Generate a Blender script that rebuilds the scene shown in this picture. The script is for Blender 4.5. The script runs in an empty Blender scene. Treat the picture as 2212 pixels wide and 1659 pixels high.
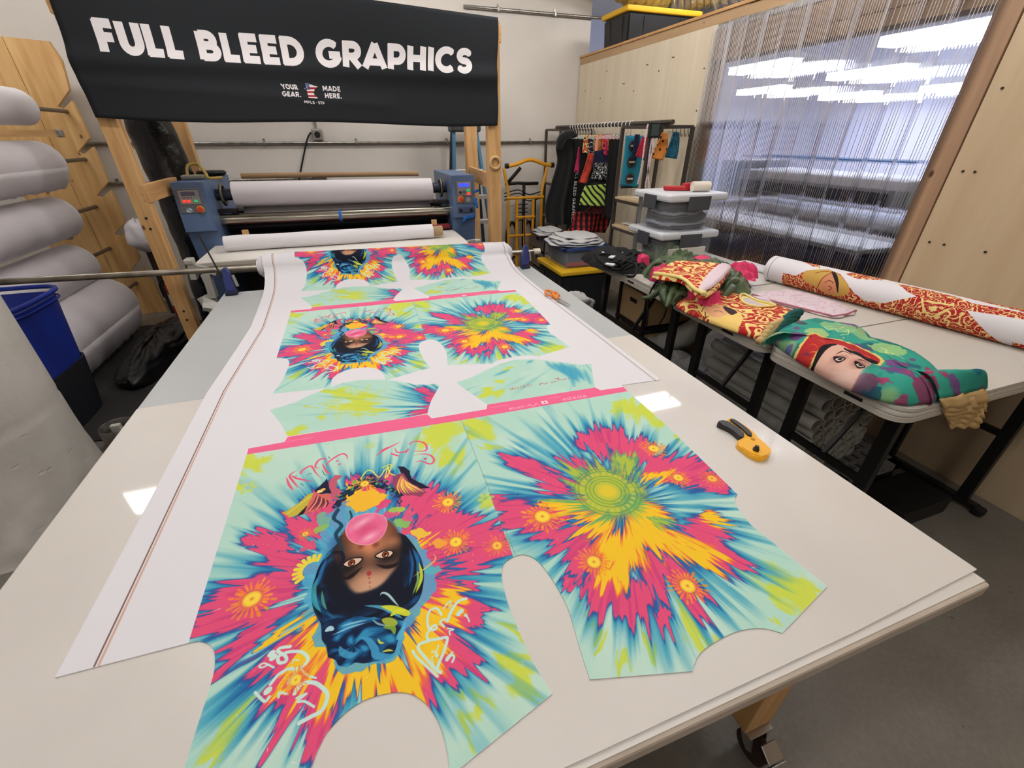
import bpy, bmesh, math, random
import numpy as np
from mathutils import Vector, Matrix, noise as mnoise
random.seed(7)
SC = bpy.context.scene
COL = SC.collection
pi = math.pi

# ------------------------------------------------------------------ camera
W, H, FPX = 2212.0, 1659.0, 923.0
PITCH, YAW, CAMZ = math.radians(30.0), math.radians(19.0), 1.7
_cp, _sp, _cy, _sy = math.cos(PITCH), math.sin(PITCH), math.cos(YAW), math.sin(YAW)
_F = Vector((_sy*_cp, _cy*_cp, -_sp)); _R = Vector((_cy, -_sy, 0)); _U = _R.cross(_F)
CAMP = Vector((0, 0, CAMZ))
cam_d = bpy.data.cameras.new('camera'); cam = bpy.data.objects.new('camera', cam_d); COL.objects.link(cam)
cam_d.sensor_width = 36.0; cam_d.lens = FPX/W*36.0; cam_d.clip_start = 0.02; cam_d.clip_end = 60
cam.location = CAMP; cam.rotation_euler = (math.radians(90)-PITCH, 0, -YAW)
SC.camera = cam

# ------------------------------------------------------------------ world, exposure
SC.view_settings.view_transform = 'Standard'; SC.view_settings.look = 'None'
SC.view_settings.gamma = 1.0; SC.view_settings.use_curve_mapping = False
SC.view_settings.exposure = -0.06
cy = SC.cycles; cy.max_bounces = 8; cy.diffuse_bounces = 3; cy.glossy_bounces = 3; cy.transmission_bounces = 8; cy.transparent_max_bounces = 8; cy.use_adaptive_sampling = True; cy.adaptive_threshold = 0.05; cy.caustics_reflective = False; cy.caustics_refractive = False
wd = bpy.data.worlds.new('world'); SC.world = wd; wd.use_nodes = True
wd.node_tree.nodes['Background'].inputs[0].default_value = (0.9, 0.92, 1.0, 1)
wd.node_tree.nodes['Background'].inputs[1].default_value = 0.0
LIGHT_MAIN = 24.0      # emission of the main room's ceiling tubes, added ones included
LIGHT_SIDE = 40.0      # emission of the tubes behind the strip curtain

# measuring helpers: where the sight line through a photo pixel meets a plane of the room
def ray(x, y): return (_F*FPX + _R*(x-W/2) - _U*(y-H/2))/FPX
def at_z(x, y, z): d = ray(x, y); return CAMP + d*((z-CAMZ)/d.z)
def at_x(x, y, X): d = ray(x, y); return CAMP + d*(X/d.x)
def at_y(x, y, Y): d = ray(x, y); return CAMP + d*(Y/d.y)

# ------------------------------------------------------------------ materials
def lin(c):
    c = c/255.0
    return c/12.92 if c <= 0.04045 else ((c+0.055)/1.055)**2.4
def rgb(*c):
    if len(c) == 1: c = c[0]
    return (lin(c[0]), lin(c[1]), lin(c[2]), 1.0)
MATS = {}
def mat(name, c=(200, 200, 200), rough=0.5, metal=0.0, var=None, bump=None, emit=None, trans=0.0, ior=1.45, alpha=1.0, stretch=None, coat=0.0, sheen=0.0, spec=None):
    """var=(scale, other colour, lo, hi)  bump=(scale, strength)"""
    if name in MATS: return MATS[name]
    m = bpy.data.materials.new(name); m.use_nodes = True; MATS[name] = m
    nt = m.node_tree; N = nt.nodes; L = nt.links; p = N['Principled BSDF']
    p.inputs['Base Color'].default_value = rgb(c); p.inputs['Roughness'].default_value = rough
    p.inputs['Metallic'].default_value = metal; p.inputs['IOR'].default_value = ior
    p.inputs['Transmission Weight'].default_value = trans; p.inputs['Alpha'].default_value = alpha
    p.inputs['Coat Weight'].default_value = coat; p.inputs['Coat Roughness'].default_value = 0.045
    p.inputs['Sheen Weight'].default_value = sheen
    if spec is not None: p.inputs['Specular IOR Level'].default_value = spec
    vec = None
    if var or bump:
        tc = N.new('ShaderNodeTexCoord'); vec = tc.outputs['Object']
        if stretch:
            mp = N.new('ShaderNodeMapping'); mp.inputs['Scale'].default_value = stretch
            L.new(vec, mp.inputs['Vector']); vec = mp.outputs['Vector']
    if var:
        n = N.new('ShaderNodeTexNoise'); n.inputs['Scale'].default_value = var[0]; n.inputs['Detail'].default_value = 6
        L.new(vec, n.inputs['Vector'])
        r = N.new('ShaderNodeValToRGB'); r.color_ramp.elements[0].position = var[2]; r.color_ramp.elements[1].position = var[3]
        r.color_ramp.elements[0].color = rgb(c); r.color_ramp.elements[1].color = rgb(var[1])
        L.new(n.outputs['Fac'], r.inputs['Fac']); L.new(r.outputs['Color'], p.inputs['Base Color'])
    if bump:
        n2 = N.new('ShaderNodeTexNoise'); n2.inputs['Scale'].default_value = bump[0]; n2.inputs['Detail'].default_value = 5
        L.new(vec, n2.inputs['Vector'])
        b = N.new('ShaderNodeBump'); b.inputs['Strength'].default_value = bump[1]; b.inputs['Distance'].default_value = 0.01
        L.new(n2.outputs['Fac'], b.inputs['Height']); L.new(b.outputs['Normal'], p.inputs['Normal'])
    if emit:
        p.inputs['Emission Color'].default_value = rgb(emit[0]); p.inputs['Emission Strength'].default_value = emit[1]
        if emit[1] < 4: m.cycles.emission_sampling = 'NONE'      # small indicator lamps
    return m
def wood(name, c1, c2, axis=2, rough=0.6, scale=3.0, knots=True):
    if name in MATS: return MATS[name]
    m = bpy.data.materials.new(name); m.use_nodes = True; MATS[name] = m
    nt = m.node_tree; N = nt.nodes; L = nt.links; p = N['Principled BSDF']; p.inputs['Roughness'].default_value = rough
    tc = N.new('ShaderNodeTexCoord'); mp = N.new('ShaderNodeMapping')
    s = [scale*6]*3; s[axis] = scale*0.45; mp.inputs['Scale'].default_value = s
    L.new(tc.outputs['Object'], mp.inputs['Vector'])
    n = N.new('ShaderNodeTexNoise'); n.inputs['Scale'].default_value = 1.6; n.inputs['Detail'].default_value = 7; n.inputs['Distortion'].default_value = 0.6
    L.new(mp.outputs['Vector'], n.inputs['Vector'])
    r = N.new('ShaderNodeValToRGB'); r.color_ramp.elements[0].position = 0.34; r.color_ramp.elements[1].position = 0.68
    r.color_ramp.elements[0].color = rgb(c1); r.color_ramp.elements[1].color = rgb(c2)
    L.new(n.outputs['Fac'], r.inputs['Fac']); out = r.outputs['Color']
    if knots:
        v = N.new('ShaderNodeTexVoronoi'); v.inputs['Scale'].default_value = 4.2; v.inputs['Randomness'].default_value = 1.0
        mp2 = N.new('ShaderNodeMapping'); s2 = [1.6]*3; s2[axis] = 1.0; mp2.inputs['Scale'].default_value = s2
        L.new(tc.outputs['Object'], mp2.inputs['Vector']); L.new(mp2.outputs['Vector'], v.inputs['Vector'])
        r2 = N.new('ShaderNodeValToRGB'); r2.color_ramp.elements[0].position = 0.05; r2.color_ramp.elements[1].position = 0.10
        r2.color_ramp.elements[0].color = (1, 1, 1, 1); r2.color_ramp.elements[1].color = (0, 0, 0, 1)
        L.new(v.outputs['Distance'], r2.inputs['Fac'])
        mx = N.new('ShaderNodeMixRGB'); mx.inputs[2].default_value = rgb((int(c1[0]*.55), int(c1[1]*.45), int(c1[2]*.4)))
        L.new(r2.outputs['Color'], mx.inputs[0]); L.new(out, mx.inputs[1]); out = mx.outputs[0]
    L.new(out, p.inputs['Base Color'])
    return m
def contour_mat(name, c1, c2, scale, freq, width, rough=0.8, dist=0.0):
    """swirling ornament: thin lines of colour c2 along the contours of a noise field on c1"""
    if name in MATS: return MATS[name]
    m = bpy.data.materials.new(name); m.use_nodes = True; MATS[name] = m
    nt = m.node_tree; N = nt.nodes; L = nt.links; p = N['Principled BSDF']; p.inputs['Roughness'].default_value = rough
    tc = N.new('ShaderNodeTexCoord'); n = N.new('ShaderNodeTexNoise'); n.inputs['Scale'].default_value = scale
    n.inputs['Detail'].default_value = 1.0; n.inputs['Distortion'].default_value = dist
    L.new(tc.outputs['Object'], n.inputs['Vector'])
    a = N.new('ShaderNodeMath'); a.operation = 'MULTIPLY'; a.inputs[1].default_value = freq
    f = N.new('ShaderNodeMath'); f.operation = 'FRACT'
    g = N.new('ShaderNodeMath'); g.operation = 'GREATER_THAN'; g.inputs[1].default_value = 1-width
    L.new(n.outputs['Fac'], a.inputs[0]); L.new(a.outputs[0], f.inputs[0]); L.new(f.outputs[0], g.inputs[0])
    mx = N.new('ShaderNodeMixRGB'); mx.inputs[1].default_value = rgb(c1); mx.inputs[2].default_value = rgb(c2)
    L.new(g.outputs[0], mx.inputs[0]); L.new(mx.outputs[0], p.inputs['Base Color'])
    return m
def band_mat(name, c1, c2, scale, duty=0.5, direction='X', dist=0.0, rough=0.85, detail=0.0, c3=None):
    if name in MATS: return MATS[name]
    m = bpy.data.materials.new(name); m.use_nodes = True; MATS[name] = m
    nt = m.node_tree; N = nt.nodes; L = nt.links; p = N['Principled BSDF']; p.inputs['Roughness'].default_value = rough
    tc = N.new('ShaderNodeTexCoord'); w = N.new('ShaderNodeTexWave'); w.bands_direction = direction
    w.inputs['Scale'].default_value = scale; w.inputs['Distortion'].default_value = dist; w.inputs['Detail'].default_value = detail
    L.new(tc.outputs['Object'], w.inputs['Vector'])
    r = N.new('ShaderNodeValToRGB'); r.color_ramp.interpolation = 'CONSTANT'
    r.color_ramp.elements[0].color = rgb(c1); r.color_ramp.elements[1].color = rgb(c2); r.color_ramp.elements[1].position = duty
    L.new(w.outputs['Fac'], r.inputs['Fac']); out = r.outputs['Color']
    if c3:
        w2 = N.new('ShaderNodeTexWave'); w2.bands_direction = 'Z'; w2.inputs['Scale'].default_value = scale
        L.new(tc.outputs['Object'], w2.inputs['Vector'])
        g = N.new('ShaderNodeMath'); g.operation = 'GREATER_THAN'; g.inputs[1].default_value = duty; L.new(w2.outputs['Fac'], g.inputs[0])
        mx = N.new('ShaderNodeMixRGB'); mx.inputs[2].default_value = rgb(c3); mx.blend_type = 'MIX'
        h = N.new('ShaderNodeMath'); h.operation = 'MULTIPLY'; h.inputs[1].default_value = 0.55; L.new(g.outputs[0], h.inputs[0])
        L.new(h.outputs[0], mx.inputs[0]); L.new(out, mx.inputs[1]); out = mx.outputs[0]
    L.new(out, p.inputs['Base Color'])
    return m
def spot_mat(name, c1, c2, scale, thr=0.35, rough=0.85, c3=None):
    if name in MATS: return MATS[name]
    m = bpy.data.materials.new(name); m.use_nodes = True; MATS[name] = m
    nt = m.node_tree; N = nt.nodes; L = nt.links; p = N['Principled BSDF']; p.inputs['Roughness'].default_value = rough
    tc = N.new('ShaderNodeTexCoord'); v = N.new('ShaderNodeTexVoronoi'); v.inputs['Scale'].default_value = scale
    L.new(tc.outputs['Object'], v.inputs['Vector'])
    r = N.new('ShaderNodeValToRGB'); r.color_ramp.interpolation = 'CONSTANT'
    r.color_ramp.elements[0].color = rgb(c1); r.color_ramp.elements[1].color = rgb(c2); r.color_ramp.elements[1].position = thr
    if c3:
        e = r.color_ramp.elements.new(thr+0.25); e.color = rgb(c3)
    L.new(v.outputs['Distance'], r.inputs['Fac']); L.new(r.outputs['Color'], p.inputs['Base Color'])
    return m

# ------------------------------------------------------------------ mesh building
class B:
    def __init__(s): s.bm = bmesh.new()
    def box(s, c, size, rot=None, bevel=0.0, seg=2):
        r = bmesh.ops.create_cube(s.bm, size=1.0); vs = r['verts']
        M = Matrix.Translation(Vector(c)) @ (rot if rot is not None else Matrix()) @ Matrix.Diagonal((size[0], size[1], size[2], 1))
        bmesh.ops.transform(s.bm, matrix=M, verts=vs)
        if bevel > 0:
            es = list({e for v in vs for e in v.link_edges})
            bmesh.ops.bevel(s.bm, geom=es, offset=min(bevel, min(size)*0.45), segments=seg, profile=0.5, affect='EDGES')
        return s
    def bx(s, x0, x1, y0, y1, z0, z1, bevel=0.0):
        return s.box(((x0+x1)/2, (y0+y1)/2, (z0+z1)/2), (abs(x1-x0), abs(y1-y0), abs(z1-z0)), None, bevel)
    def bar(s, p0, p1, w, h, up=(0, 0, 1), bevel=0.0):
        p0, p1 = Vector(p0), Vector(p1); d = p1-p0; l = d.length; d.normalize(); up = Vector(up)
        if abs(d.dot(up)) > 0.98: up = Vector((0, 1, 0))
        x = d.cross(up).normalized(); u = x.cross(d)
        R = Matrix((x, d, u)).transposed().to_4x4()
        return s.box((p0+p1)/2, (w, l, h), R, bevel)
    def cyl(s, p0, p1, r0, r1=None, n=20, caps=True):
        p0, p1 = Vector(p0), Vector(p1); r1 = r0 if r1 is None else r1
        d = (p1-p0); 
        q = d.to_track_quat('Z', 'Y').to_matrix()
        a = []; b = []
        for i in range(n):
            t = 2*pi*i/n; e = q @ Vector((math.cos(t), math.sin(t), 0))
            a.append(s.bm.verts.new(p0+e*r0)); b.append(s.bm.verts.new(p1+e*r1))
        for i in range(n): s.bm.faces.new((a[i], a[(i+1) % n], b[(i+1) % n], b[i]))
        if caps: s.bm.faces.new(a[::-1]); s.bm.faces.new(b)
        return s
    def tube(s, pts, r, n=10, caps=True, closed=False):
        pts = [Vector(p) for p in pts]; rings = []; N = len(pts); prev = None
        for i, p in enumerate(pts):
            if closed: t = pts[(i+1) % N]-pts[i-1]
            else: t = pts[min(i+1, N-1)]-pts[max(i-1, 0)]
            t.normalize()
            if prev is None:
                u = Vector((0, 0, 1)) if abs(t.z) < 0.9 else Vector((1, 0, 0))
                x = t.cross(u).normalized()
            else:
                x = (prev - t*prev.dot(t)).normalized()
            prev = x; y = t.cross(x); rr = r[i] if isinstance(r, (list, tuple)) else r
            rings.append([s.bm.verts.new(p+(x*math.cos(2*pi*k/n)+y*math.sin(2*pi*k/n))*rr) for k in range(n)])
        for i in range(N if closed else N-1):
            a, b = rings[i], rings[(i+1) % N]
            for k in range(n): s.bm.faces.new((a[k], a[(k+1) % n], b[(k+1) % n], b[k]))
        if caps and not closed: s.bm.faces.new(rings[0][::-1]); s.bm.faces.new(rings[-1])
        return s
    def lathe(s, prof, c=(0, 0, 0), n=28, axis='Z', cap=True):
        c = Vector(c); rings = []
        for (r, h) in prof:
            ring = []
            for k in range(n):
                a = 2*pi*k/n; x, y = r*math.cos(a), r*math.sin(a)
                v = Vector((x, y, h)) if axis == 'Z' else (Vector((h, x, y)) if axis == 'X' else Vector((y, h, x)))
                ring.append(s.bm.verts.new(c+v))
            rings.append(ring)
        for i in range(len(rings)-1):
            for k in range(n): s.bm.faces.new((rings[i][k], rings[i][(k+1) % n], rings[i+1][(k+1) % n], rings[i+1][k]))
        if cap: s.bm.faces.new(rings[0][::-1]); s.bm.faces.new(rings[-1])
        return s
    def prism(s, pts, d):
        """closed planar outline (3D points) extruded by vector d"""
        d = Vector(d); a = [s.bm.verts.new(Vector(p)) for p in pts]; b = [s.bm.verts.new(Vector(p)+d) for p in pts]; n = len(a)
        f0 = s.bm.faces.new(a[::-1]); f1 = s.bm.faces.new(b)
        for i in range(n): s.bm.faces.new((a[i], a[(i+1) % n], b[(i+1) % n], b[i]))
        return s
    def grid(s, f, nu, nv, closed_u=False):
        g = [[s.bm.verts.new(Vector(f(i/(nu-(0 if closed_u else 1)), j/(nv-1)))) for j in range(nv)] for i in range(nu)]
        for i in range(nu if closed_u else nu-1):
            for j in range(nv-1):
                i2 = (i+1) % nu
                s.bm.faces.new((g[i][j], g[i2][j], g[i2][j+1], g[i][j+1]))
        return s
    def done(s, name, m, parent=None, smooth=False, solid=0.0, angle=None):
        bm = s.bm
        bmesh.ops.recalc_face_normals(bm, faces=bm.faces)
        big = [f for f in bm.faces if len(f.verts) > 4]
        if big: bmesh.ops.triangulate(bm, faces=big)
        me = bpy.data.meshes.new(name); bm.to_mesh(me); bm.free()
        o = bpy.data.objects.new(name, me); COL.objects.link(o)
        if m is not None: me.materials.append(m)
        if smooth:
            me.polygons.foreach_set('use_smooth', [True]*len(me.polygons))
            if angle: 
                try: me.set_sharp_from_angle(angle=angle)
                except Exception: pass
        if solid:
            md = o.modifiers.new('solid', 'SOLIDIFY'); md.thickness = solid; md.offset = 0
        if parent is not None: adopt(o, parent)
        return o
def adopt(o, parent):
    M = Matrix.Translation(parent.location) if parent.type == 'EMPTY' else Matrix()
    o.parent = parent; o.matrix_parent_inverse = M.inverted()
def thing(name, label, cat, loc=(0, 0, 0), group=None):
    o = bpy.data.objects.new(name, None); COL.objects.link(o); o.empty_display_size = 0.05
    o.location = loc; o['label'] = label; o['category'] = cat
    if group: o['group'] = group
    return o
def tag(o, label, cat, group=None, kind=None):
    o['label'] = label; o['category'] = cat
    if group: o['group'] = group
    if kind: o['kind'] = kind
    return o
def struct(o, label=None):
    o['kind'] = 'structure'
    if label: o['label'] = label
    return o
def dup(root, delta, label=None, group=None):
    r = root.copy(); COL.objects.link(r); r.location = root.location + Vector(delta)
    if label: r['label'] = label
    if group: r['group'] = group
    def rec(a, b):
        for ch in list(a.children):
            c = ch.copy(); COL.objects.link(c); c.parent = b; c.matrix_parent_inverse = ch.matrix_parent_inverse; rec(ch, c)
    rec(root, r)
    return r
def nz(x, y=0.0, z=0.0): return mnoise.noise(Vector((x, y, z)))
def spline(pts, n=8, closed=False):
    P = [np.array(p, float) for p in pts]; N = len(P); out = []
    for i in range(N if closed else N-1):
        p0 = P[i-1] if (closed or i > 0) else P[0]; p1 = P[i]; p2 = P[(i+1) % N]
        p3 = P[(i+2) % N] if (closed or i+2 < N) else P[-1]
        for k in range(n):
            t = k/n
            out.append(0.5*((2*p1)+(-p0+p2)*t+(2*p0-5*p1+4*p2-p3)*t*t+(-p0+3*p1-3*p2+p3)*t**3))
    if not closed: out.append(P[-1])
    return out

# ------------------------------------------------------------------ flat prints, painted in code on the cloth's own coordinates
_T = np.random.RandomState(3).rand(256, 256).astype(np.float32)
def vn(x, y, seed=0):
    x = x+seed*17.31; y = y+seed*9.17
    xi = np.floor(x); yi = np.floor(y); fx = x-xi; fy = y-yi
    fx = fx*fx*(3-2*fx); fy = fy*fy*(3-2*fy); xi = xi.astype(np.int32) & 255; yi = yi.astype(np.int32) & 255
    x1 = (xi+1) & 255; y1 = (yi+1) & 255
    a = _T[yi, xi]*(1-fx)+_T[yi, x1]*fx; b = _T[y1, xi]*(1-fx)+_T[y1, x1]*fx
    return a*(1-fy)+b*fy
def fbm(x, y, seed=0, o=3):
    t = 0; a = 0.5; n = 0
    for k in range(o): t = t+a*vn(x*2**k, y*2**k, seed+k); n += a; a *= 0.5
    return t/n
def sstep(a, b, x):
    t = np.clip((x-a)/(b-a), 0, 1); return t*t*(3-2*t)
class Canvas:
    def __init__(s, x0, y0, x1, y1, ppm, col=(255, 255, 255), rgba=False):
        s.x0, s.y0, s.x1, s.y1, s.ppm = x0, y0, x1, y1, ppm
        s.w = int(round((x1-x0)*ppm)); s.h = int(round((y1-y0)*ppm))
        s.a = np.zeros((s.h, s.w, 3), np.float32); s.a[:] = np.array(col, np.float32)/255
        s.m = np.zeros((s.h, s.w), np.float32) if rgba else None
        s.xs = (x0+(np.arange(s.w)+0.5)/ppm).astype(np.float32); s.ys = (y0+(np.arange(s.h)+0.5)/ppm).astype(np.float32)
    def win(s, pts, pad):
        p = np.array(pts, float)
        i0 = max(0, int((p[:, 0].min()-pad-s.x0)*s.ppm)); i1 = min(s.w, int((p[:, 0].max()+pad-s.x0)*s.ppm)+2)
        j0 = max(0, int((p[:, 1].min()-pad-s.y0)*s.ppm)); j1 = min(s.h, int((p[:, 1].max()+pad-s.y0)*s.ppm)+2)
        if i1 <= i0 or j1 <= j0: return None
        X, Y = np.meshgrid(s.xs[i0:i1], s.ys[j0:j1]); return (slice(j0, j1), slice(i0, i1)), X, Y
    def put(s, sl, k, col):
        if isinstance(col, tuple): c = np.array(col, np.float32)/255
        else: c = col
        k = np.clip(k, 0, 1)[..., None]
        s.a[sl] = s.a[sl]*(1-k)+c*k
        if s.m is not None: s.m[sl] = np.maximum(s.m[sl], k[..., 0])
    def sdf(s, poly, X, Y):
        p = np.array(poly, np.float32); n = len(p); d2 = np.full(X.shape, 1e9, np.float32); ins = np.zeros(X.shape, bool)
        for i in range(n):
            ax, ay = p[i]; bx, by = p[(i+1) % n]; ex, ey = bx-ax, by-ay
            L = ex*ex+ey*ey
            if L < 1e-14: continue
            t = np.clip(((X-ax)*ex+(Y-ay)*ey)/L, 0, 1)
            d2 = np.minimum(d2, (X-ax-t*ex)**2+(Y-ay-t*ey)**2)
            if ay != by:
                c = ((ay > Y) != (by > Y)) & (X < (bx-ax)*(Y-ay)/(by-ay)+ax); ins ^= c
        d = np.sqrt(d2); return np.where(ins, -d, d)
    def fill(s, poly, col, soft=None, alpha=1.0, warp=0.0, wf=60.0, grow=0.0):
        soft = soft or 0.7/s.ppm; pad = soft+warp*2+grow; w = s.win(poly, pad)
        if w is None: return
        sl, X, Y = w
        if warp:
            X2 = X+warp*(fbm(X*wf, Y*wf, 1)-0.5)*2; Y2 = Y+warp*(fbm(X*wf, Y*wf, 5)-0.5)*2
        else: X2, Y2 = X, Y
        d = s.sdf(poly, X2, Y2)-grow
        s.put(sl, alpha*sstep(soft, -soft, d), col(X, Y) if callable(col) else col)
    def stroke(s, pts, wd, col, alpha=1.0, soft=None, curve=True, taper=False):
        soft = soft or 0.7/s.ppm
        pts = spline(pts, 6) if (curve and len(pts) > 2) else [np.array(p, float) for p in pts]
        w = s.win(pts, wd+soft)
        if w is None: return
        sl, X, Y = w; D = np.full(X.shape, 1e9, np.float32); n = len(pts)-1
        for i in range(n):
            ax, ay = pts[i]; ex, ey = pts[i+1]-pts[i]; L = ex*ex+ey*ey
            if L < 1e-14: continue
            t = np.clip(((X-ax)*ex+(Y-ay)*ey)/L, 0, 1); r = wd/2
            if taper:
                q = (i+t)/n; r = wd/2*np.clip(4*q*(1-q), 0.12, 1)
            D = np.minimum(D, np.sqrt((X-ax-t*ex)**2+(Y-ay-t*ey)**2)-r)
        s.put(sl, alpha*sstep(soft, -soft, D), col)
    def ell(s, c, rx, ry, col, rot=0.0, soft=None, alpha=1.0):
        soft = soft or 0.7/s.ppm; R = max(rx, ry)+soft
        w = s.win([(c[0]-R, c[1]-R), (c[0]+R, c[1]+R)], 0)
        if w is None: return
        sl, X, Y = w; ca, sa = math.cos(rot), math.sin(rot)
        x = (X-c[0])*ca+(Y-c[1])*sa; y = -(X-c[0])*sa+(Y-c[1])*ca
        d = (np.sqrt((x/rx)**2+(y/ry)**2)-1)*min(rx, ry)
        s.put(sl, alpha*sstep(soft, -soft, d), col)
    def text(s, txt, x, y, h, wd, col, dirx=(1, 0), space=0.16, alpha=1.0, wide=1.0, up=None):
        dx = np.array(dirx, float); uy = np.array([-dx[1], dx[0]]) if up is None else np.array(up, float); cur = 0.0
        for ch in txt:
            if ch == ' ': cur += 0.38*h; continue
            gl, gw = GLYPH[ch]; gw = gw*wide
            for st in gl:
                q = [np.array([x, y])+dx*(cur+px*h*wide)+uy*(py*h) for px, py in st]
                s.butt(q, wd*h, col, alpha)
            cur += gw*h+space*h+wd*h*0.5
        return cur
    def butt(s, pts, wd, col, alpha=1.0):
        """square-ended stroke: heavy sans lettering"""
        pts = [np.array(p, float) for p in pts]; w = s.win(pts, wd*1.2)
        if w is None: return
        sl, X, Y = w; D = np.full(X.shape, 1e9, np.float32); soft = 0.7/s.ppm; n = len(pts)-1
        for i in range(n):
            e = pts[i+1]-pts[i]; L = math.hypot(*e)
            if L < 1e-9: continue
            e = e/L; al = (X-pts[i][0])*e[0]+(Y-pts[i][1])*e[1]; pe = np.abs(-(X-pts[i][0])*e[1]+(Y-pts[i][1])*e[0])
            D = np.minimum(D, np.maximum(pe-wd/2, np.maximum(-al, al-L)))
            if 0 < i: D = np.minimum(D, np.hypot(X-pts[i][0], Y-pts[i][1])-wd/2)
        s.put(sl, alpha*sstep(soft, -soft, D), col)
    def image(s, name):
        im = bpy.data.images.new(name, s.w, s.h, alpha=False)
        px = np.ones((s.h, s.w, 4), np.float32); px[..., :3] = np.clip(s.a, 0, 1)
        im.pixels.foreach_set(px.ravel()); im.pack(); return im
def print_mat(name, im, rough=0.8, bump=None, see=0.0):
    m = bpy.data.materials.new(name); m.use_nodes = True; nt = m.node_tree; N = nt.nodes; L = nt.links; p = N['Principled BSDF']
    p.inputs['Roughness'].default_value = rough; p.inputs['Specular IOR Level'].default_value = 0.25
    t = N.new('ShaderNodeTexImage'); t.image = im; t.extension = 'EXTEND'; t.interpolation = 'Linear'
    uv = N.new('ShaderNodeUVMap'); L.new(uv.outputs['UV'], t.inputs['Vector']); L.new(t.outputs['Color'], p.inputs['Base Color'])
    if bump:
        tc = N.new('ShaderNodeTexCoord'); n2 = N.new('ShaderNodeTexNoise'); n2.inputs['Scale'].default_value = bump[0]
        L.new(tc.outputs['Object'], n2.inputs['Vector']); b = N.new('ShaderNodeBump'); b.inputs['Strength'].default_value = bump[1]; b.inputs['Distance'].default_value = 0.004
        L.new(n2.outputs['Fac'], b.inputs['Height']); L.new(b.outputs['Normal'], p.inputs['Normal'])
    return m
def arc(cx, cy, rx, ry, a0, a1, n=10): return [(cx+rx*math.cos(math.radians(a0+(a1-a0)*i/n)), cy+ry*math.sin(math.radians(a0+(a1-a0)*i/n))) for i in range(n+1)]
GLYPH = {
 'F': ([[(.1, 0), (.1, 1)], [(0, .9), (.55, .9)], [(.1, .48), (.5, .48)]], .55),
 'U': ([[(.1, 1), (.1, .36)] + arc(.36, .36, .26, .27, 180, 360) + [(.62, 1)]], .72),
 'L': ([[(.1, 1), (.1, 0)], [(0, .1), (.52, .1)]], .52),
 'B': ([[(.1, 0), (.1, 1)], [(.1, .9), (.34, .9)] + arc(.34, .71, .17, .19, 90, -90) + [(.1, .52)], [(.1, .52), (.38, .52)] + arc(.38, .31, .2, .21, 90, -90) + [(.1, .1)]], .66),
 'E': ([[(.1, 0), (.1, 1)], [(0, .9), (.55, .9)], [(.1, .5), (.5, .5)], [(0, .1), (.56, .1)]], .56),
 'D': ([[(.1, 0), (.1, 1)], [(0, .9), (.3, .9)] + arc(.3, .5, .36, .4, 90, -90) + [(0, .1)]], .76),
 'G': ([arc(.44, .5, .36, .42, 48, 350, 18), [(.44, .46), (.86, .46)]], .84),
 'R': ([[(.1, 0), (.1, 1)], [(0, .9), (.36, .9)] + arc(.36, .67, .2, .23, 90, -90) + [(.1, .44)], [(.3, .44), (.62, 0)]], .68),
 'A': ([[(.02, 0), (.4, 1)], [(.78, 0), (.4, 1)], [(.16, .26), (.64, .26)]], .8),
 'P': ([[(.1, 0), (.1, 1)], [(0, .9), (.36, .9)] + arc(.36, .62, .22, .28, 90, -90) + [(.1, .34)]], .66),
 'H': ([[(.1, 0), (.1, 1)], [(.62, 0), (.62, 1)], [(.1, .5), (.62, .5)]], .72),
 'I': ([[(.1, 0), (.1, 1)]], .2),
 'C': ([arc(.44, .5, .36, .42, 48, 312, 18)], .76),
 'S': ([arc(.32, .71, .22, .2, 25, 270, 12) + arc(.32, .3, .23, .21, 90, -155, 12)], .62),
 'Y': ([[(0, 1), (.36, .45)], [(.72, 1), (.36, .45)], [(.36, .5), (.36, 0)]], .72),
 'O': ([arc(.44, .5, .36, .42, 0, 360, 24)], .88),
 'M': ([[(.1, 0), (.1, 1)], [(.1, 1), (.45, .3), (.8, 1)], [(.8, 0), (.8, 1)]], .9),
 'T': ([[(.33, 0), (.33, 1)], [(0, .9), (.66, .9)]], .66),
 'J': ([[(.4, 1), (.4, .34)] + arc(.2, .3, .2, .24, 0, -150, 8)], .5),
 '.': ([[(.08, 0), (.08, .2)]], .18),
 '-': ([[(0, .4), (.34, .4)]], .34),
}
PALE = (178, 216, 200)
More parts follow.
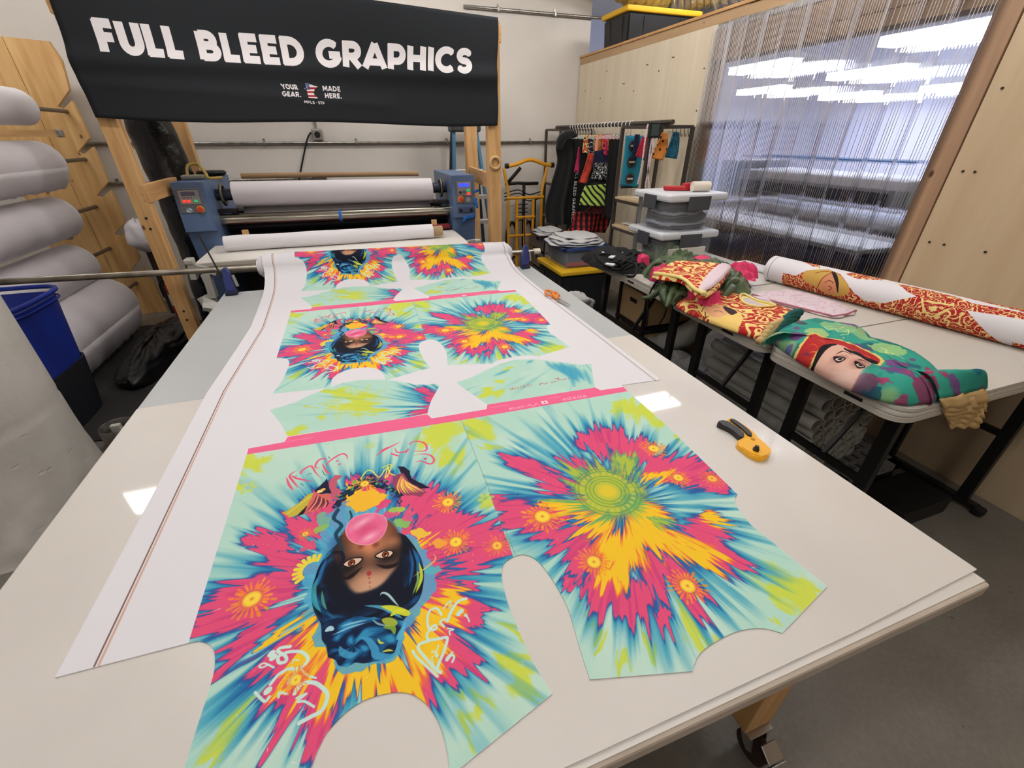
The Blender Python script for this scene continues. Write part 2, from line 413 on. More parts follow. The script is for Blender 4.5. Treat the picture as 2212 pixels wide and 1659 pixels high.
def tie_dye(cv, poly, ctr, pinks, yellows, yg, scale, greens=(), teal=1.0, seed=0, warm=((244, 196, 40), (240, 120, 60))):
    """burst of pink, yellow and blue dye streaking out from ctr, mint towards the edge"""
    sl, X, Y = cv.win(poly, 0.01)
    dx = X-ctr[0]; dy = Y-ctr[1]; r = np.hypot(dx, dy)+1e-6; th = np.arctan2(dy, dx)
    st = (vn(th*14+40, r*5, seed)-.5)*.055+(vn(th*34+80, r*9, seed+1)-.5)*.05+(vn(th*80+150, r*16, seed+2)-.5)*.026
    lo = fbm(X*11, Y*11, seed+3)-.5
    rr = r*(1+.0*lo)-st*np.clip(r/.12, .3, 1.3); px = ctr[0]+dx/r*rr+lo*.03; py = ctr[1]+dy/r*rr+(fbm(X*11, Y*11, seed+9)-.5)*.03
    def field(bl, grow=1.0):
        f = np.full(X.shape, -3.0, np.float32)
        for (bx, by, br) in bl: f = np.maximum(f, 1-np.hypot(px-bx, py-by)/(br*grow))
        return f
    def mix(a, c, k): return a*(1-k[..., None])+np.array(c, np.float32)/255*k[..., None]
    col = np.empty(X.shape+(3,), np.float32); col[:] = np.array(PALE, np.float32)/255
    g = fbm(X*7, Y*7, seed+20)
    col = mix(col, (196, 222, 206), sstep(.5, .75, g)*.7)
    fy = field(yg); col = mix(col, (204, 214, 66), sstep(-.25, .35, fy+(fbm(X*26, Y*26, seed+4)-.5)*1.1)*.9)
    fp = field(pinks+yellows+list(greens)); s2 = vn(th*26+10, r*4, seed+6)
    far = np.exp(-np.clip(-fp, 0, 9)*.62)
    col = mix(col, (64, 158, 186), sstep(.40, .78, far*.55+s2*.50)*.92*teal)
    col = mix(col, (32, 104, 160), sstep(.70, .98, far*.70+s2*.36)*.9*teal)
    e = sstep(-.24, -.02, fp); col = mix(col, (38, 92, 158), e*.9)
    col = mix(col, (112, 66, 132), sstep(-.07, .06, fp)*.9)
    col = mix(col, (226, 80, 122), sstep(-.01, .13, fp))
    s3 = vn(th*40+3, r*10, seed+8); col = mix(col, (196, 58, 118), sstep(.62, .85, s3)*sstep(0, .2, fp)*.6)
    if yellows:
        f2 = field(yellows)
        col = mix(col, warm[1], sstep(-.22, .10, f2+(s3-.5)*.5)*sstep(-.1, .1, fp))
        col = mix(col, warm[0], sstep(.02, .30, f2+(s3-.5)*.55)*sstep(-.1, .1, fp))
    if len(greens):
        f3 = field(list(greens)); q = fbm(X*34, Y*34, seed+11)
        col = mix(col, (96, 170, 110), sstep(-.12, .12, f3+(s3-.5)*.5)*.9)
        col = mix(col, (186, 196, 62), sstep(.0, .5, f3+(q-.5)*1.3)*.85)
    # droplets of undyed cloth
    sp = vn(X*190, Y*190, seed+30); col = mix(col, (236, 226, 214), sstep(.972, .99, sp)*.8)
    d = cv.sdf(poly, X, Y); k = sstep(.0006, -.0006, d)
    cv.put(sl, k, col)
def sunflower(cv, c, R, core=(244, 204, 52), ray_=(246, 150, 52), n=22, a=.95):
    rs_ = random.Random(int(c[0]*9999)+n); n = n-2
    for i in range(n):
        t = 2*pi*i/n+rs_.uniform(-.06, .06); L_ = rs_.uniform(.85, 1.25)
        for q0, q1 in ((.62, .62+.18*L_), (.84*L_, 1.0*L_)):
            cv.stroke([(c[0]+R*q0*math.cos(t), c[1]+R*q0*math.sin(t)), (c[0]+R*q1*math.cos(t), c[1]+R*q1*math.sin(t))], R*rs_.uniform(.09, .17), tuple(int(v+rs_.uniform(-14, 14)) for v in ray_), a*rs_.uniform(.6, .95), curve=False)
    cv.ell(c, R*.60, R*.60, (232, 130, 60), alpha=.55*a, soft=R*.06); cv.ell(c, R*.44, R*.44, core, alpha=.9*a, soft=R*.05)
    for i in range(6):
        t = pi*i/3+.3; cv.ell((c[0]+R*.24*math.cos(t), c[1]+R*.24*math.sin(t)), R*.12, R*.17, (252, 224, 80), rot=t, alpha=.7*a, soft=R*.03)
    cv.ell(c, R*.07, R*.07, (214, 120, 50), alpha=.7)

# ------------------------------------------------------------------ the printed cloth on the cutting table
TZ = 0.900
def tp(x, y): v = at_z(x, y, TZ); return (v.x, v.y)
def tl(pts): return [tp(*p) for p in pts]
def trr(x, y, r): a = tp(x-r, y); b = tp(x+r, y); return math.hypot(a[0]-b[0], a[1]-b[1])/2
def tb(bl): return [tp(x, y)+(trr(x, y, r),) for x, y, r in bl]
REP = 1.222
def mirx(p, c): return (2*c-p[0], p[1])
#                                    # the print repeats along the cloth
L_ARM = [(408, 1390), (432, 1386), (454, 1394), (464, 1410), (464, 1448), (452, 1494), (435, 1546), (414, 1611), (400, 1657), (388, 1705)]
NECK_F = [(664, 1702), (673, 1659), (685, 1626), (706, 1584), (745, 1542), (784, 1515), (826, 1501), (863, 1496), (896, 1503), (926, 1527), (950, 1566), (965, 1617), (971, 1659), (975, 1676)]
U_CUT = [(1193, 1500), (1151, 1431), (1121, 1364), (1097, 1304), (1084, 1250), (1088, 1220), (1109, 1204), (1133, 1199), (1163, 1214), (1199, 1262), (1227, 1316), (1239, 1356), (1258, 1420), (1274, 1469)]
NECK_B = [(1495, 1451), (1498, 1440), (1512, 1412), (1547, 1386), (1591, 1365), (1634, 1358), (1663, 1361), (1689, 1369)]
R_ARM = [(1786, 1268), (1720, 1215), (1656, 1162), (1622, 1135), (1592, 1097), (1586, 1080), (1593, 1069)]
SEAM = [(996, 907), (1114, 1201)]
FRONT = [(534, 981)] + [SEAM[0], SEAM[1]] + U_CUT[6::-1] + NECK_F[::-1] + L_ARM[::-1]
BACK = [SEAM[0], (1354, 844), (1440, 920), (1520, 998)] + R_ARM[::-1] + NECK_B[::-1] + U_CUT[:5:-1]
BAND = [(537, 970), (615, 956), (622, 945), (923, 896), (933, 905), (1051, 885), (1053, 875), (1286, 838), (1297, 844), (1347, 837), (1356, 846), (996, 909), (534, 983)]
SLV_L = [(583, 887), (590, 884), (614, 878), (641, 869), (668, 855), (704, 841), (741, 828), (777, 822), (822, 821), (858, 824), (894, 831), (921, 832), (938, 830), (950, 834), (941, 850), (932, 866), (927, 880), (923, 896), (622, 944), (606, 915)]
SLV_R = [(986, 827), (1017, 817), (1051, 800), (1081, 787), (1110, 778), (1156, 777), (1205, 782), (1254, 789), (1277, 787), (1280, 808), (1286, 838), (1053, 875), (1046, 871), (1027, 857), (1005, 842)]
def paint_repeat():
    lo = at_z(1786, 1700, TZ); x0, x1 = -.52, 1.02
    cv = Canvas(x0, .155, x1, 1.60, 1150, (236, 234, 236), rgba=True)
    # front panel
    cxm = (tp(534, 981)[0]+tp(996, 907)[0])/2
    fp = tl([(534, 981)]+SEAM) + tl(U_CUT[6::-1]) + tl(NECK_F[:0:-1]) + [(-.197, .275), (-.392, .298)] + tl(L_ARM[-2::-1])
    pk = tb([(460, 1345, 45), (545, 1300, 70), (520, 1395, 50), (610, 1440, 60), (650, 1500, 60), (600, 1190, 38), (640, 1225, 40), (575, 1160, 25), (660, 1130, 45), (710, 1090, 45), (790, 1060, 50),
             (910, 1080, 50), (950, 1110, 55), (1010, 1150, 60), (1060, 1180, 45), (930, 1175, 50), (1095, 1150, 25), (1035, 1215, 35), (1005, 1255, 22), (990, 1320, 40), (1030, 1330, 22), (960, 1415, 60), (1010, 1440, 30), (890, 1500, 45), (690, 1545, 45), (630, 1570, 40), (860, 1230, 120)])
    ye = tb([(690, 1385, 55), (720, 1450, 55), (790, 1465, 50), (860, 1455, 55), (915, 1400, 55), (945, 1335, 45), (965, 1290, 28), (655, 1340, 26), (650, 1425, 26), (620, 1480, 20), (900, 1180, 24), (770, 1075, 30)])
    yg = tb([(505, 1005, 50), (560, 1000, 26), (500, 1060, 22), (955, 935, 45), (975, 985, 30), (925, 960, 30), (1150, 1480, 40), (1110, 1430, 30), (1130, 1370, 22), (1060, 1560, 30), (1030, 1590, 20), (480, 1590, 30), (450, 1640, 30), (505, 1560, 18), (1060, 1075, 18), (980, 1500, 22)])
    tie_dye(cv, fp, tp(800, 1250), pk, ye, yg, 1.0, seed=1)
    # back panel
    bp = tl(BACK)
    pk = tb([(1130, 1000, 28), (1160, 1015, 26), (1190, 1045, 35), (1100, 1085, 25), (1160, 1120, 60), (1200, 1160, 40), (1250, 1195, 50), (1240, 1000, 26), (1290, 955, 45), (1325, 945, 35), (1350, 970, 45), (1390, 985, 45), (1440, 1005, 50), (1500, 1025, 50), (1560, 1048, 28), (1530, 975, 12), (1310, 1270, 55), (1370, 1300, 45), (1440, 1250, 55), (1500, 1290, 35), (1440, 1330, 20), (1560, 1205, 45), (1520, 1150, 45), (1590, 1210, 25), (1230, 1260, 22), (1255, 1290, 12)])
    ye = tb([(1400, 1150, 55), (1340, 1190, 55), (1285, 1130, 40), (1470, 1185, 35), (1520, 1205, 40), (1415, 1030, 24), (1390, 1110, 45), (1240, 1100, 30), (1540, 1120, 24), (1320, 1240, 30)])
    yg = tb([(1370, 885, 40), (1405, 905, 35), (1040, 925, 35), (1010, 940, 25), (1060, 970, 16), (1725, 1275, 50), (1670, 1235, 30), (1680, 1290, 20), (1640, 1250, 22), (1290, 1340, 20), (1260, 1300, 14), (1520, 1385, 34), (1400, 1370, 14), (1345, 1450, 22), (1300, 1385, 12), (1660, 1330, 14), (1470, 945, 14)])
    gr = tb([(1312, 1062, 78), (1235, 1020, 22), (1345, 1000, 30), (1430, 1130, 20)])
    tie_dye(cv, bp, tp(1345, 1090), pk, ye, yg, 1.0, greens=gr, seed=40)
    for i, R in enumerate((.036, .046, .056, .075, .085)):
        c = tp(1312, 1062); cv.stroke([(c[0]+R*math.cos(t), c[1]+R*math.sin(t)) for t in np.linspace(0, 6.283, 30)], .0022, (92, 140, 60), .7, curve=False)
    c = tp(1312, 1062); cv.ell(c, .026, .026, (226, 200, 50), soft=.012, alpha=.9)
    for i in range(26): t = i*.2417; cv.ell((c[0]+.066*math.cos(t), c[1]+.066*math.sin(t)), .006, .004, (206, 196, 66), rot=t, alpha=.8)
    # light seams and pencil lines
    cv.stroke(tl(SEAM), .0014, (120, 140, 130), .8)
    # sleeves
    tie_dye(cv, tl(SLV_L), tp(1000, 880), tb([(935, 860, 26), (925, 885, 18), (915, 845, 14)]), [], tb([(765, 870, 38), (790, 890, 22), (740, 850, 22), (660, 930, 20), (680, 905, 14), (640, 940, 12), (700, 880, 10), (655, 880, 8)]), 1, seed=60)
    c = tp(765, 868)
    for i in range(30):
        t = i*.21; cv.stroke([(c[0]+.05*math.cos(t), c[1]+.05*math.sin(t)), (c[0]+(.075+.02*(i % 3))*math.cos(t), c[1]+(.075+.02*(i % 3))*math.sin(t))], .008, (206, 214, 76), .5, curve=False, soft=.004)
    tie_dye(cv, tl(SLV_R), tp(1240, 760), [], [], tb([(1060, 850, 22), (1040, 845, 12), (1075, 825, 12), (1085, 800, 10), (1110, 865, 8)]), 1, seed=80)
    for k, (a, b, w_) in enumerate([((1210, 785), (1250, 825), .05), ((1235, 790), (1262, 822), .03), ((1195, 785), (1225, 810), .035), ((1180, 782), (1200, 800), .016), ((1070, 812), (1100, 800), .012), ((1140, 785), (1150, 779), .012), ((1262, 800), (1276, 830), .012), ((1230, 790), (1240, 835), .02)]):
        cv.stroke([tp(*a), tp(*b)], w_, (66, 160, 190), .85, soft=.012, curve=False, taper=True)
    # pink waistband
    cv.fill(tl(BAND), (240, 104, 146))
    for a, b in (((620, 955), (676, 946)), ((1058, 882), (1098, 876)), ((1185, 862), (1210, 858))): cv.stroke([tp(*a), tp(*b)], .0016, (252, 190, 206), .8)
    d0 = np.array(tp(1101, 886)); d1 = np.array(tp(1230, 865)); e = (d1-d0)/np.linalg.norm(d1-d0); u = np.array([-e[1], e[0]])
    cv.text('MOJATI', d0[0], d0[1]-.002, .0125, .13, (250, 196, 210), e, space=.14, wide=.8)
    q = np.array(tp(1140, 880)); cv.stroke([q+e*.0+u*.004, q+e*.012+u*.012, q+e*.016, q+e*.03+u*.004, q+e*.034+u*.013, q+e*.04+u*.004], .0022, (250, 196, 210))
    q = np.array(tp(1172, 874)); cv.fill([q, q+e*.022, q+e*.022+u*.018, q+u*.018], (248, 226, 228)); cv.fill([q+e*.007+u*.004, q+e*.015+u*.004, q+e*.015+u*.014, q+e*.007+u*.014], (222, 120, 150))
    for i in range(5):
        q = np.array(tp(1217+i*11, 866-i*1.8))
        if i % 2: cv.stroke([q, q+e*.012, q+e*.012+u*.012, q+u*.012, q], .002, (250, 204, 216), curve=False)
        else: cv.stroke([q, q+e*.012, q+e*.006+u*.012, q], .002, (250, 204, 216), curve=False)
    d0 = np.array(tp(1105, 845)); d1 = np.array(tp(1160, 833)); e = (d1-d0)/np.linalg.norm(d1-d0); u = np.array([-e[1], e[0]])
    cv.text('MOJATI', d0[0], d0[1], .020, .11, (196, 116, 84), e, space=.16, wide=.8)
    q = np.array(tp(1166, 833)); cv.stroke([q, q+e*.012+u*.012, q+e*.02+u*.0, q+e*.035+u*.004], .003, (206, 70, 90)); cv.stroke([q+e*.045, q+e*.075+u*.002], .003, (196, 80, 84)); cv.stroke([q+e*.075+u*.02, q+e*.09+u*.02, q+e*.082+u*.008, q+e*.1+u*.002, q+e*.115+u*.006], .003, (206, 70, 90)); cv.stroke([q+e*.125+u*.006, q+e*.125-u*.002], .003, (196, 90, 84))
    # ---------------- portrait on the front panel
    def C3(pts): return tl([(660+a*.2412, 1060+b*.2412) for a, b in pts])
    def C2(pts): return tl([(580+a*.1899, 920+b*.1899) for a, b in pts])
    k3 = .2412
    halo = C3([(850, 330), (1000, 420), (1110, 560), (1130, 760), (1100, 960), (1010, 1080), (930, 1200), (900, 1400), (820, 1520), (640, 1570), (380, 1610), (200, 1530), (120, 1380), (80, 1220), (10, 1060), (-10, 880), (60, 640), (150, 520), (120, 380), (200, 200), (420, 120), (640, 130)])
    cv.fill(spline(halo, 4, True), (84, 168, 206), warp=.022, wf=26, alpha=.85)
    for (a, b, r, cc) in [(160, 250, 70, (120, 176, 150)), (120, 350, 60, (150, 190, 90)), (820, 180, 60, (170, 200, 80)), (860, 300, 70, (140, 196, 96)), (330, 130, 60, (100, 150, 190)), (700, 120, 70, (226, 80, 130)), (760, 210, 50, (226, 80, 130)), (1040, 370, 60, (240, 206, 60)), (1160, 480, 55, (242, 176, 56)), (60, 520, 50, (228, 84, 120)), (250, 480, 50, (80, 150, 206)), (930, 230, 60, (230, 90, 130)), (60, 180, 60, (214, 90, 130)), (1080, 180, 70, (228, 76, 122)), (540, 80, 80, (242, 182, 58)), (640, 60, 60, (240, 150, 70)), (1160, 700, 40, (90, 180, 190)), (40, 1080, 40, (104, 176, 180))]:
        c = C3([(a, b)])[0]; cv.fill([(c[0]+trr(790, 1150, r*k3)*math.cos(t), c[1]+trr(790, 1150, r*k3)*math.sin(t)*1.1) for t in np.linspace(0, 6.2, 20)], cc, warp=.02, wf=34, alpha=.9)
    # flower garland and birds above the face (the portrait stands on its head)
    for (pts, cc, wpp) in [
        ([(740, 900), (900, 740), (1080, 610), (1200, 590), (1330, 660), (1450, 730), (1560, 790), (1500, 820), (1300, 740), (1180, 680), (1090, 690), (960, 770), (850, 880), (780, 950)], (24, 42, 66), .012),
        ([(1000, 860), (1060, 760), (1200, 740), (1300, 800), (1420, 860), (1300, 930), (1150, 950), (1020, 950)], (222, 74, 126), .012),
        ([(160, 1000), (330, 900), (450, 790), (530, 760), (500, 880), (400, 990), (260, 1040)], (196, 178, 62), .004),
        ([(320, 1030), (430, 920), (560, 940), (480, 1000)], (34, 26, 42), .005),
        ([(520, 770), (700, 780), (720, 860), (640, 930), (520, 985), (400, 1015), (450, 900)], (214, 104, 100), .004),
        ([(690, 650), (760, 570), (845, 585), (770, 640), (800, 760), (840, 850), (700, 840)], (196, 92, 112), .008),
        ([(520, 745), (580, 690), (640, 640), (670, 605), (690, 700), (720, 772), (600, 778)], (26, 28, 58), .002),
        ([(1470, 470), (1540, 470), (1610, 520), (1625, 600), (1840, 712), (1700, 722), (1600, 640), (1520, 560)], (34, 24, 48), .002),
        ([(1440, 570), (1540, 540), (1600, 640), (1810, 760), (1720, 810), (1560, 790), (1440, 740), (1410, 650)], (150, 66, 96), .004)]:
        cv.fill(C2(pts), cc, warp=wpp, wf=60)
    for i in range(9):
        cv.stroke(C2([(560+i*12, 780+i*8), (520+i*20, 880), (430+i*28, 985-i*6)]), .0045, [(96, 36, 60), (232, 150, 120), (60, 24, 50)][i % 3], .8, taper=True)
        cv.stroke(C2([(1520+i*6, 560+i*10), (1470+i*22, 690), (1500+i*34, 790-i*4)]), .0045, [(240, 206, 60), (236, 120, 130), (250, 226, 90)][i % 3], .9, taper=True)
        cv.stroke(C2([(200+i*30, 1010-i*22), (240+i*30, 1000-i*24)]), .003, (230, 206, 90), .8)
    cv.ell(C2([(590, 750)])[0], .008, .006, (244, 214, 130)); cv.ell(C2([(625, 730)])[0], .006, .005, (240, 190, 90))
    rs = random.Random(5)
    for i in range(120):
        t = rs.random(); a = 740+t*800; b = 900-math.sin(t*pi)*310+rs.uniform(-50, 60)
        q = C2([(a, b)])[0]; cv.ell(q, rs.uniform(.002, .006), rs.uniform(.002, .004), rs.choice([(40, 110, 170), (30, 60, 110), (110, 190, 80), (22, 30, 60), (70, 150, 110), (120, 60, 110)]), rot=rs.random()*3, alpha=.9)
    for pts in ([(1050, 610), (1120, 520), (1180, 520), (1260, 590), (1330, 500), (1400, 470)], [(1330, 600), (1360, 470), (1380, 540), (1440, 570)], [(1300, 480), (1400, 450), (1350, 590)]): cv.stroke(C2(pts), .0035, (226, 224, 90))
    q = C2([(1095, 665)])[0]; sunflower(cv, q, .026, n=12)
    q = C2([(1110, 850)])[0]; cv.fill([(q[0]+.045*math.cos(t), q[1]+.04*math.sin(t)) for t in np.linspace(0, 6.2, 18)], (244, 186, 50), warp=.02, wf=40)
    for pts in ([(205, 590), (240, 680), (290, 740)], [(330, 510), (245, 570), (285, 640), (350, 720)], [(265, 570), (330, 605), (510, 640)], [(405, 535), (370, 550), (375, 530), (420, 490), (490, 465), (540, 540), (600, 603)], [(585, 490), (535, 470), (570, 400), (640, 375), (668, 410)], [(612, 430), (660, 520), (712, 560)], [(690, 458), (665, 440), (740, 375), (840, 325), (890, 345), (900, 400)], [(765, 410), (805, 400)], [(790, 448), (830, 436)],
                [(1220, 352), (1340, 270), (1500, 190)], [(1260, 300), (1380, 240)], [(1380, 315), (1500, 355)], [(1440, 255), (1465, 305), (1560, 300), (1590, 270), (1560, 330)], [(1650, 225), (1605, 210), (1680, 180), (1780, 205), (1800, 275), (1740, 295), (1620, 290)], [(1660, 345), (1760, 325), (1850, 345), (1885, 400), (1840, 440), (1730, 405), (1650, 430)]):
        cv.stroke(C2(pts), .0062, (232, 92, 124), taper=True)
    cv.ell(C2([(1785, 380)])[0], .004, .004, (222, 70, 100))
    for pts in ([(370, 660), (400, 685)], [(445, 565), (480, 545), (490, 550)], [(615, 515), (640, 560), (665, 565)], [(685, 355), (700, 378)], [(310, 580), (330, 570)]): cv.stroke(C2(pts), .002, (60, 110, 130))
    # hair
    hair = [(850, 385), (950, 470), (1010, 560), (1050, 650), (1062, 780), (1040, 930), (990, 1020), (915, 1085), (935, 1110), (880, 1165), (850, 1260), (832, 1330), (800, 1450), (740, 1500), (660, 1510), (600, 1540), (520, 1550), (440, 1545), (370, 1578), (300, 1570), (268, 1520), (210, 1490), (185, 1400), (150, 1330), (140, 1200), (110, 1150), (70, 1060), (55, 950), (62, 870), (90, 780), (120, 690), (170, 600), (240, 520), (300, 470), (330, 400), (560, 380)]
    hp = spline(C3(hair), 3, True); c0 = C3([(560, 760)])[0]
    def haircol(X, Y):
        dx = X-c0[0]; dy = Y-c0[1]; th = np.arctan2(dy, dx); r = np.hypot(dx, dy)
        f = vn(th*3+r*20, r*70, 12)*.6+vn(th*5, r*200, 13)*.4
        k = sstep(.42, .72, f)[..., None]*sstep(.06, .125, r)[..., None]
        k2 = sstep(.70, .86, f)[..., None]*sstep(.08, .13, r)[..., None]
        c = np.array((10, 16, 34), np.float32)/255*(1-k)+np.array((20, 76, 128), np.float32)/255*k
        return c*(1-k2)+np.array((60, 160, 186), np.float32)/255*k2
    cv.fill(hp, haircol)
    bun = C3([(140, 1200), (300, 1150), (520, 1130), (700, 1150), (870, 1170), (850, 1260), (832, 1330), (800, 1450), (740, 1500), (600, 1540), (440, 1545), (370, 1575), (300, 1568), (268, 1520), (210, 1490), (185, 1400), (150, 1330)])
    b0 = C3([(430, 1400)])[0]
    def buncol(X, Y):
        dx = X-b0[0]; dy = (Y-b0[1])*1.5; r = np.hypot(dx, dy); th = np.arctan2(dy, dx)
        f = vn(r*55+th*1.3, th*2.5, 21)*.65+fbm(X*40, Y*90, 22)*.35
        k = sstep(.35, .62, f)[..., None]; k2 = sstep(.6, .78, f)[..., None]
        c = np.array((12, 30, 62), np.float32)/255*(1-k)+np.array((24, 92, 140), np.float32)/255*k
        return c*(1-k2)+np.array((50, 142, 184), np.float32)/255*k2
    cv.fill(bun, buncol, warp=.004)
    for pts, w_, cc, al in [([(130, 760), (80, 880), (90, 1010), (140, 1090)], .010, (60, 170, 180), .8), ([(190, 620), (140, 740), (110, 860)], .008, (40, 120, 180), .8), ([(150, 900), (160, 1000), (190, 1070)], .006, (90, 180, 150), .7), ([(960, 520), (1010, 640), (1000, 800)], .008, (40, 120, 180), .8), ([(930, 520), (960, 680), (930, 860)], .006, (30, 90, 150), .9), ([(1020, 650), (1040, 780), (990, 920)], .007, (206, 220, 60), .9), ([(1000, 720), (1010, 800), (960, 940)], .005, (150, 200, 90), .8), ([(960, 780), (1100, 680), (1165, 620), (1150, 570)], .004, (226, 190, 90), .9),
                            ([(530, 1035), (680, 1050), (790, 1100), (870, 1150)], .008, (90, 180, 210), .8), ([(600, 1160), (660, 1200), (760, 1220)], .004, (170, 216, 226), .7), ([(320, 1220), (430, 1190), (560, 1160)], .004, (150, 206, 226), .8), ([(240, 1300), (400, 1230), (540, 1190)], .004, (150, 206, 226), .8), ([(180, 1265), (220, 1240), (255, 1250)], .010, (190, 226, 236), .9),
                            ([(310, 1400), (330, 1450), (400, 1480), (470, 1460)], .012, (70, 160, 200), .8), ([(480, 1320), (560, 1340), (620, 1420), (640, 1480), (760, 1490), (830, 1440)], .014, (66, 156, 200), .9), ([(850, 1250), (840, 1320), (900, 1180)], .010, (90, 176, 210), .9),
                            ([(680, 1040), (780, 1060), (900, 1100), (930, 1110)], .014, (214, 216, 56), .95), ([(760, 1130), (830, 1080), (900, 1080)], .010, (214, 216, 56), .95), ([(690, 1160), (760, 1180), (820, 1200)], .016, (196, 206, 56), .8), ([(700, 1230), (780, 1230), (800, 1290)], .010, (150, 186, 60), .8), ([(650, 1330), (670, 1365), (710, 1370)], .004, (220, 220, 80), .9), ([(690, 1450), (740, 1435), (790, 1440)], .004, (220, 220, 80), .9), ([(670, 945), (690, 920), (740, 935), (800, 1000), (840, 1045)], .005, (176, 206, 206), .95)]:
        cv.stroke(C3(pts), w_, cc, al, taper=True)
    face = [(322, 400), (370, 340), (430, 300), (560, 260), (740, 268), (800, 320), (848, 400), (862, 480), (852, 570), (822, 680), (762, 760), (690, 840), (600, 890), (470, 922), (400, 880), (350, 800), (312, 700), (262, 620), (256, 570), (290, 480)]
    fpts = spline(C3(face), 4, True); ft = C3([(560, 300)])[0]; fb = C3([(560, 920)])[0]; fl = C3([(300, 600)])[0]; fr = C3([(860, 600)])[0]
    def skin(X, Y):
        t = np.clip((Y-fb[1])/(ft[1]-fb[1]), 0, 1)[..., None]; u = np.clip(np.abs((X-(fl[0]+fr[0])/2)/((fr[0]-fl[0])/2)), 0, 1)[..., None]
        c = np.array((206, 160, 130), np.float32)*(1-t)+np.array((170, 92, 58), np.float32)*t
        return (c*(1-.5*u**2.2))/255
    cv.fill(fpts, skin, soft=.006)
    def E3(a, b, rx, ry, col, rot=0., soft=None, alpha=1.):
        cv.ell(C3([(a, b)])[0], trr(790, 1200, rx*k3), trr(790, 1200, ry*k3)*1.35, col, rot, soft, alpha)
    E3(570, 600, 34, 110, (226, 150, 104), 0, .012, .6); E3(790, 470, 50, 40, (214, 140, 100), 0, .012, .5); E3(560, 520, 30, 30, (226, 130, 90), 0, .01, .6)
    E3(400, 690, 120, 62, (14, 10, 14), .35, .026, .95); E3(740, 605, 130, 56, (14, 10, 14), .25, .026, .95); E3(300, 640, 50, 120, (16, 14, 26), 0, .03, .7)
    E3(500, 500, 20, 16, (110, 40, 30), 0, .008, .8); E3(630, 490, 20, 16, (110, 40, 30), 0, .008, .8)
    for ey, ir in (([(345, 668), (385, 632), (440, 613), (505, 612), (480, 648), (440, 672), (395, 686)], (415, 652)), ([(632, 592), (675, 560), (725, 543), (780, 553), (768, 582), (730, 602), (685, 608)], (718, 576))):
        cv.fill(spline(C3(ey), 4, True), (20, 12, 12), grow=.003); cv.fill(spline(C3(ey), 4, True), (226, 190, 168))
        E3(ir[0], ir[1], 31, 27, (40, 14, 8)); E3(ir[0], ir[1], 24, 21, (150, 70, 30)); E3(ir[0], ir[1], 11, 10, (10, 6, 6)); E3(ir[0]+8, ir[1]+9, 6, 5, (250, 240, 230))
    for pts in ([(330, 785), (385, 785), (440, 748), (505, 690)], [(640, 668), (720, 688), (800, 672), (832, 640)]): cv.stroke(C3(pts), .010, (24, 12, 14), .95, taper=True, soft=.002)
    E3(571, 745, 20, 19, (170, 58, 62)); E3(573, 787, 9, 9, (176, 96, 86)); E3(577, 828, 9, 9, (176, 100, 86)); E3(578, 868, 7, 7, (170, 100, 86))
    for pts, w_ in (([(290, 170), (250, 250), (320, 310), (270, 390), (300, 470)], .007), ([(300, 180), (262, 258), (330, 320), (282, 400), (310, 480), (330, 540), (340, 600)], .006), ([(400, 190), (415, 240), (400, 280)], .005)): cv.stroke(C3(pts), w_, (18, 62, 84), .9)
    cv.stroke(C3([(255, 560), (320, 560), (340, 620), (310, 680)]), .008, (16, 18, 34), .9)
    bub = [(365, 370), (380, 310), (430, 250), (520, 216), (620, 210), (700, 236), (729, 290), (720, 350), (680, 420), (610, 472), (530, 490), (440, 470), (388, 430)]
    q0 = C3([(540, 350)])[0]
    def bubble(X, Y):
        n = fbm(X*60, Y*60, 31)[..., None]; t = np.clip(np.hypot(X-q0[0], Y-q0[1])/.07, 0, 1)[..., None]
        return (np.array((226, 84, 128), np.float32)*(1-t)+np.array((240, 130, 168), np.float32)*t)/255*(.94+.1*n)
    cv.fill(spline(C3(bub), 4, True), (250, 170, 190), grow=.0015); cv.fill(spline(C3(bub), 4, True), bubble)
    E3(510, 290, 60, 16, (250, 206, 220), .5, .014, .9); E3(575, 420, 55, 20, (252, 190, 208), .4, .012, .95)
    # pale script
    def C1(pts): return tl([(480+a*.2888, 1180+b*.2888) for a, b in pts])
    def C4(pts): return tl([(860+a*.1446, 1260+b*.1446) for a, b in pts])
    sc = (200, 228, 218)
    for pts, w_ in (([(512, 755), (440, 765), (420, 790), (475, 825), (480, 865), (430, 875), (425, 830), (500, 795), (600, 797), (645, 850), (600, 905), (560, 920)], .0075), ([(365, 1035), (430, 960), (520, 918), (545, 955), (505, 1005)], .0075), ([(500, 1030), (555, 1000), (575, 1040), (545, 1105), (600, 1035), (690, 1025), (765, 1075), (790, 1130), (750, 1230), (665, 1280), (580, 1326)], .0085), ([(690, 1205), (620, 1165), (565, 1165), (632, 1108), (560, 1140)], .005), ([(250, 1098), (320, 1165), (355, 1130)], .006), ([(390, 912), (320, 880), (280, 900), (300, 912), (350, 890)], .004), ([(425, 1135), (430, 1100), (485, 1108)], .005), ([(600, 930), (640, 970), (705, 990)], .004), ([(528, 880), (540, 855), (575, 858)], .003)):
        cv.stroke(C1(pts), w_*.78, sc)
    for a, b in ((372, 808), (385, 835), (345, 1085)): cv.ell(C1([(a, b)])[0], .007, .0055, sc, rot=.6)
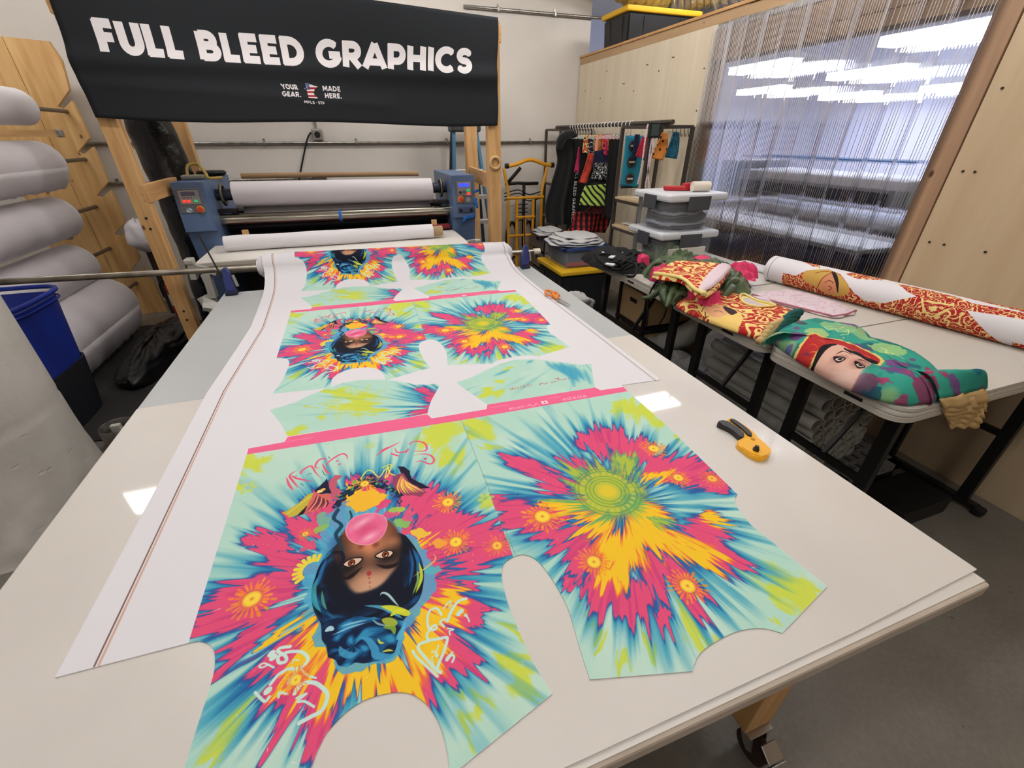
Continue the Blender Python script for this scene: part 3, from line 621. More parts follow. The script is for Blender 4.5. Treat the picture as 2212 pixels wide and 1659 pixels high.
    for pts, w_ in (([(470, 858), (600, 840), (715, 818), (738, 850), (690, 1020), (590, 1270), (640, 1345)], .0065), ([(470, 868), (330, 915), (305, 985), (400, 1110), (560, 1290), (640, 1340)], .0065), ([(222, 1020), (280, 1110), (450, 1270), (590, 1400)], .0055), ([(738, 575), (800, 420), (900, 280), (1020, 238)], .0065), ([(738, 578), (690, 545), (635, 590), (690, 655)], .005), ([(650, 480), (600, 400), (540, 385), (460, 440), (440, 560), (455, 660), (500, 705), (570, 690), (570, 640), (520, 650), (450, 740), (430, 810), (470, 858)], .0055), ([(815, 1040), (730, 1130), (735, 1160), (800, 1085), (842, 1110), (812, 1182)], .0045), ([(505, 1030), (560, 1040), (600, 1100), (560, 1080), (605, 935)], .0032), ([(515, 1105), (510, 1160), (530, 1230)], .0032), ([(680, 390), (770, 275), (790, 300), (765, 385)], .0032), ([(1065, 580), (1040, 520), (995, 490), (1020, 475), (1040, 520)], .0035), ([(738, 680), (835, 700), (770, 720), (780, 780)], .0032)):
        cv.stroke(C4(pts), w_*.85, sc)
    for a, b in ((905, 465), (945, 425)): cv.ell(C4([(a, b)])[0], .0052, .0045, sc, rot=.7)
    # suns
    for x, y, r in ((545, 1295, 42), (985, 1172, 30), (968, 1086, 28), (1172, 1117, 38), (1412, 970, 26), (1465, 1033, 24), (1283, 1215, 34), (1485, 1267, 36), (640, 1470, 26)): sunflower(cv, tp(x, y), trr(x, y, r), n=24)
    for x, y, r in ((1074, 1180, 26), (1538, 1035, 24), (660, 1155, 16)): sunflower(cv, tp(x, y), trr(x, y, r), (242, 176, 52), (240, 140, 60), n=20, a=.75)
    for x, y, r in ((1050, 1078, 20), (800, 964, 12), (535, 1055, 22), (1470, 945, 14)): 
        c = tp(x, y); R = trr(x, y, r)
        for i in range(6): t = i*pi/3; cv.ell((c[0]+R*.6*math.cos(t), c[1]+R*.6*math.sin(t)), R*.36, R*.24, (200, 214, 100), rot=t, alpha=.7)
    c = tp(676, 1232); R = trr(676, 1232, 34)
    for i in range(9): t = 1.2+i*.32; cv.stroke([(c[0]+R*.7*math.cos(t), c[1]+R*.7*math.sin(t)), (c[0]+R*1.1*math.cos(t), c[1]+R*1.1*math.sin(t))], R*.25, (232, 214, 70), curve=False)
    # keep the print inside the pattern pieces
    M = np.zeros_like(cv.m); X, Y = np.meshgrid(cv.xs, cv.ys)
    for poly in (fp, bp, tl(SLV_L), tl(SLV_R), tl(BAND)):
        w = cv.win(poly, .002); M[w[0]] = np.maximum(M[w[0]], sstep(.0007, -.0007, cv.sdf(poly, w[1], w[2])))
    cv.m = M
    return cv
FX0, FX1, FY0, FY1 = -.72, 1.13, .155, 3.42
def paint_cloth():
    lay = paint_repeat(); ppm = lay.ppm
    cv = Canvas(FX0, FY0, FX1, FY1, ppm, (224, 221, 225))
    for k in (2, 1, 0):
        ox, oy = k*.006, k*REP
        i0 = int(round((lay.x0+ox-cv.x0)*ppm)); j0 = int(round((lay.y0+oy-cv.y0)*ppm)); h = min(lay.h, cv.h-j0)
        if h <= 0: continue
        m = lay.m[:h, :, None]; s_ = cv.a[j0:j0+h, i0:i0+lay.w]; s_[:] = s_*(1-m)+lay.a[:h]*m
    # the double line printed along both selvedges
    for off, wd_, cc in ((.055, .0032, (120, 92, 84)), (.0615, .0042, (206, 168, 152))):
        cv.stroke([(e[0]+off, e[1]) for e in EL], wd_, cc, curve=False)
    for off, wd_, cc in ((.022, .003, (128, 110, 106)), (.028, .002, (200, 180, 176))):
        cv.stroke([(e[0]-off, e[1]) for e in ER], wd_, cc, curve=False)
    return cv
EL = [tp(120, 1465), tp(235, 1250), tp(447, 850), tp(540, 712)]; EL = EL + [(EL[-1][0]-.015, 2.75), (EL[-1][0]-.02, 3.6)]
ER = [tp(1427, 821), tp(1300, 724), tp(1180, 634)]; ER = ER + [(ER[-1][0]+.005, 2.75), (ER[-1][0]+.01, 3.6)]

# ------------------------------------------------------------------ the room
XP, YB = 2.97, 6.02
M_wall = mat('painted wall', (220, 213, 205), .7, var=(1.3, (210, 203, 195), .35, .7), bump=(140, .08))
M_ceil = mat('ceiling paint', (196, 192, 186), .8)
def concrete_floor():
    m = bpy.data.materials.new('sealed concrete'); m.use_nodes = True; nt = m.node_tree; N = nt.nodes; L = nt.links; p = N['Principled BSDF']
    tc = N.new('ShaderNodeTexCoord')
    n1 = N.new('ShaderNodeTexNoise'); n1.inputs['Scale'].default_value = 1.7; n1.inputs['Detail'].default_value = 8; n1.inputs['Roughness'].default_value = .6
    n2 = N.new('ShaderNodeTexNoise'); n2.inputs['Scale'].default_value = 60; n2.inputs['Detail'].default_value = 4
    v = N.new('ShaderNodeTexVoronoi'); v.inputs['Scale'].default_value = 7.0
    for n in (n1, n2, v): L.new(tc.outputs['Object'], n.inputs['Vector'])
    r = N.new('ShaderNodeValToRGB'); r.color_ramp.elements[0].position = .3; r.color_ramp.elements[1].position = .72
    r.color_ramp.elements[0].color = rgb(118, 112, 104); r.color_ramp.elements[1].color = rgb(148, 142, 133); L.new(n1.outputs['Fac'], r.inputs['Fac'])
    mx = N.new('ShaderNodeMixRGB'); mx.blend_type = 'MULTIPLY'; mx.inputs[0].default_value = .35; L.new(r.outputs['Color'], mx.inputs[1]); L.new(n2.outputs['Fac'], mx.inputs[2])
    r2 = N.new('ShaderNodeValToRGB'); r2.color_ramp.elements[0].position = .03; r2.color_ramp.elements[1].position = .05
    r2.color_ramp.elements[0].color = rgb(70, 64, 58); r2.color_ramp.elements[1].color = (1, 1, 1, 1); L.new(v.outputs['Distance'], r2.inputs['Fac'])
    m2 = N.new('ShaderNodeMixRGB'); m2.blend_type = 'MULTIPLY'; m2.inputs[0].default_value = .6; L.new(mx.outputs[0], m2.inputs[1]); L.new(r2.outputs['Color'], m2.inputs[2])
    L.new(m2.outputs[0], p.inputs['Base Color']); p.inputs['Roughness'].default_value = .42
    b = N.new('ShaderNodeBump'); b.inputs['Strength'].default_value = .12; b.inputs['Distance'].default_value = .01; L.new(n2.outputs['Fac'], b.inputs['Height']); L.new(b.outputs['Normal'], p.inputs['Normal'])
    return m
M_floor = concrete_floor()
struct(B().bx(-5, 12, -4, 11, -.1, 0).done('floor', M_floor))
struct(B().bx(-5, 12, -4, 11, 4.0, 4.1).done('ceiling', M_ceil))
wb = struct(B().bx(-5, XP+.12, YB, YB+.12, 0, 4.0).done('wall_back', M_wall))
struct(B().bx(-5.1, -5, -4, YB, 0, 4.0).done('wall_left', M_wall))
struct(B().bx(-5, 12, -4.1, -4, 0, 4.0).done('wall_front', M_wall))
M_far = mat('far room wall', (204, 206, 222), .8)
struct(B().bx(12.0, 12.1, -4, 11, 0, 4.0).done('wall_right', M_far)); struct(B().bx(XP+.12, 12, 11, 11.1, 0, 4.0).done('wall_rear', M_far)); struct(B().bx(XP+.02, XP+.12, YB+.12, 11, 0, 4.0).done('wall_side', M_far))
# concrete column at the left
def rough_col():
    m = bpy.data.materials.new('old cast concrete'); m.use_nodes = True; nt = m.node_tree; N = nt.nodes; L = nt.links; p = N['Principled BSDF']
    tc = N.new('ShaderNodeTexCoord'); n1 = N.new('ShaderNodeTexNoise'); n1.inputs['Scale'].default_value = 3.0; n1.inputs['Detail'].default_value = 9; n1.inputs['Roughness'].default_value = .65
    L.new(tc.outputs['Object'], n1.inputs['Vector'])
    r = N.new('ShaderNodeValToRGB'); r.color_ramp.elements[0].position = .3; r.color_ramp.elements[1].position = .7; r.color_ramp.elements[0].color = rgb(204, 198, 190); r.color_ramp.elements[1].color = rgb(226, 221, 213)
    L.new(n1.outputs['Fac'], r.inputs['Fac']); L.new(r.outputs['Color'], p.inputs['Base Color']); p.inputs['Roughness'].default_value = .8
    v = N.new('ShaderNodeTexVoronoi'); v.inputs['Scale'].default_value = 9; mp = N.new('ShaderNodeMapping'); mp.inputs['Scale'].default_value = (1, 1, 1.8); L.new(tc.outputs['Object'], mp.inputs['Vector']); L.new(mp.outputs['Vector'], v.inputs['Vector'])
    r2 = N.new('ShaderNodeValToRGB'); r2.color_ramp.elements[0].position = .06; r2.color_ramp.elements[1].position = .16; L.new(v.outputs['Distance'], r2.inputs['Fac'])
    b = N.new('ShaderNodeBump'); b.inputs['Strength'].default_value = .25; b.inputs['Distance'].default_value = .008; L.new(r2.outputs['Color'], b.inputs['Height'])
    n3 = N.new('ShaderNodeTexNoise'); n3.inputs['Scale'].default_value = 45; n3.inputs['Detail'].default_value = 4; L.new(tc.outputs['Object'], n3.inputs['Vector'])
    b2 = N.new('ShaderNodeBump'); b2.inputs['Strength'].default_value = .2; b2.inputs['Distance'].default_value = .006; L.new(n3.outputs['Fac'], b2.inputs['Height']); L.new(b.outputs['Normal'], b2.inputs['Normal']); L.new(b2.outputs['Normal'], p.inputs['Normal'])
    return m
b = B()
def colf(u, v):
    a = 2*pi*u; z = 4.0*v**1.5; w = max(0.0, 1-z/.5); ca, sa = math.cos(a), math.sin(a)
    r = .355+w*w*.035*(1+.9*nz(ca*4, sa*4, z*7))+.008*w*nz(ca*11, sa*11, z*13)+(-.004 if abs(z-.62) < .012 else 0)
    return (-1.845+r*ca, 2.285+r*sa, z)
b.grid(colf, 120, 130, closed_u=True)
struct(b.done('concrete_column', rough_col(), None, True, angle=.9))
# conduits on the back wall
M_zinc = mat('galvanised steel', (176, 172, 166), .35, .9, var=(20, (140, 136, 130), .4, .7))
M_steel = mat('brushed steel', (190, 188, 184), .28, .95)
M_dsteel = mat('dull dark steel', (58, 55, 52), .5, .7)
M_black = mat('black plastic', (18, 18, 19), .45)
M_blackm = mat('black painted metal', (26, 25, 25), .4, .2)
def conduit(z, x0, x1, r, label, straps):
    t = thing('wall_conduit', label, 'conduit', ((x0+x1)/2, YB-.03, z))
    B().cyl((x0, YB-.03, z), (x1, YB-.03, z), r, n=12).done('pipe', M_zinc, t, True)
    for x in straps:
        s_ = B().box((x, YB-.028, z), (.022, .05, r*2.9), None, .006); s_.box((x, YB-.006, z+r*2.1), (.022, .01, r*1.8)); s_.done('strap', M_zinc, t)
    return t
conduit(1.645, -4.9, 2.93, .0145, 'long galvanised conduit running along the back wall at eye level', [at_y(x, 311, YB).x for x in (572, 770, 965, 1144)])
conduit(1.285, -4.9, -.35, .014, 'lower thin conduit on the back wall ending at a grey box behind the press', [-2.3, -1.3])
conduit(2.95, 1.5, 4.5, .016, 'dark conduit high on the back wall near the ceiling duct', [1.9, 2.6])
t = thing('junction_box', 'dark grey conduit box low on the back wall behind the press', 'electrical box', at_y(690, 383, YB))
q = at_y(690, 383, YB); B().box((q.x, YB-.04, q.z), (.16, .075, .07), None, .008).done('box_body', mat('dark box', (84, 82, 80), .5, .4), t); B().cyl((q.x-.12, YB-.04, q.z), (q.x-.07, YB-.04, q.z), .018, n=12).done('connector', M_zinc, t)
q = at_y(686, 291, YB); t = thing('outlet_box', 'grey twist-lock outlet box on the back wall under the banner', 'outlet', (q.x, YB, q.z))
B().box((q.x, YB-.03, q.z), (.11, .06, .12), None, .015).done('housing', mat('outlet grey', (150, 148, 143), .45, .5), t)
B().cyl((q.x, YB-.055, q.z), (q.x, YB-.066, q.z), .032, n=18).done('socket', M_black, t); B().cyl((q.x, YB-.03, q.z+.06), (q.x, YB-.03, 3.9), .012, n=10).done('riser', M_zinc, t)
pts = [at_y(672, 286, YB-.05), at_y(664, 300, YB-.06), at_y(655, 340, YB-.06), at_y(646, 388, YB-.06), at_y(640, 420, YB-.06)]
tag(B().tube(spline([tuple(p) for p in pts], 6), .009, 8).done('power_cord', M_black, None, True), 'thick black cord hanging from the outlet box on the back wall', 'cord')

# ------------------------------------------------------------------ ceiling lights
M_house = mat('light housing', (228, 228, 226), .4)
M_tube = mat('lit tube cover', (255, 250, 244), .4, emit=((255, 252, 249), LIGHT_MAIN))
M_tube2 = mat('lit cool tube cover', (248, 250, 255), .4, emit=((232, 238, 255), LIGHT_SIDE))
def fixture(x, y, z, lx, ly, m, label, group=None, dh=.03):
    t = thing('ceiling_light', label, 'ceiling light', (x, y, z), group)
    B().box((x, y, z+.045), (lx+.06, ly+.05, .08), None, .01).done('housing', M_house, t)
    B().box((x, y, z+.005-dh/2), (lx, ly, dh)).done('diffuser', m, t)
    for s in (-1, 1): B().cyl((x+s*lx*.35, y, z+.08), (x+s*lx*.35, y, 4.0), .006, n=6).done('hanger_rod', M_zinc, t)
for i, (x, y) in enumerate([(-2.75, 4.4), (.45, 4.5), (3.75, 4.3), (-.8, 2.35), (2.2, 2.0), (1.55, 3.35), (-2.3, .1), (.9, .1), (-.6, -2.6)]):  # back row inferred from table reflections; other fixtures added to brighten the room
    fixture(x, y, 3.5, .95, .20, M_tube, 'white ceiling light fixture of the cutting room, in a set partly added for brightness', 'ceiling lights of the cutting room', .13)

# ------------------------------------------------------------------ cutting table
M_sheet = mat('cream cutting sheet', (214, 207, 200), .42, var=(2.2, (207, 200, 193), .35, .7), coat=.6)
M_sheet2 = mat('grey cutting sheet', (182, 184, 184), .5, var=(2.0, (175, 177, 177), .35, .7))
M_edge = mat('board edge', (196, 182, 166), .6, stretch=(3, 3, 30), var=(2, (182, 166, 150), .4, .7))
M_lumber = wood('fir lumber', (196, 148, 92), (222, 178, 122), 2)
M_lumx = wood('fir lumber along x', (196, 148, 92), (222, 178, 122), 0)
M_lumy = wood('fir lumber along y', (190, 142, 88), (216, 170, 114), 1)
tab = thing('cutting_table', 'large cream-topped cutting table with the printed cloth spread on it', 'table', (.16, 1.5, 0))
TX0, TX1, TY0, TY1 = -.81, 1.13, .205, 2.885
B().bx(TX0-.004, TX1-.004, TY0, TY1, .858, .8945, .006).done('board', M_edge, tab)
B().prism([(TX0, TY0+.004, .8945), (TX1-.008, TY0+.010, .8945), (TX1-.008, TY0+.5, .8945), (TX0, TY0+.5, .8945)], (0, 0, .002)).done('under_sheet', M_sheet, tab)
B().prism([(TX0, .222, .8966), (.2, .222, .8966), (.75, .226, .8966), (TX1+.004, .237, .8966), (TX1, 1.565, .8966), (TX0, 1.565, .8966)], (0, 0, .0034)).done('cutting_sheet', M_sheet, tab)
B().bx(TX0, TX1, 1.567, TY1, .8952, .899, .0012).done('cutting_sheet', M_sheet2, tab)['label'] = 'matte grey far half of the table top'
B().bx(TX0+.1, TX1-.1, TY0+.12, TY0+.18, .76, .858).done('apron', M_lumx, tab); B().bx(TX0+.1, TX1-.1, TY1-.18, TY1-.12, .76, .858).done('apron', M_lumx, tab)
B().bx(TX0+.12, TX1-.2, .5, 2.7, .30, .34).done('lower_shelf', mat('dark shelf', (38, 36, 34), .7), tab)
M_rub = mat('caster rubber', (60, 40, 36), .6)
for (lx, ly) in ((.90, .37), (-.60, .37), (.90, 2.68), (-.60, 2.68)):
    lg = B().bx(lx-.05, lx+.05, ly-.045, ly+.045, .15, .858, .004).done('leg', M_lumber, tab); wx, wy = lx+.01, ly-.055
    c = B(); c.box((lx, ly-.02, .145), (.09, .085, .008), None, .002)
    for s_ in (-1, 1): c.prism([(wx+s_*.026, ly+.01, .143), (wx+s_*.026, ly-.05, .143), (wx+s_*.026, wy-.015, .06), (wx+s_*.026, wy-.0, .045), (wx+s_*.026, wy+.018, .06)], (s_*.004, 0, 0))
    c.box((wx, wy-.045, .118), (.056, .05, .006), Matrix.Rotation(.6, 4, 'X'), .002); c.box((wx, wy-.07, .095), (.056, .008, .03), Matrix.Rotation(.3, 4, 'X'), .002); c.done('caster_fork', M_steel, lg)
    B().cyl((wx-.018, wy, .05), (wx+.018, wy, .05), .05, n=24).done('caster_wheel', M_rub, lg, True, angle=.6)
    B().box((wx, wy-.085, .07), (.045, .045, .03), Matrix.Rotation(.5, 4, 'X'), .006).done('brake_pedal', mat('grey pedal', (150, 148, 144), .4), lg)
tg = at_z(1850, 1540, .55)
b = B(); P0 = Vector((.98, .42, .86)); pl = [P0+Vector((-.07, 0, 0)), P0+Vector((.06, .02, 0)), P0+Vector((.09, .0, -.15)), P0+Vector((.12, -.02, -.26)), P0+Vector((.05, -.01, -.22)), P0+Vector((-.03, 0, -.20)), P0+Vector((-.08, 0, -.1))]
b.prism(pl, (0.005, .035, 0)); tag(b.done('black_cloth_scrap', mat('black bag plastic', (12, 12, 13), .3, bump=(30, .4))), 'black plastic scrap hanging under the near right corner of the cutting table', 'plastic scrap')

# ------------------------------------------------------------------ the printed cloth and its roll
cvc = paint_cloth(); M_cloth = print_mat('printed jersey', cvc.image('cloth_print'), .85, (900, .12)); del cvc
CZ = TZ+.0022
cx = (tp(534, 981)[0]+tp(996, 907)[0])/2
lsh = [mirx(tp(975, 1676), cx), mirx(tp(1193, 1500), cx)]
def epoint(E, y):
    for a, b_ in zip(E[:-1], E[1:]):
        if a[1] <= y <= b_[1]: t_ = (y-a[1])/(b_[1]-a[1]); return a[0]+(b_[0]-a[0])*t_
    return E[0][0] if y < E[0][1] else E[-1][0]
YS = 1.72
def smooth_tl(pts): return [tuple(p) for p in spline(tl(pts), 3)]
outl = [tp(120, 1465)] + smooth_tl(L_ARM[:-1]) + [(-.392, .298), (-.197, .275)] + smooth_tl(NECK_F[1:]) + smooth_tl(U_CUT) + smooth_tl(NECK_B) + smooth_tl(R_ARM) + [tp(1520, 998), tp(1440, 920), tp(1356, 846), tp(1347, 837), tp(1343, 833), tp(1427, 821), (epoint(ER, 1.6), 1.6), (epoint(ER, YS), YS), (epoint(EL, YS), YS), tp(447, 850), tp(235, 1250)]
prof = [(YS, CZ), (2.0, CZ), (2.25, CZ), (2.42, CZ), (2.58, CZ), (2.68, CZ+.002), (2.75, CZ+.006), (2.81, CZ+.014), (2.86, CZ+.026), (2.905, CZ+.044), (2.945, CZ+.066)]
YR, ZR, RR = 3.06, .975, .080
def zroll(x): return ZR-.022*(x-.2)
bm = bmesh.new(); uvl = bm.loops.layers.uv.new('UVMap')
def uvset(f, uvs):
    for l, q in zip(f.loops, uvs): l[uvl].uv = ((q[0]-FX0)/(FX1-FX0), (q[1]-FY0)/(FY1-FY0))
from mathutils.geometry import tessellate_polygon
vs = [bm.verts.new((x, y, CZ)) for x, y in outl]
for tri in tessellate_polygon([[Vector((x, y, 0)) for x, y in outl]]):
    f = bm.faces.new([vs[i] for i in tri]); uvset(f, [outl[i] for i in tri]); f.normal_update()
    if f.normal.z < 0: f.normal_flip()
# skirt so that the cut edge has the cloth's thickness
for (a, c) in zip(outl, outl[1:]+outl[:1]):
    if a[1] >= YS-.001 and c[1] >= YS-.001: continue
    q = [bm.verts.new((a[0], a[1], CZ)), bm.verts.new((c[0], c[1], CZ)), bm.verts.new((c[0], c[1], TZ+.0002)), bm.verts.new((a[0], a[1], TZ+.0002))]
    uvset(bm.faces.new(q), [a, c, c, a])
# the sheet running up and over the roll
secs = [(y, lambda x, z=z: z) for y, z in prof]
angs = [math.radians(a) for a in range(172, -121, -9)]
ss = []; s_acc = YS; rows = []
NU = 44
for k, (y, zf) in enumerate(secs): rows.append([(y, (lambda x, zf=zf: zf(x)))])
allrows = [(y, (lambda x, z=z: z)) for y, z in prof] + [(YR-0*0+RR*math.cos(a), (lambda x, a=a: zroll(x)+RR*math.sin(a))) for a in angs]
prev = None; grid = []
for (y, zf) in allrows:
    if prev is not None: s_acc += math.hypot(y-prev[0], zf(.2)-prev[1](.2))
    prev = (y, zf); row = []
    for i in range(NU+1):
        sc_ = min(s_acc, 3.5); xl, xr = epoint(EL, sc_), epoint(ER, sc_); u = i/NU; x = xl+(xr-xl)*u
        rise = max(0, min(1, (s_acc-2.3)/.3)); w = .004*rise*nz(x*5, s_acc*7, 1.5) + .003*rise*nz(x*13, s_acc*3, 4)
        row.append((bm.verts.new((x, y, zf(x)+abs(w))), (x, s_acc)))
    grid.append(row)
for a, b_ in zip(grid[:-1], grid[1:]):
    for i in range(NU):
        q = [a[i], a[i+1], b_[i+1], b_[i]]; f = bm.faces.new([p[0] for p in q]); f.smooth = True; uvset(f, [p[1] for p in q])
me = bpy.data.meshes.new('cloth_sheet'); bm.to_mesh(me); bm.free(); me.materials.append(M_cloth)
cl = thing('printed_cloth', 'white jersey cloth printed with tie-dye shirt panels and blue-haired portraits on the cutting table', 'printed cloth', (.2, 1.6, CZ))
o = bpy.data.objects.new('cloth_sheet', me); COL.objects.link(o); adopt(o, cl)
M_white = mat('white cloth', (226, 222, 226), .85, bump=(200, .1))
xl, xr = EL[-1][0], ER[-1][0]
b = B(); b.tube([(xl-.03, YR, zroll(xl)), (xl+.01, YR, zroll(xl)), (xr-.01, YR, zroll(xr)), (xr+.035, YR, zroll(xr))], [RR*.62, RR*.93, RR*.93, RR*.62], 26)
for sgn, x in ((-1, xl), (1, xr)):
    for k in range(3): b.tube([(x+sgn*(.012+.012*k), YR+(RR*.8-k*.012)*math.cos(a), zroll(x)+(RR*.8-k*.012)*math.sin(a)) for a in np.linspace(0, 2*pi, 22, endpoint=False)], .007, 6, closed=True)
b.done('rolled_cloth', M_white, cl, True)
rod = thing('steel_pipe', 'long steel pipe carrying the cloth roll, reaching past the left of the frame', 'pipe', (-.6, YR, zroll(-.6)))
B().cyl((-2.45, YR, zroll(-2.45)), (1.235, YR, zroll(1.235)), .0175, n=16).done('pipe_body', mat('worn pipe', (168, 160, 148), .35, .85, var=(9, (120, 112, 100), .4, .7)), rod, True, angle=.8)
B().cyl((1.225, YR, zroll(1.23)), (1.275, YR, zroll(1.27)), .0225, n=16).done('end_cap', mat('cap', (220, 212, 196), .5), rod, True, angle=.8)
# quick-grip clamps
M_cblue = mat('clamp blue', (58, 66, 128), .45)
def clamp(x, y, lean, label):
    t = thing('bar_clamp', label, 'clamp', (x, y, .9))
    B().bar((x, y+.012, .86), (x+lean, y+.05, 1.235), .012, .006, (1, 0, 0)).done('bar', M_dsteel, t)
    b = B(); b.prism([(x-.022, y, .925), (x+.026, y, .925), (x+.022, y, .985), (x+.02, y, 1.03), (x+.008, y, 1.055), (x-.01, y, 1.05), (x-.02, y, .99)], (0, .034, 0)); b.done('grip', M_cblue, t)
    B().box((x, y+.01, .912), (.062, .05, .022), None, .004).done('jaw_pad', mat('clamp navy', (28, 30, 62), .6), t)
    B().bar((x+.032, y+.016, 1.01), (x+.04, y+.016, .945), .012, .014).done('trigger', mat('grey trigger', (150, 150, 140), .5), t)
q = at_z(505, 632, .9); clamp(q.x, 2.83, -.075, 'blue bar clamp at the left end of the cloth roll')
q = at_z(1140, 583, .9); clamp(q.x, 2.82, .004, 'blue bar clamp at the right end of the cloth roll')

# ------------------------------------------------------------------ banner and its lumber frame
YF = 3.75
def txt_w(txt, h, wd, space, wide):
    cur = 0
    for ch in txt:
        if ch == ' ': cur += .38*h; continue
        cur += GLYPH[ch][1]*wide*h+space*h+wd*h*.5
    return cur-space*h
def bq(x, y): v = at_y(x, y, YF-.03); return np.array((v.x, v.z))
bcv = Canvas(-1.95, 1.74, 1.25, 2.75, 1400, (34, 37, 41))
def fit_text(txt, pl, pr, ptop, wd, space, col):
    a, c, tpz = bq(*pl), bq(*pr), bq(*ptop); e = c-a; Lx = np.linalg.norm(e); e = e/Lx; up = tpz-a; h = np.linalg.norm(up)
    w0 = txt_w(txt, h, wd, space, 1.0); base = txt_w(txt, h, wd, space, 0.0); wide = (Lx-base)/(w0-base)
    bcv.text(txt, a[0], a[1], h, wd, col, e, space, 1.0, wide, up/h)
WH = (238, 232, 234)
fit_text('FULL', (222, 112), (409, 127), (197, 40), .30, .0, WH)
fit_text('BLEED', (436, 129), (667, 142), (419, 66), .30, .0, WH)
fit_text('GRAPHICS', (686, 142), (1022, 158), (682, 86), .30, .0, WH)
fit_text('YOUR', (611, 192), (646, 194), (606, 181), .24, .05, WH)
fit_text('GEAR.', (611, 208), (652, 210), (609, 197), .24, .05, WH)
fit_text('MADE', (698, 196), (737, 198), (696, 185), .24, .05, WH)
fit_text('HERE.', (703, 212), (740, 213), (701, 201), .24, .05, WH)
fit_text('MPLS', (658, 223), (681, 225), (657, 217), .24, .05, WH)
fit_text('-', (683, 224), (686, 225), (683, 218), .2, .05, WH)
fit_text('STP', (688, 225), (702, 226), (687, 219), .24, .05, WH)
state = [bq(560+x/9.217, 160+y/9.217) for x, y in ((905, 188), (980, 195), (985, 178), (995, 205), (1050, 212), (1080, 228), (1165, 250), (1105, 300), (1085, 380), (1105, 420), (1165, 470), (1160, 488), (985, 475), (965, 400), (945, 320), (925, 240))]
bcv.fill([tuple(p) for p in state], (236, 226, 224))
w_ = bcv.win([tuple(p) for p in state], .01); dst = bcv.sdf([tuple(p) for p in state], w_[1], w_[2])
tz = bq(660, 188)[1]; bz = bq(670, 222)[1]; st_h = (tz-bz)/8.0
bcv.put(w_[0], ((np.floor((tz-w_[2])/st_h*1.0) % 2) == 0)*sstep(.001, -.001, dst)*(w_[2] < bq(660, 185)[1]), (170, 32, 44))
cxk, czk = bq(669, 190)[0], bq(667, 194)[1]
bcv.put(w_[0], (w_[0] is not None)*((w_[1] < cxk) & (w_[2] > czk))*sstep(.001, -.001, dst), (66, 74, 140))
rs = random.Random(2)
for i in range(14): bcv.ell((bq(660, 190)[0]+rs.uniform(-.006, .022), czk+rs.uniform(.004, .036)), .0018, .0018, (226, 226, 236))
M_ban = print_mat('printed banner', bcv.image('banner_print'), .75, (500, .08))
LE = [(95, -30), (128, 60), (158, 150), (163, 160), (185, 205), (208, 254)]
lez = [(at_y(x, y, YF-.03).z, at_y(x, y, YF-.03).x) for x, y in LE]
def ban_left(z):
    for (z0, x0), (z1, x1) in zip(lez[:-1], lez[1:]):
        if z1 <= z <= z0: t_ = (z-z1)/(z0-z1); return x1+(x0-x1)*t_
    return lez[0][1] if z > lez[0][0] else lez[-1][1]
zbl, zbr = at_y(208, 254, YF-.03).z, at_y(1078, 270, YF-.03).z; ztr = at_y(1070, 37, YF-.03).z; ztl = at_y(720, 20, YF-.03).z+.03
bm = bmesh.new(); uvl = bm.loops.layers.uv.new('UVMap'); G = []
for i in range(81):
    u = i/80; row = []
    for j in range(33):
        v = j/32; zb = zbl*(1-u)+zbr*u-.012*math.sin(u*pi)-.01*math.sin(u*9); zt = (ztl+.10)*(1-u)+ztr*u; z = zb+(zt-zb)*v
        xL = ban_left(z); xR = 1.168+.012*(v-.5)+.006*math.sin(v*9); x = xL+(xR-xL)*u
        y = YF-.03-.022*math.exp(-((z-2.09)/.05)**2)-.012*max(0, (2.05-z)/.3)*math.sin(u*5+1)-.010*math.sin(v*7+u*2.5)*math.sin(u*3.1)-.008*math.exp(-((z-(1.98-.12*u))/.03)**2)*(u < .7)
        row.append((bm.verts.new((x, y, z)), (x, z)))
    G.append(row)
for a, c in zip(G[:-1], G[1:]):
    for j in range(32):
        q = [a[j], c[j], c[j+1], a[j+1]]; f = bm.faces.new([p[0] for p in q]); f.smooth = True
        for l, p in zip(f.loops, q): l[uvl].uv = ((p[1][0]-bcv.x0)/(bcv.x1-bcv.x0), (p[1][1]-bcv.y0)/(bcv.y1-bcv.y0))
me = bpy.data.meshes.new('banner'); bm.to_mesh(me); bm.free(); me.materials.append(M_ban)
o = bpy.data.objects.new('banner', me); COL.objects.link(o); md = o.modifiers.new('solid', 'SOLIDIFY'); md.thickness = .002; md.offset = -1
tag(o, 'black fabric banner lettered FULL BLEED GRAPHICS across the lumber frame', 'banner')
del bcv
fr = thing('lumber_frame', 'rough lumber post frame around the heat press holding up the black banner', 'wooden frame', (-.1, 4.3, 0))
pl0, pl1 = at_y(270, 405, YF).x, at_y(308, 405, YF).x; pr0, pr1 = at_y(1058, 400, YF).x, at_y(1083, 400, YF).x
for x0, x1 in ((pl0, pl1), (pr0, pr1)): B().bx(x0, x1, YF, YF+.09, 0, 2.42, .004).done('post', M_lumber, fr)
YQ = 4.95
rl = at_y(402, 330, YQ).x; rr_ = at_y(1019, 300, YQ).x
for x in (rl, rr_): B().bx(x-.06, x+.06, YQ, YQ+.09, 0, 2.42, .004).done('post', M_lumber, fr)
B().bx(pl0-.02, pr1+.02, YF+.02, YF+.06, 2.30, 2.40, .003).done('top_rail', M_lumx, fr); B().bx(rl-.06, rr_+.06, YQ, YQ+.04, 2.30, 2.40, .003).done('top_rail', M_lumx, fr)
za, zb_ = at_y(318, 400, YF+.1).z, 0
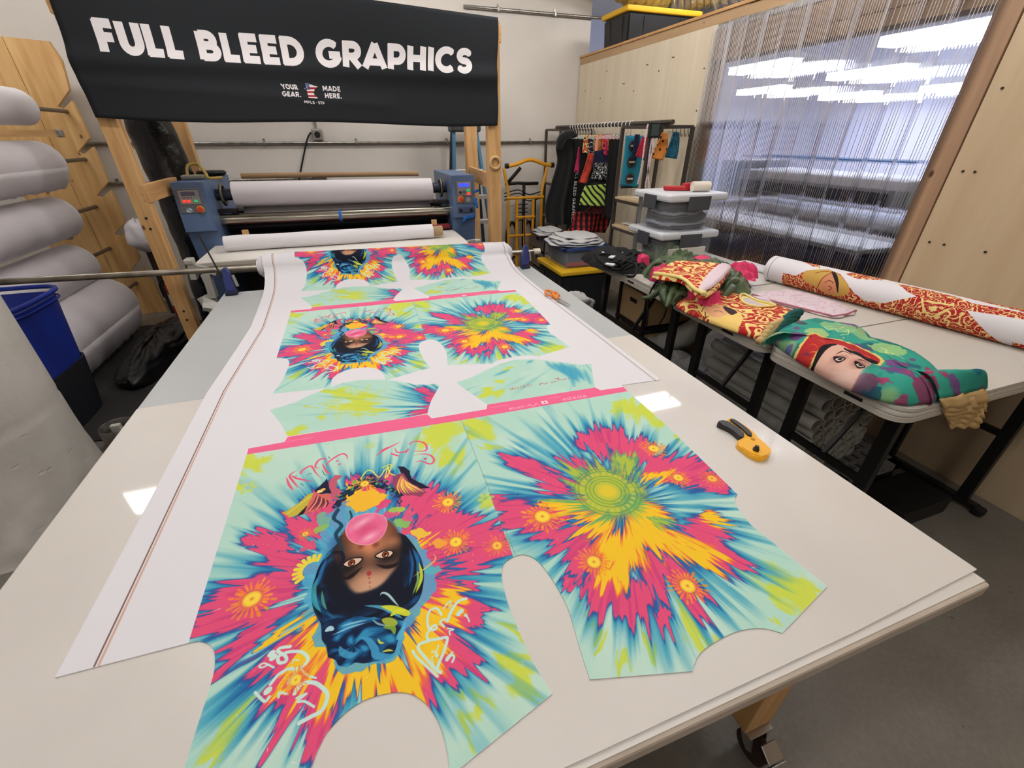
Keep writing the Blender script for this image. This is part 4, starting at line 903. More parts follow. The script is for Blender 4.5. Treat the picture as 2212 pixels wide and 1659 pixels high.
B().bar(((pl0+pl1)/2+.04, YF+.0, 1.37), (rl-.02, YQ+.02, 1.37), .038, .11, bevel=.003).done('side_brace', M_lumy, fr)
B().bar(((pr0+pr1)/2-.03, YF+.0, 1.38), (rr_-.02, YQ+.02, 1.37), .038, .12, bevel=.003).done('side_brace', M_lumy, fr)
B().bar((rr_-.02, YQ, 2.1), (rr_-.34, YQ, 2.35), .038, .09, (0, 1, 0)).done('corner_brace', M_lumx, fr); B().bar((rl+.05, YQ, 1.85), (rl+.34, YQ, 2.25), .038, .06, (0, 1, 0)).done('corner_brace', M_lumx, fr)
for x0, x1, zz in ((pl0, pl1, 1.22), (pl0, pl1, 1.15), (pl0, pl1, .55), (pl0, pl1, .48)): B().cyl(((x0+x1)/2, YF-.004, zz), ((x0+x1)/2, YF+.01, zz), .008, n=10).done('lag_bolt', M_dsteel, fr)
q = at_y(1070, 352, YF-.012); R_ = .042
b = B(); b.tube([(q.x+R_*math.cos(a), YF-.013, q.z+R_*math.sin(a)) for a in np.linspace(0, 2*pi, 32, endpoint=False)], .0115, 10, closed=True)
t = thing('tape_roll', 'tan tape roll hanging on the right lumber post', 'tape roll', (q.x, YF-.013, q.z)); b.done('ring', mat('masking tape', (206, 168, 116), .6), t, True); B().cyl((q.x, YF, q.z+.028), (q.x, YF-.04, q.z+.03), .003, n=8).done('nail', M_steel, t)

# ------------------------------------------------------------------ heat press calender
M_cab = mat('press blue', (98, 122, 160), .42, var=(3, (88, 110, 148), .4, .7)); M_cabd = mat('press dark blue', (74, 92, 124), .45)
M_plate = mat('control plate', (104, 104, 112), .5); M_lite = mat('control fascia', (150, 146, 148), .5)
YC = 4.13
pr = thing('heat_press', 'blue roll heat press with two control cabinets behind the cutting table', 'heat press', (-.1, 4.6, 0))
def cabinet(x0, x1):
    prof_ = [(YC+.03, 1.405), (YC-.0, 1.055), (YC+.04, 1.045), (YC+.22, .12), (5.05, .12), (5.05, 1.40)]
    b = B(); b.prism([(x0, y, z) for y, z in prof_], (x1-x0, 0, 0)); c = b.done('cabinet', M_cab, pr)
    f = B(); f.prism([(x0+.004, YC+.024, 1.40), (x1-.004, YC+.024, 1.40), (x1-.004, YC-.007, 1.06), (x0+.004, YC-.007, 1.06)], (0, .006, 0)); f.done('front_cover', M_cab, c)
    return c
c0 = at_y(362, 393, YC).x, at_y(433, 392, YC).x; c1 = at_y(976, 382, YC).x, at_y(1025, 381, YC).x
cabL = cabinet(*c0); cabR = cabinet(*c1)
def face_y(z): return YC-.007+(z-1.06)/(.34)*.031
def plate(cx_, z0, z1, w, m, nm, par, off, bev=.006):
    zc = (z0+z1)/2; return B().box((cx_, face_y(zc)-off, zc), (w, .008, abs(z1-z0)), Matrix.Rotation(-.09, 4, 'X'), bev).done(nm, m, par)
def knob(x, z, r, d, m, nm, par, off=.01): return B().cyl((x, face_y(z)-off, z), (x, face_y(z)-off-d, z), r, r*.9, 18).done(nm, m, par, True, angle=.6)
M_red = mat('red button', (214, 66, 52), .35); M_redl = mat('lit red button', (240, 70, 50), .35, emit=((255, 60, 40), 1.2)); M_grn = mat('lit green button', (40, 150, 90), .35, emit=((40, 220, 110), .5)); M_yel = mat('yellow ring', (226, 160, 50), .4)
xL = sum(c0)/2
plL = plate(xL-.006, 1.19, 1.365, .17, M_plate, 'control_plate', cabL, .004); plate(xL-.004, 1.255, 1.352, .135, M_lite, 'fascia', plL, .010); plate(xL-.004, 1.317, 1.343, .09, mat('dark display', (92, 90, 112), .3), 'display', plL, .015, .002)
for dx, m in ((-.042, M_redl), (-.012, M_redl), (.034, M_grn)): B().box((xL+dx, face_y(1.278)-.018, 1.278), (.022, .012, .016), None, .003).done('button', m, plL)
for dx in (-.036, -.014, .01): B().box((xL+dx, face_y(1.302)-.016, 1.302), (.007, .006, .006)).done('indicator', M_black, plL)
kb = knob(xL+.046, 1.218, .026, .004, M_yel, 'stop_ring', plL); knob(xL+.046, 1.218, .018, .03, M_red, 'stop_button', plL)
b = B(); b.tube([(xL-.03+.02*math.cos(a), face_y(1.213)-.010, 1.213+.010*math.sin(a)) for a in np.linspace(0, 2*pi, 20, endpoint=False)], .003, 6, closed=True); b.lathe([(.018, -.002), (.018, .002)], (xL-.03, face_y(1.213)-.008, 1.213), 20, 'Y'); b.done('badge', mat('badge', (170, 196, 206), .3, .5), plL)
xR = sum(c1)/2
plR = plate(xR+.004, 1.175, 1.36, .155, M_plate, 'control_plate', cabR, .004); plate(xR+.004, 1.24, 1.35, .128, M_lite, 'fascia', plR, .010); plate(xR+.002, 1.315, 1.342, .092, mat('blue lit display', (60, 80, 220), .3, emit=((50, 70, 255), 1.4)), 'display', plR, .015, .002)
knob(xR-.036, 1.27, .012, .02, M_dsteel, 'switch', plR); knob(xR, 1.272, .014, .016, mat('grey knob', (120, 116, 110), .4, .5), 'knob', plR)
B().box((xR+.04, face_y(1.285)-.018, 1.285), (.026, .014, .022), None, .003).done('button', M_grn, plR); B().box((xR+.042, face_y(1.256)-.018, 1.256), (.026, .014, .022), None, .003).done('button', M_redl, plR)
knob(xR-.034, 1.213, .028, .004, M_yel, 'stop_ring', plR); knob(xR-.034, 1.213, .019, .032, M_red, 'stop_button', plR); b = B(); b.lathe([(.02, -.002), (.02, .002)], (xR+.036, face_y(1.208)-.008, 1.208), 20, 'Y'); b.done('badge', mat('badge', (170, 196, 206), .3, .5), plR)
pl2 = plate(xR+.012, 1.095, 1.145, .155, mat('dark blue plate', (70, 84, 116), .4), 'switch_plate', cabR, .004, .012)
for dx in (-.042, .056): knob(xR+dx, 1.12, .013, .02, M_black, 'switch', pl2)
M_btape = mat('blue painter tape', (36, 112, 200), .6)
for (x, y, z, sx, sz, ro) in ((xR+.115, YC+.0, 1.275, .06, .022, .25), (xR+.10, YC-.0, 1.19, .03, .06, 0), (xR+.112, YC, 1.16, .022, .06, .1), (xR-.0, YC-.012, 1.055, .05, .03, .3), (xR+.045, YC-.012, 1.06, .07, .03, .1), (xR-.02, YC-.012, 1.03, .03, .02, .4)):
    b = B(); n0 = x*9
    b.grid(lambda u, v: (x+(u-.5)*sx*math.cos(ro)-(v-.5)*sz*math.sin(ro), face_y(z)-.008-.012*abs(nz(u*3+n0, v*3)), z+(u-.5)*sx*math.sin(ro)+(v-.5)*sz*math.cos(ro)), 7, 5); b.done('tape_piece', M_btape, cabR, True, .001)
x0i, x1i = c0[1], c1[0]
B().bx(x0i, x1i, 4.75, 5.0, .12, 1.12).done('back_cover', mat('press cover black', (24, 22, 24), .6), pr)  # near-black cover panel behind the press rollers
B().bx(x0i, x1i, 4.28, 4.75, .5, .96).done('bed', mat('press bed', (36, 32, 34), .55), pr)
B().bx(x0i+.02, x1i-.02, 4.24, 4.30, .945, .985, .01).done('felt_strip', mat('dark red felt', (128, 30, 44), .8), pr)
B().cyl((x0i, 4.36, 1.10), (x1i, 4.36, 1.085), .047, n=28).done('steel_roller', mat('oiled steel roller', (164, 158, 146), .22, .95, var=(6, (128, 122, 108), .4, .7), stretch=(.5, 3, 3)), pr, True, angle=.6)
for x in (at_y(734, 460, 4.31).x,): B().lathe([(.0485, -.012), (.0485, .012)], (x, 4.36, 1.092), 24, 'X').done('tape_band', M_btape, pr, True, angle=.6)
B().cyl((x0i, 4.52, 1.02), (x1i, 4.52, 1.01), .055, n=20).done('black_roller', M_black, pr, True, angle=.6)
for x, s in ((x0i, 1), (x1i, -1)):
    B().cyl((x, 4.45, 1.285), (x+s*.12, 4.45, 1.285), .045, n=16).done('chuck', mat('chuck blue', (52, 58, 74), .4, .5), pr, True, angle=.6)
    b = B(); b.tube([(x+s*.05, 4.45+.075*math.cos(a), 1.285+.075*math.sin(a)) for a in np.linspace(0, 2*pi, 20, endpoint=False)], .012, 8, closed=True); b.bar((x+s*.05, 4.39, 1.23), (x+s*.05, 4.51, 1.34), .012, .012); b.done('hand_wheel', mat('worn brass grey', (116, 108, 96), .35, .8), pr, True)
    B().box((x+s*.06, 4.37, 1.17), (.16, .06, .03), None, .008).done('roller_guard', M_black, pr)
    B().box((x+s*.17, 4.26, 1.0), (.05, .02, .06), None, .004).done('wood_shim', M_lumber, pr)
TRZ = .93
tq = [at_z(423, 560, TRZ), at_z(1018, 527, TRZ)]
B().bx(-1.13, .87, 3.62, 4.26, TRZ-.022, TRZ, .004).done('feed_tray', mat('white tray', (226, 221, 214), .4), pr)
B().bx(-1.13, .87, 3.60, 3.62, TRZ-.05, TRZ-.004, .003).done('tray_lip', mat('tray lip', (196, 188, 176), .5), pr)
for x in (-1.02, .78): B().bx(x, x+.05, 3.7, 4.2, .1, TRZ-.022).done('tray_leg', M_cabd, pr)
B().cyl((-1.12, 3.50, .895), (.80, 3.50, .885), .030, n=20).done('front_roller', mat('worn pipe', (168, 160, 148)), pr, True, angle=.6)
br = B(); A2 = lambda x, y, Y=3.44: tuple(at_y(x, y, Y))
br.bar(A2(411, 562), A2(421, 602), .035, .06); br.box(A2(409, 564), (.05, .08, .035), None, .008); br.bar(A2(412, 575), A2(468, 588), .03, .04); br.bar(A2(446, 590), A2(462, 642), .045, .06); br.bar(A2(438, 592), A2(458, 634), .012, .07); br.box(A2(452, 652), (.09, .09, .07), Matrix.Rotation(.5, 4, 'Y'), .02); br.cyl(A2(440, 660, 3.40), A2(470, 664, 3.40), .04, n=8); br.bar(A2(438, 640), A2(470, 676), .02, .08)
br.done('alloy_bracket', mat('cast alloy', (196, 194, 188), .42, .5), pr)
br = B(); br.bar((.84, 3.56, .95), (.93, 3.56, .955), .03, .03); br.box((.92, 3.55, .955), (.05, .04, .03), None, .006); br.done('alloy_bracket', MATS['cast alloy'], pr)
# things on the press
t = thing('paper_roll', 'wide white paper roll mounted between the press cabinets', 'paper roll', (-.1, 4.45, 1.285)); xa, xb = at_y(503, 420, 4.4).x, at_y(934, 412, 4.4).x
B().cyl((xa, 4.45, 1.285), (xb, 4.45, 1.27), .098, n=40).done('paper', mat('white paper', (232, 226, 230), .6), t, True, angle=.6)
b = B(); b.grid(lambda u, v: (xa+.02+(xb-xa-.03)*u, 4.545-.03*v, 1.27-.17*v), 12, 6); b.done('paper_web', mat('paper web', (214, 208, 208), .6), t, True, .001)
tag(B().cyl((xa+.05, 4.66, 1.41), (xb-.08, 4.66, 1.395), .022, n=16).done('cardboard_pole', mat('kraft tube', (176, 146, 110), .7), None, True, angle=.6), 'brown cardboard tube lying behind the white paper roll on the press', 'tube')
t = thing('wrapped_tube', 'cardboard tube wrapped in white cloth lying on the press tray', 'fabric roll', (-.15, 3.95, TRZ)); xa, xb = at_z(484, 525, 1.0).x, at_z(945, 507, 1.0).x
b = B(); b.grid(lambda u, v: (xa+(xb-xa)*v, 3.93+(.058+.006*nz(v*7, u*3, 2))*math.cos(2*pi*u)+.01*nz(v*3, 1), TRZ+.058+(.057+.006*nz(v*6, u*4))*math.sin(2*pi*u)), 28, 40, True); b.done('cloth_wrap', M_white, t, True)
b = B(); b.grid(lambda u, v: (xa+.02+(xb-xa-.1)*u, 3.99+.17*v, TRZ+.085*(1-v)**1.5+.012+.012*nz(u*9, v*3)), 40, 8); b.done('loose_flap', M_white, t, True, .002)
B().cyl((xb-.02, 3.93, TRZ+.058), (xb+.085, 3.93, TRZ+.058), .042, n=22).done('core', mat('kraft tube', (176, 146, 110), .7), t, True, angle=.6)
# odds on the left cabinet's top
t = thing('yellow_hook_strap', 'yellow strap handle lying on top of the left press cabinet', 'strap', (c0[0]+.1, 4.5, 1.41)); b = B(); b.tube(spline([(c0[0]+.05, 4.45, 1.415), (c0[0]+.06, 4.5, 1.50), (c0[0]+.13, 4.52, 1.51), (c0[0]+.19, 4.42, 1.45), (c0[0]+.22, 4.36, 1.418), (c0[0]+.3, 4.40, 1.418)], 6), .011, 8); b.done('loop', mat('dull yellow', (176, 152, 76), .6), t, True); B().box((c0[0]+.1, 4.42, 1.425), (.16, .10, .03), None, .01).done('buckle', mat('grey green', (140, 138, 122), .5), t)
t = thing('black_dish', 'black shallow coil dish on top of the left press cabinet', 'dish', (c0[1]-.02, 4.8, 1.41)); B().lathe([(.06, 0), (.10, .012), (.115, .035), (.10, .05), (.03, .045)], (c0[1]-.05, 4.72, 1.402), 26).done('coil', M_black, t, True, angle=.7)
# black plastic covered duct by the left post
q0 = at_y(348, 262, 4.62); pts = []
t = thing('wrapped_duct', 'black plastic wrapped air duct standing behind the left lumber post', 'duct', (q0.x, 4.62, 0))
def duct(u, v):
    z = 2.35*(1-v); r = .165+.02*nz(u*4, z*3.2, 1)+.012*nz(u*9, z*7, 5); r *= (1.0-.22*max(0, (z-1.72)/.2) if z > 1.72 else 1.0); r = max(r, .10)
    cx_ = at_y(350, 330, 4.62).x+.03*math.sin(z*2); return (cx_+r*math.cos(2*pi*u), 4.62+r*math.sin(2*pi*u), z)
b = B(); b.grid(duct, 36, 60, True); b.done('duct_wrap', mat('wrinkled black plastic', (13, 14, 14), .26, bump=(16, 1.0)), t, True)
# ------------------------------------------------------------------ roll rack at the left
YRK = 5.6
M_pine = wood('rack pine boards', (202, 156, 96), (222, 180, 122), 2, scale=2.2)
rk = thing('roll_rack', 'pine board rack with saw-tooth notches holding steel pipes by the back wall', 'rack', (-2.5, YRK, 0))
edge = [(104, 89), (132, 130), (149, 194), (124, 230), (136, 236), (155, 217), (178, 262), (193, 298), (168, 328), (180, 334), (200, 317), (216, 350), (233, 393), (209, 423), (220, 428), (239, 410), (254, 440), (269, 481), (247, 506), (258, 512), (276, 496), (290, 530), (302, 558), (272, 600), (284, 606), (310, 578), (331, 611)]
ev = [at_y(x, y, YRK) for x, y in edge]; ev.append(Vector((ev[-1].x+.02, YRK, 0)))
sx0 = at_y(10, 88, YRK).x; sx1 = at_y(241, 587, YRK).x; sxm = (sx0+sx1)/2
b = B(); b.prism([(sxm+.002, YRK, 2.42)] + [(v.x, YRK, max(0, v.z)) for v in ev] + [(sxm+.002, YRK, 0)], (0, .04, 0)); b.done('notched_board', M_pine, rk)
b = B(); b.prism([(sxm-.002, YRK, 2.42), (sxm-.002, YRK, 0), (sxm-.40, YRK, 0), (sxm-.40, YRK, 2.42)], (0, .04, 0)); b.done('board', M_pine, rk)
B().bx(sxm-.5, sxm+.1, YRK+.04, YRK+.08, .3, .4).done('batten', M_lumx, rk); B().bx(sxm-.5, sxm+.1, YRK+.04, YRK+.08, 2.0, 2.1).done('batten', M_lumx, rk)
def pxm(Y, x, y): a = at_y(x, y, Y); d = a-CAMP; return FPX/d.dot(_F)
M_rollw = mat('white roll', (232, 226, 230), .7, bump=(90, .12))
M_pipe = mat('rack pipe', (120, 112, 104), .4, .8)
rolls = [(40, 231, 35, 4.9, 'topmost white roll on the pine rack'), (92, 352, 42, 4.9, 'second white roll from the top of the pine rack, with a ragged lower edge'), (124, 470, 42, 4.9, 'third white roll from the top of the pine rack'), (162, 572, 43, 4.9, 'fourth white roll from the top of the pine rack, seamed along its side'), (108, 640, 38, 4.75, 'fifth white roll of the pine rack, just behind the blue bin'), (236, 652, 52, 4.95, 'lowest white roll of the pine rack, above the black bag')]
for i, (x, y, r, Y, lab) in enumerate(rolls):
    c = at_y(x, y, Y); R_ = r/pxm(Y, x, y); Y0 = Y-1.65 if i < 4 else 3.78
    t = thing('white_roll', lab, 'fabric roll', (c.x, (Y+Y0)/2, c.z), 'white rolls on the pine rack')
    b = B(); b.grid(lambda u, v: (c.x+R_*(1+.012*nz(u*5, v*6, i))*math.cos(2*pi*u), Y0+(Y-Y0)*v, c.z+R_*(1+.012*nz(u*5, v*6, i+9))*math.sin(2*pi*u)), 40, 24, True)
    rim = [b.bm.verts.new((c.x+R_*.99*math.cos(2*pi*k/40), Y-.002, c.z+R_*.99*math.sin(2*pi*k/40))) for k in range(40)]; b.bm.faces.new(rim); b.done('roll_body', M_rollw, t, True, angle=.6)
    if i in (1, 5):
        b = B(); n_ = 40
        b.grid(lambda u, v: (c.x+R_*1.01*math.cos(-.2-v*.9)+(.0 if i == 1 else .02*v), Y0+(Y-.01-Y0)*u, c.z+R_*1.01*math.sin(-.2-v*.9)-(.10 if i == 5 else .05)*v*(1+.35*nz(u*30, 2))), n_, 6); b.done('loose_end', M_rollw, t, True, .002)
    B().cyl((c.x, Y, c.z), (c.x, Y-.004+.01, c.z), .04, n=18).done('core', mat('kraft tube', (176, 146, 110), .7), t)
    B().cyl((c.x, Y0-.04, c.z), (c.x, YRK, c.z), .016, n=10).done('pipe', M_pipe, rk, True, angle=.8)
for (x, y) in ((118, 288), (138, 512)):
    q = at_y(x, y, 5.2); B().bar((q.x-.5, 5.2, q.z), (q.x+.02, 5.25, q.z), .04, .05).done('support_arm', M_lumx, rk); B().box((q.x+.02, 5.24, q.z), (.04, .05, .06), None, .008).done('bracket', M_zinc, rk)
# floor things at the left
M_mat = mat('dark rubber mat', (44, 42, 42), .8, bump=(80, .1))
a = at_z(480, 745, 0)
tag(B().bx(-2.9, -1.62, 2.95, 5.15, 0, .012, .004).done('floor_mat', M_mat), 'dark rubber mat on the floor between the roll rack and the cutting table', 'mat')
c = at_z(285, 745, .1)
def bag(u, v):
    a = 2*pi*u; rr = math.sin(min(1, v*1.02)*pi/2); k = 1+.12*nz(math.cos(a)*2, math.sin(a)*2, v*3)
    return (-1.84+.19*k*rr*math.cos(a)+.02*nz(u*20, v*9), 4.36+.74*k*rr*math.sin(a), .012+.19*max(0, math.cos(v*pi/2))**.7*(1+.3*nz(math.cos(a)*3, math.sin(a)*3, 8)))
b = B(); b.grid(bag, 48, 26, True); tag(b.done('black_bag', MATS['black bag plastic'], None, True), 'shiny black plastic bag lying on the mat below the lowest white roll', 'bag')
# blue bin nested in a dark bin
def tub(z0, z1, cx_, cy, w0, d0, w1, d1, r=.12):
    def f(u, v):
        a = 2*pi*u; n = 4.5; ca, sa = math.cos(a), math.sin(a); k = (abs(ca)**n+abs(sa)**n)**(-1/n)
        if v < .5: t_ = v*2; w, d, z = w0+(w1-w0)*t_, d0+(d1-d0)*t_, z0+(z1-z0)*t_
        else: t_ = (v-.5)*2; w, d, z = w1-.02-(w1-w0)*t_, d1-.02-(d1-d0)*t_, z1-(z1-z0-.02)*t_
        return (cx_+w/2*k*ca, cy+d/2*k*sa, z)
    return f
M_blue = mat('blue bin plastic', (30, 52, 150), .4); M_navy = mat('dark bin plastic', (30, 33, 40), .5)
bx_, by_ = -2.17, 3.30
bn = thing('dark_bin', 'dark grey bin standing on the floor with the blue bin nested in it', 'bin', (bx_, by_, 0)); B().grid(tub(.013, .42, bx_, by_, .42, .46, .50, .54), 48, 20, True).done('bin_body', M_navy, bn, True, angle=.7)
bn = thing('blue_bin', 'bright blue plastic bin nested in the dark bin beside the concrete column', 'bin', (bx_, by_, .2)); B().grid(tub(.2, .86, bx_, by_, .44, .47, .535, .575), 48, 20, True).done('bin_body', M_blue, bn, True, angle=.7)
b = B(); pts = []
for k in range(48):
    a = 2*pi*k/48; n = 4.5; ca, sa = math.cos(a), math.sin(a); kk = (abs(ca)**n+abs(sa)**n)**(-1/n); pts.append((bx_+.275*kk*ca, by_+.295*kk*sa, .855))
b.tube(pts, .014, 8, closed=True); b.done('rim', M_blue, bn, True)
b = B(); b.tube([(p[0]*1.0, p[1], p[2]-.05) for p in pts], .006, 6, closed=True); b.done('rib', M_blue, bn, True)
q = at_z(190, 945, .08); t = thing('tin_lid', 'round galvanised tin lying on the floor beside the concrete column', 'tin', (q.x, q.y, 0))
B().lathe([(.09, 0), (.095, .14), (.09, .15), (.085, .14), (.08, .02)], (-1.62, 2.86, .0), 26).done('tin_wall', M_zinc, t, True, angle=.6); B().box((-1.61, 2.83, .13), (.05, .03, .08), None, .004).done('paper_label', mat('label paper', (220, 216, 206), .7), t); B().lathe([(.06, .0), (.06, .04)], (-1.62, 2.86, .06), 16).done('black_plug', M_black, t)
# fire extinguisher and cloth bundle beside the rack
q = at_y(372, 630, 5.3); t = thing('fire_extinguisher', 'red fire extinguisher standing behind the left lumber post', 'fire extinguisher', (q.x, 5.3, 0)); ex, ey = q.x+.02, 5.3
B().lathe([(.06, 0), (.068, .02), (.068, .34), (.055, .39), (.025, .42), (.02, .45)], (ex, ey, 0), 22).done('cylinder', mat('extinguisher red', (170, 28, 34), .3), t, True, angle=.7)
B().lathe([(.0686, .16), (.0686, .28)], (ex, ey, 0), 22, 'Z', False).done('label_band', mat('label paper', (220, 216, 206), .7), t, True); b = B(); b.bar((ex-.02, ey, .46), (ex+.07, ey-.02, .49), .015, .012); b.bar((ex-.02, ey, .48), (ex+.07, ey-.02, .53), .015, .01); b.done('lever', M_black, t); B().tube(spline([(ex, ey, .44), (ex-.09, ey-.02, .40), (ex-.10, ey-.02, .25)], 6), .009, 8).done('hose', M_black, t, True)
q = at_y(300, 510, 5.45)
def bundle(u, v): a = 2*pi*u; p = pi*v; k = 1+.22*nz(math.cos(a)*2, math.sin(a)*2, p*1.3)+.08*nz(a*3, p*4); return (q.x+.02+.13*k*math.sin(p)*math.cos(a), 5.45+.10*k*math.sin(p)*math.sin(a), q.z+.15*k*math.cos(p))
b = B(); b.grid(bundle, 32, 20, True); tag(b.done('cloth_bundle', M_white, None, True), 'crumpled white cloth bundle hanging beside the pine rack', 'cloth')
tag(B().bx(q.x-.02, q.x+.10, 5.5, 5.6, .0, q.z-.1, .005).done('dark_stand', mat('dark brown stand', (52, 40, 36), .6)), 'dark brown upright stand below the white cloth bundle', 'stand')
# ladder and hand truck by the back wall
M_lad = mat('ladder blue', (58, 116, 150), .45); M_alu = mat('ladder aluminium', (206, 206, 202), .35, .7)
ld = thing('step_ladder', 'blue fibreglass step ladder leaning by the back wall behind the press', 'ladder', (1.4, 5.6, 0))
def lx(z, s): return 1.385+s*(.135+(1.78-z)*.085)
for s in (-1, 1):
    B().bar((lx(0, s), 5.42, 0), (lx(1.80, s), 5.74, 1.80), .03, .075).done('front_rail', M_lad, ld); B().bar((lx(0, s)*.99, 5.95, 0), (lx(1.78, s)*.995, 5.80, 1.78), .03, .05).done('rear_rail', MATS.get('ladder dark') or mat('ladder dark', (40, 52, 60), .5), ld)
for k, z in enumerate((.22, .50, .78, 1.06, 1.34)): 
    y = 5.42+z/1.8*.32; B().box((1.385, y-.02, z), (lx(z, 1)-lx(z, -1), .085, .05), None, .005).done('step', M_alu, ld)
for s in (-1, 1): B().bar((lx(1.25, s), 5.64, 1.25), (lx(1.25, s), 5.85, 1.22), .012, .02).done('spreader', M_dsteel, ld)
B().box((1.385, 5.76, 1.80), (.36, .20, .09), None, .02).done('top_cap', mat('ladder cap', (62, 62, 66), .5), ld)
M_ytr = mat('hand truck yellow', (226, 158, 34), .4)
ht = thing('hand_truck', 'yellow tubular hand truck standing against the back wall', 'hand truck', (2.2, 5.7, 0)); hy = 5.66
hx0, hx1 = at_y(1098, 500, hy).x, at_y(1168, 500, hy).x; hm = (hx0+hx1)/2
for x in (hx0, hx1, hx0+.12, hx1-.12, hm): B().cyl((x, hy, .12), (x, hy, 1.02 if x not in (hm,) else .78), .02, n=12).done('upright', M_ytr, ht, True, angle=.8)
for z, a_, c_ in ((1.02, hx0-.02, hx1+.02), (.78, hx0+.1, hx1-.1), (.55, hx0, hx1), (.3, hx0, hx1)): B().cyl((a_, hy-.01, z), (c_, hy-.01, z), .018, n=12).done('cross_tube', M_ytr, ht, True, angle=.8)
for s, x in ((-1, hx0), (1, hx1)): B().tube(spline([(x, hy, 1.0), (x+s*.0, hy, 1.1), (x+s*.06, hy, 1.37)], 6), .018, 10).done('handle_side', M_ytr, ht, True)
xa, xb = at_y(1098, 356, hy).x, at_y(1190, 356, hy).x
B().tube(spline([(xa, hy, 1.39), (xa+.1, hy, 1.405), (xa+.22, hy, 1.445), ((xa+xb)/2, hy, 1.455), (xb-.22, hy, 1.445), (xb-.1, hy, 1.405), (xb, hy, 1.39)], 6), .022, 12).done('handle', M_ytr, ht, True)
for x, s in ((xa, -1), (xb, 1)): B().cyl((x, hy, 1.39), (x+s*.04, hy, 1.39), .03, n=14).done('grip_end', M_black, ht, True, angle=.7)
B().bx(hx0-.03, hx1+.03, hy-.22, hy, .02, .035).done('toe_plate', M_ytr, ht)
for s, x in ((-1, hx0-.05), (1, hx1+.05)): B().cyl((x-.025, hy+.08, .13), (x+.025, hy+.08, .13), .13, n=22).done('wheel', M_black, ht, True, angle=.6)
fb = thing('folded_bicycle', 'black folded bicycle parked behind the yellow hand truck', 'bicycle', (2.2, 5.85, 0)); fy = 5.82
b = B(); b.tube([(hm-.22, fy, 1.17), (hm-.05, fy, 1.18), (hm+.1, fy, 1.17), (hm+.24, fy, 1.17)], .02, 8); b.tube([(hm-.2, fy-.02, 1.18), (hm-.02, fy-.03, 1.36)], .022, 8); b.done('handlebar', M_black, fb, True)
b = B(); b.cyl((hm+.04, fy, .4), (hm+.04, fy, 1.17), .022, n=10); b.cyl((hm-.06, fy, .3), (hm-.06, fy, .95), .02, n=10); b.cyl((hm+.2, fy, .3), (hm+.2, fy, .98), .02, n=10); b.done('frame', M_black, fb, True)
for zz in (1.02, .98, 1.06): B().tube(spline([(hm-.24, fy-.02, zz), (hm-.05, fy-.03, zz+.04), (hm+.1, fy-.03, zz-.02), (hm+.28, fy-.02, zz+.01)], 5), .008, 6).done('cable', M_black, fb, True)
for xx in (hm-.12, hm+.12): B().tube([(xx+.22*math.cos(a)*.35, fy+.02, .45+.24*math.sin(a)) for a in np.linspace(0, 2*pi, 30, endpoint=False)], .022, 8, closed=True).done('tyre', M_black, fb, True)
b = B(); 
for i in range(5): b.box((hm, fy-.02, .72+.05*i), (.18, .02, .012))
b.done('basket_wire', M_dsteel, fb)

# ------------------------------------------------------------------ plywood partition with the strip curtain doorway
M_ply = wood('birch plywood', (216, 201, 174), (224, 211, 187), 2, scale=1.1, knots=False); M_ply2 = wood('warm plywood', (190, 165, 132), (200, 178, 146), 2, scale=1.1, knots=False)
M_hdr = wood('header plywood', (176, 142, 104), (190, 158, 120), 1, scale=1.5); M_trim = wood('door trim board', (150, 118, 92), (176, 140, 108), 2, scale=1.6)
DY0, DY1, DZ = 1.72, 3.575, 2.235
wp = B(); wp.bx(XP+.02, XP+.12, DY1, YB, 0, 2.55); wp.bx(XP+.02, XP+.12, DY0, DY1, DZ, 2.55); wp.bx(XP+.02, XP+.12, -4, DY0, 0, 2.75)
wp = struct(wp.done('wall_partition', M_hdr))
B().bx(XP-.004, XP+.02, DY1+.01, 6.0, 0, 2.478, .002).done('plywood_panel', M_ply, wp); B().bx(XP+.002, XP+.02, 3.3, 6.0, 2.48, 2.55, .002).done('header_strip', M_hdr, wp)
B().bx(XP+.0, XP+.02, -3.9, DY0-.115, 0, 2.75, .002).done('plywood_panel', M_ply2, wp); B().bx(XP-.006, XP+.02, DY0-.11, DY0+.0, 0, 2.75, .003).done('door_trim', M_trim, wp)
B().bx(XP-.002, XP+.02, DY0, DY1+.01, DZ, DZ+.075, .003).done('door_trim', M_hdr, wp); B().bx(XP+.004, XP+.02, DY0, DY1+.01, DZ+.08, 2.545, .003).done('header_board', M_hdr, wp)
B().bx(XP-.01, XP+.14, DY0, 6.0, 2.55, 2.572, .003).done('cap_board', M_lumy, wp)
sb = B().cyl((0, 0, 0), (-.004, 0, 0), .006, n=8).done('screw', M_dsteel, wp); me_s = sb.data; sb.location = (XP-.004, 3.66, 2.2)
rs = random.Random(4)
for (y, z) in [(3.66, 1.9), (3.66, 1.5), (3.66, 1.1), (4.1, 2.33), (4.12, 2.33), (4.5, 2.32), (4.52, 2.32), (4.9, 2.2), (4.92, 2.2), (5.4, 2.1), (4.3, 2.25), (4.7, 2.12), (4.1, 1.82), (5.8, 2.2), (5.3, 2.35), (1.55, 1.55), (1.5, 1.55), (1.55, 1.2), (1.48, 1.2), (1.30, 1.2), (1.55, 1.9)]:
    o = bpy.data.objects.new('screw', me_s); COL.objects.link(o); o.parent = wp; o.location = (XP-(.004 if y > 3 else 0), y, z)
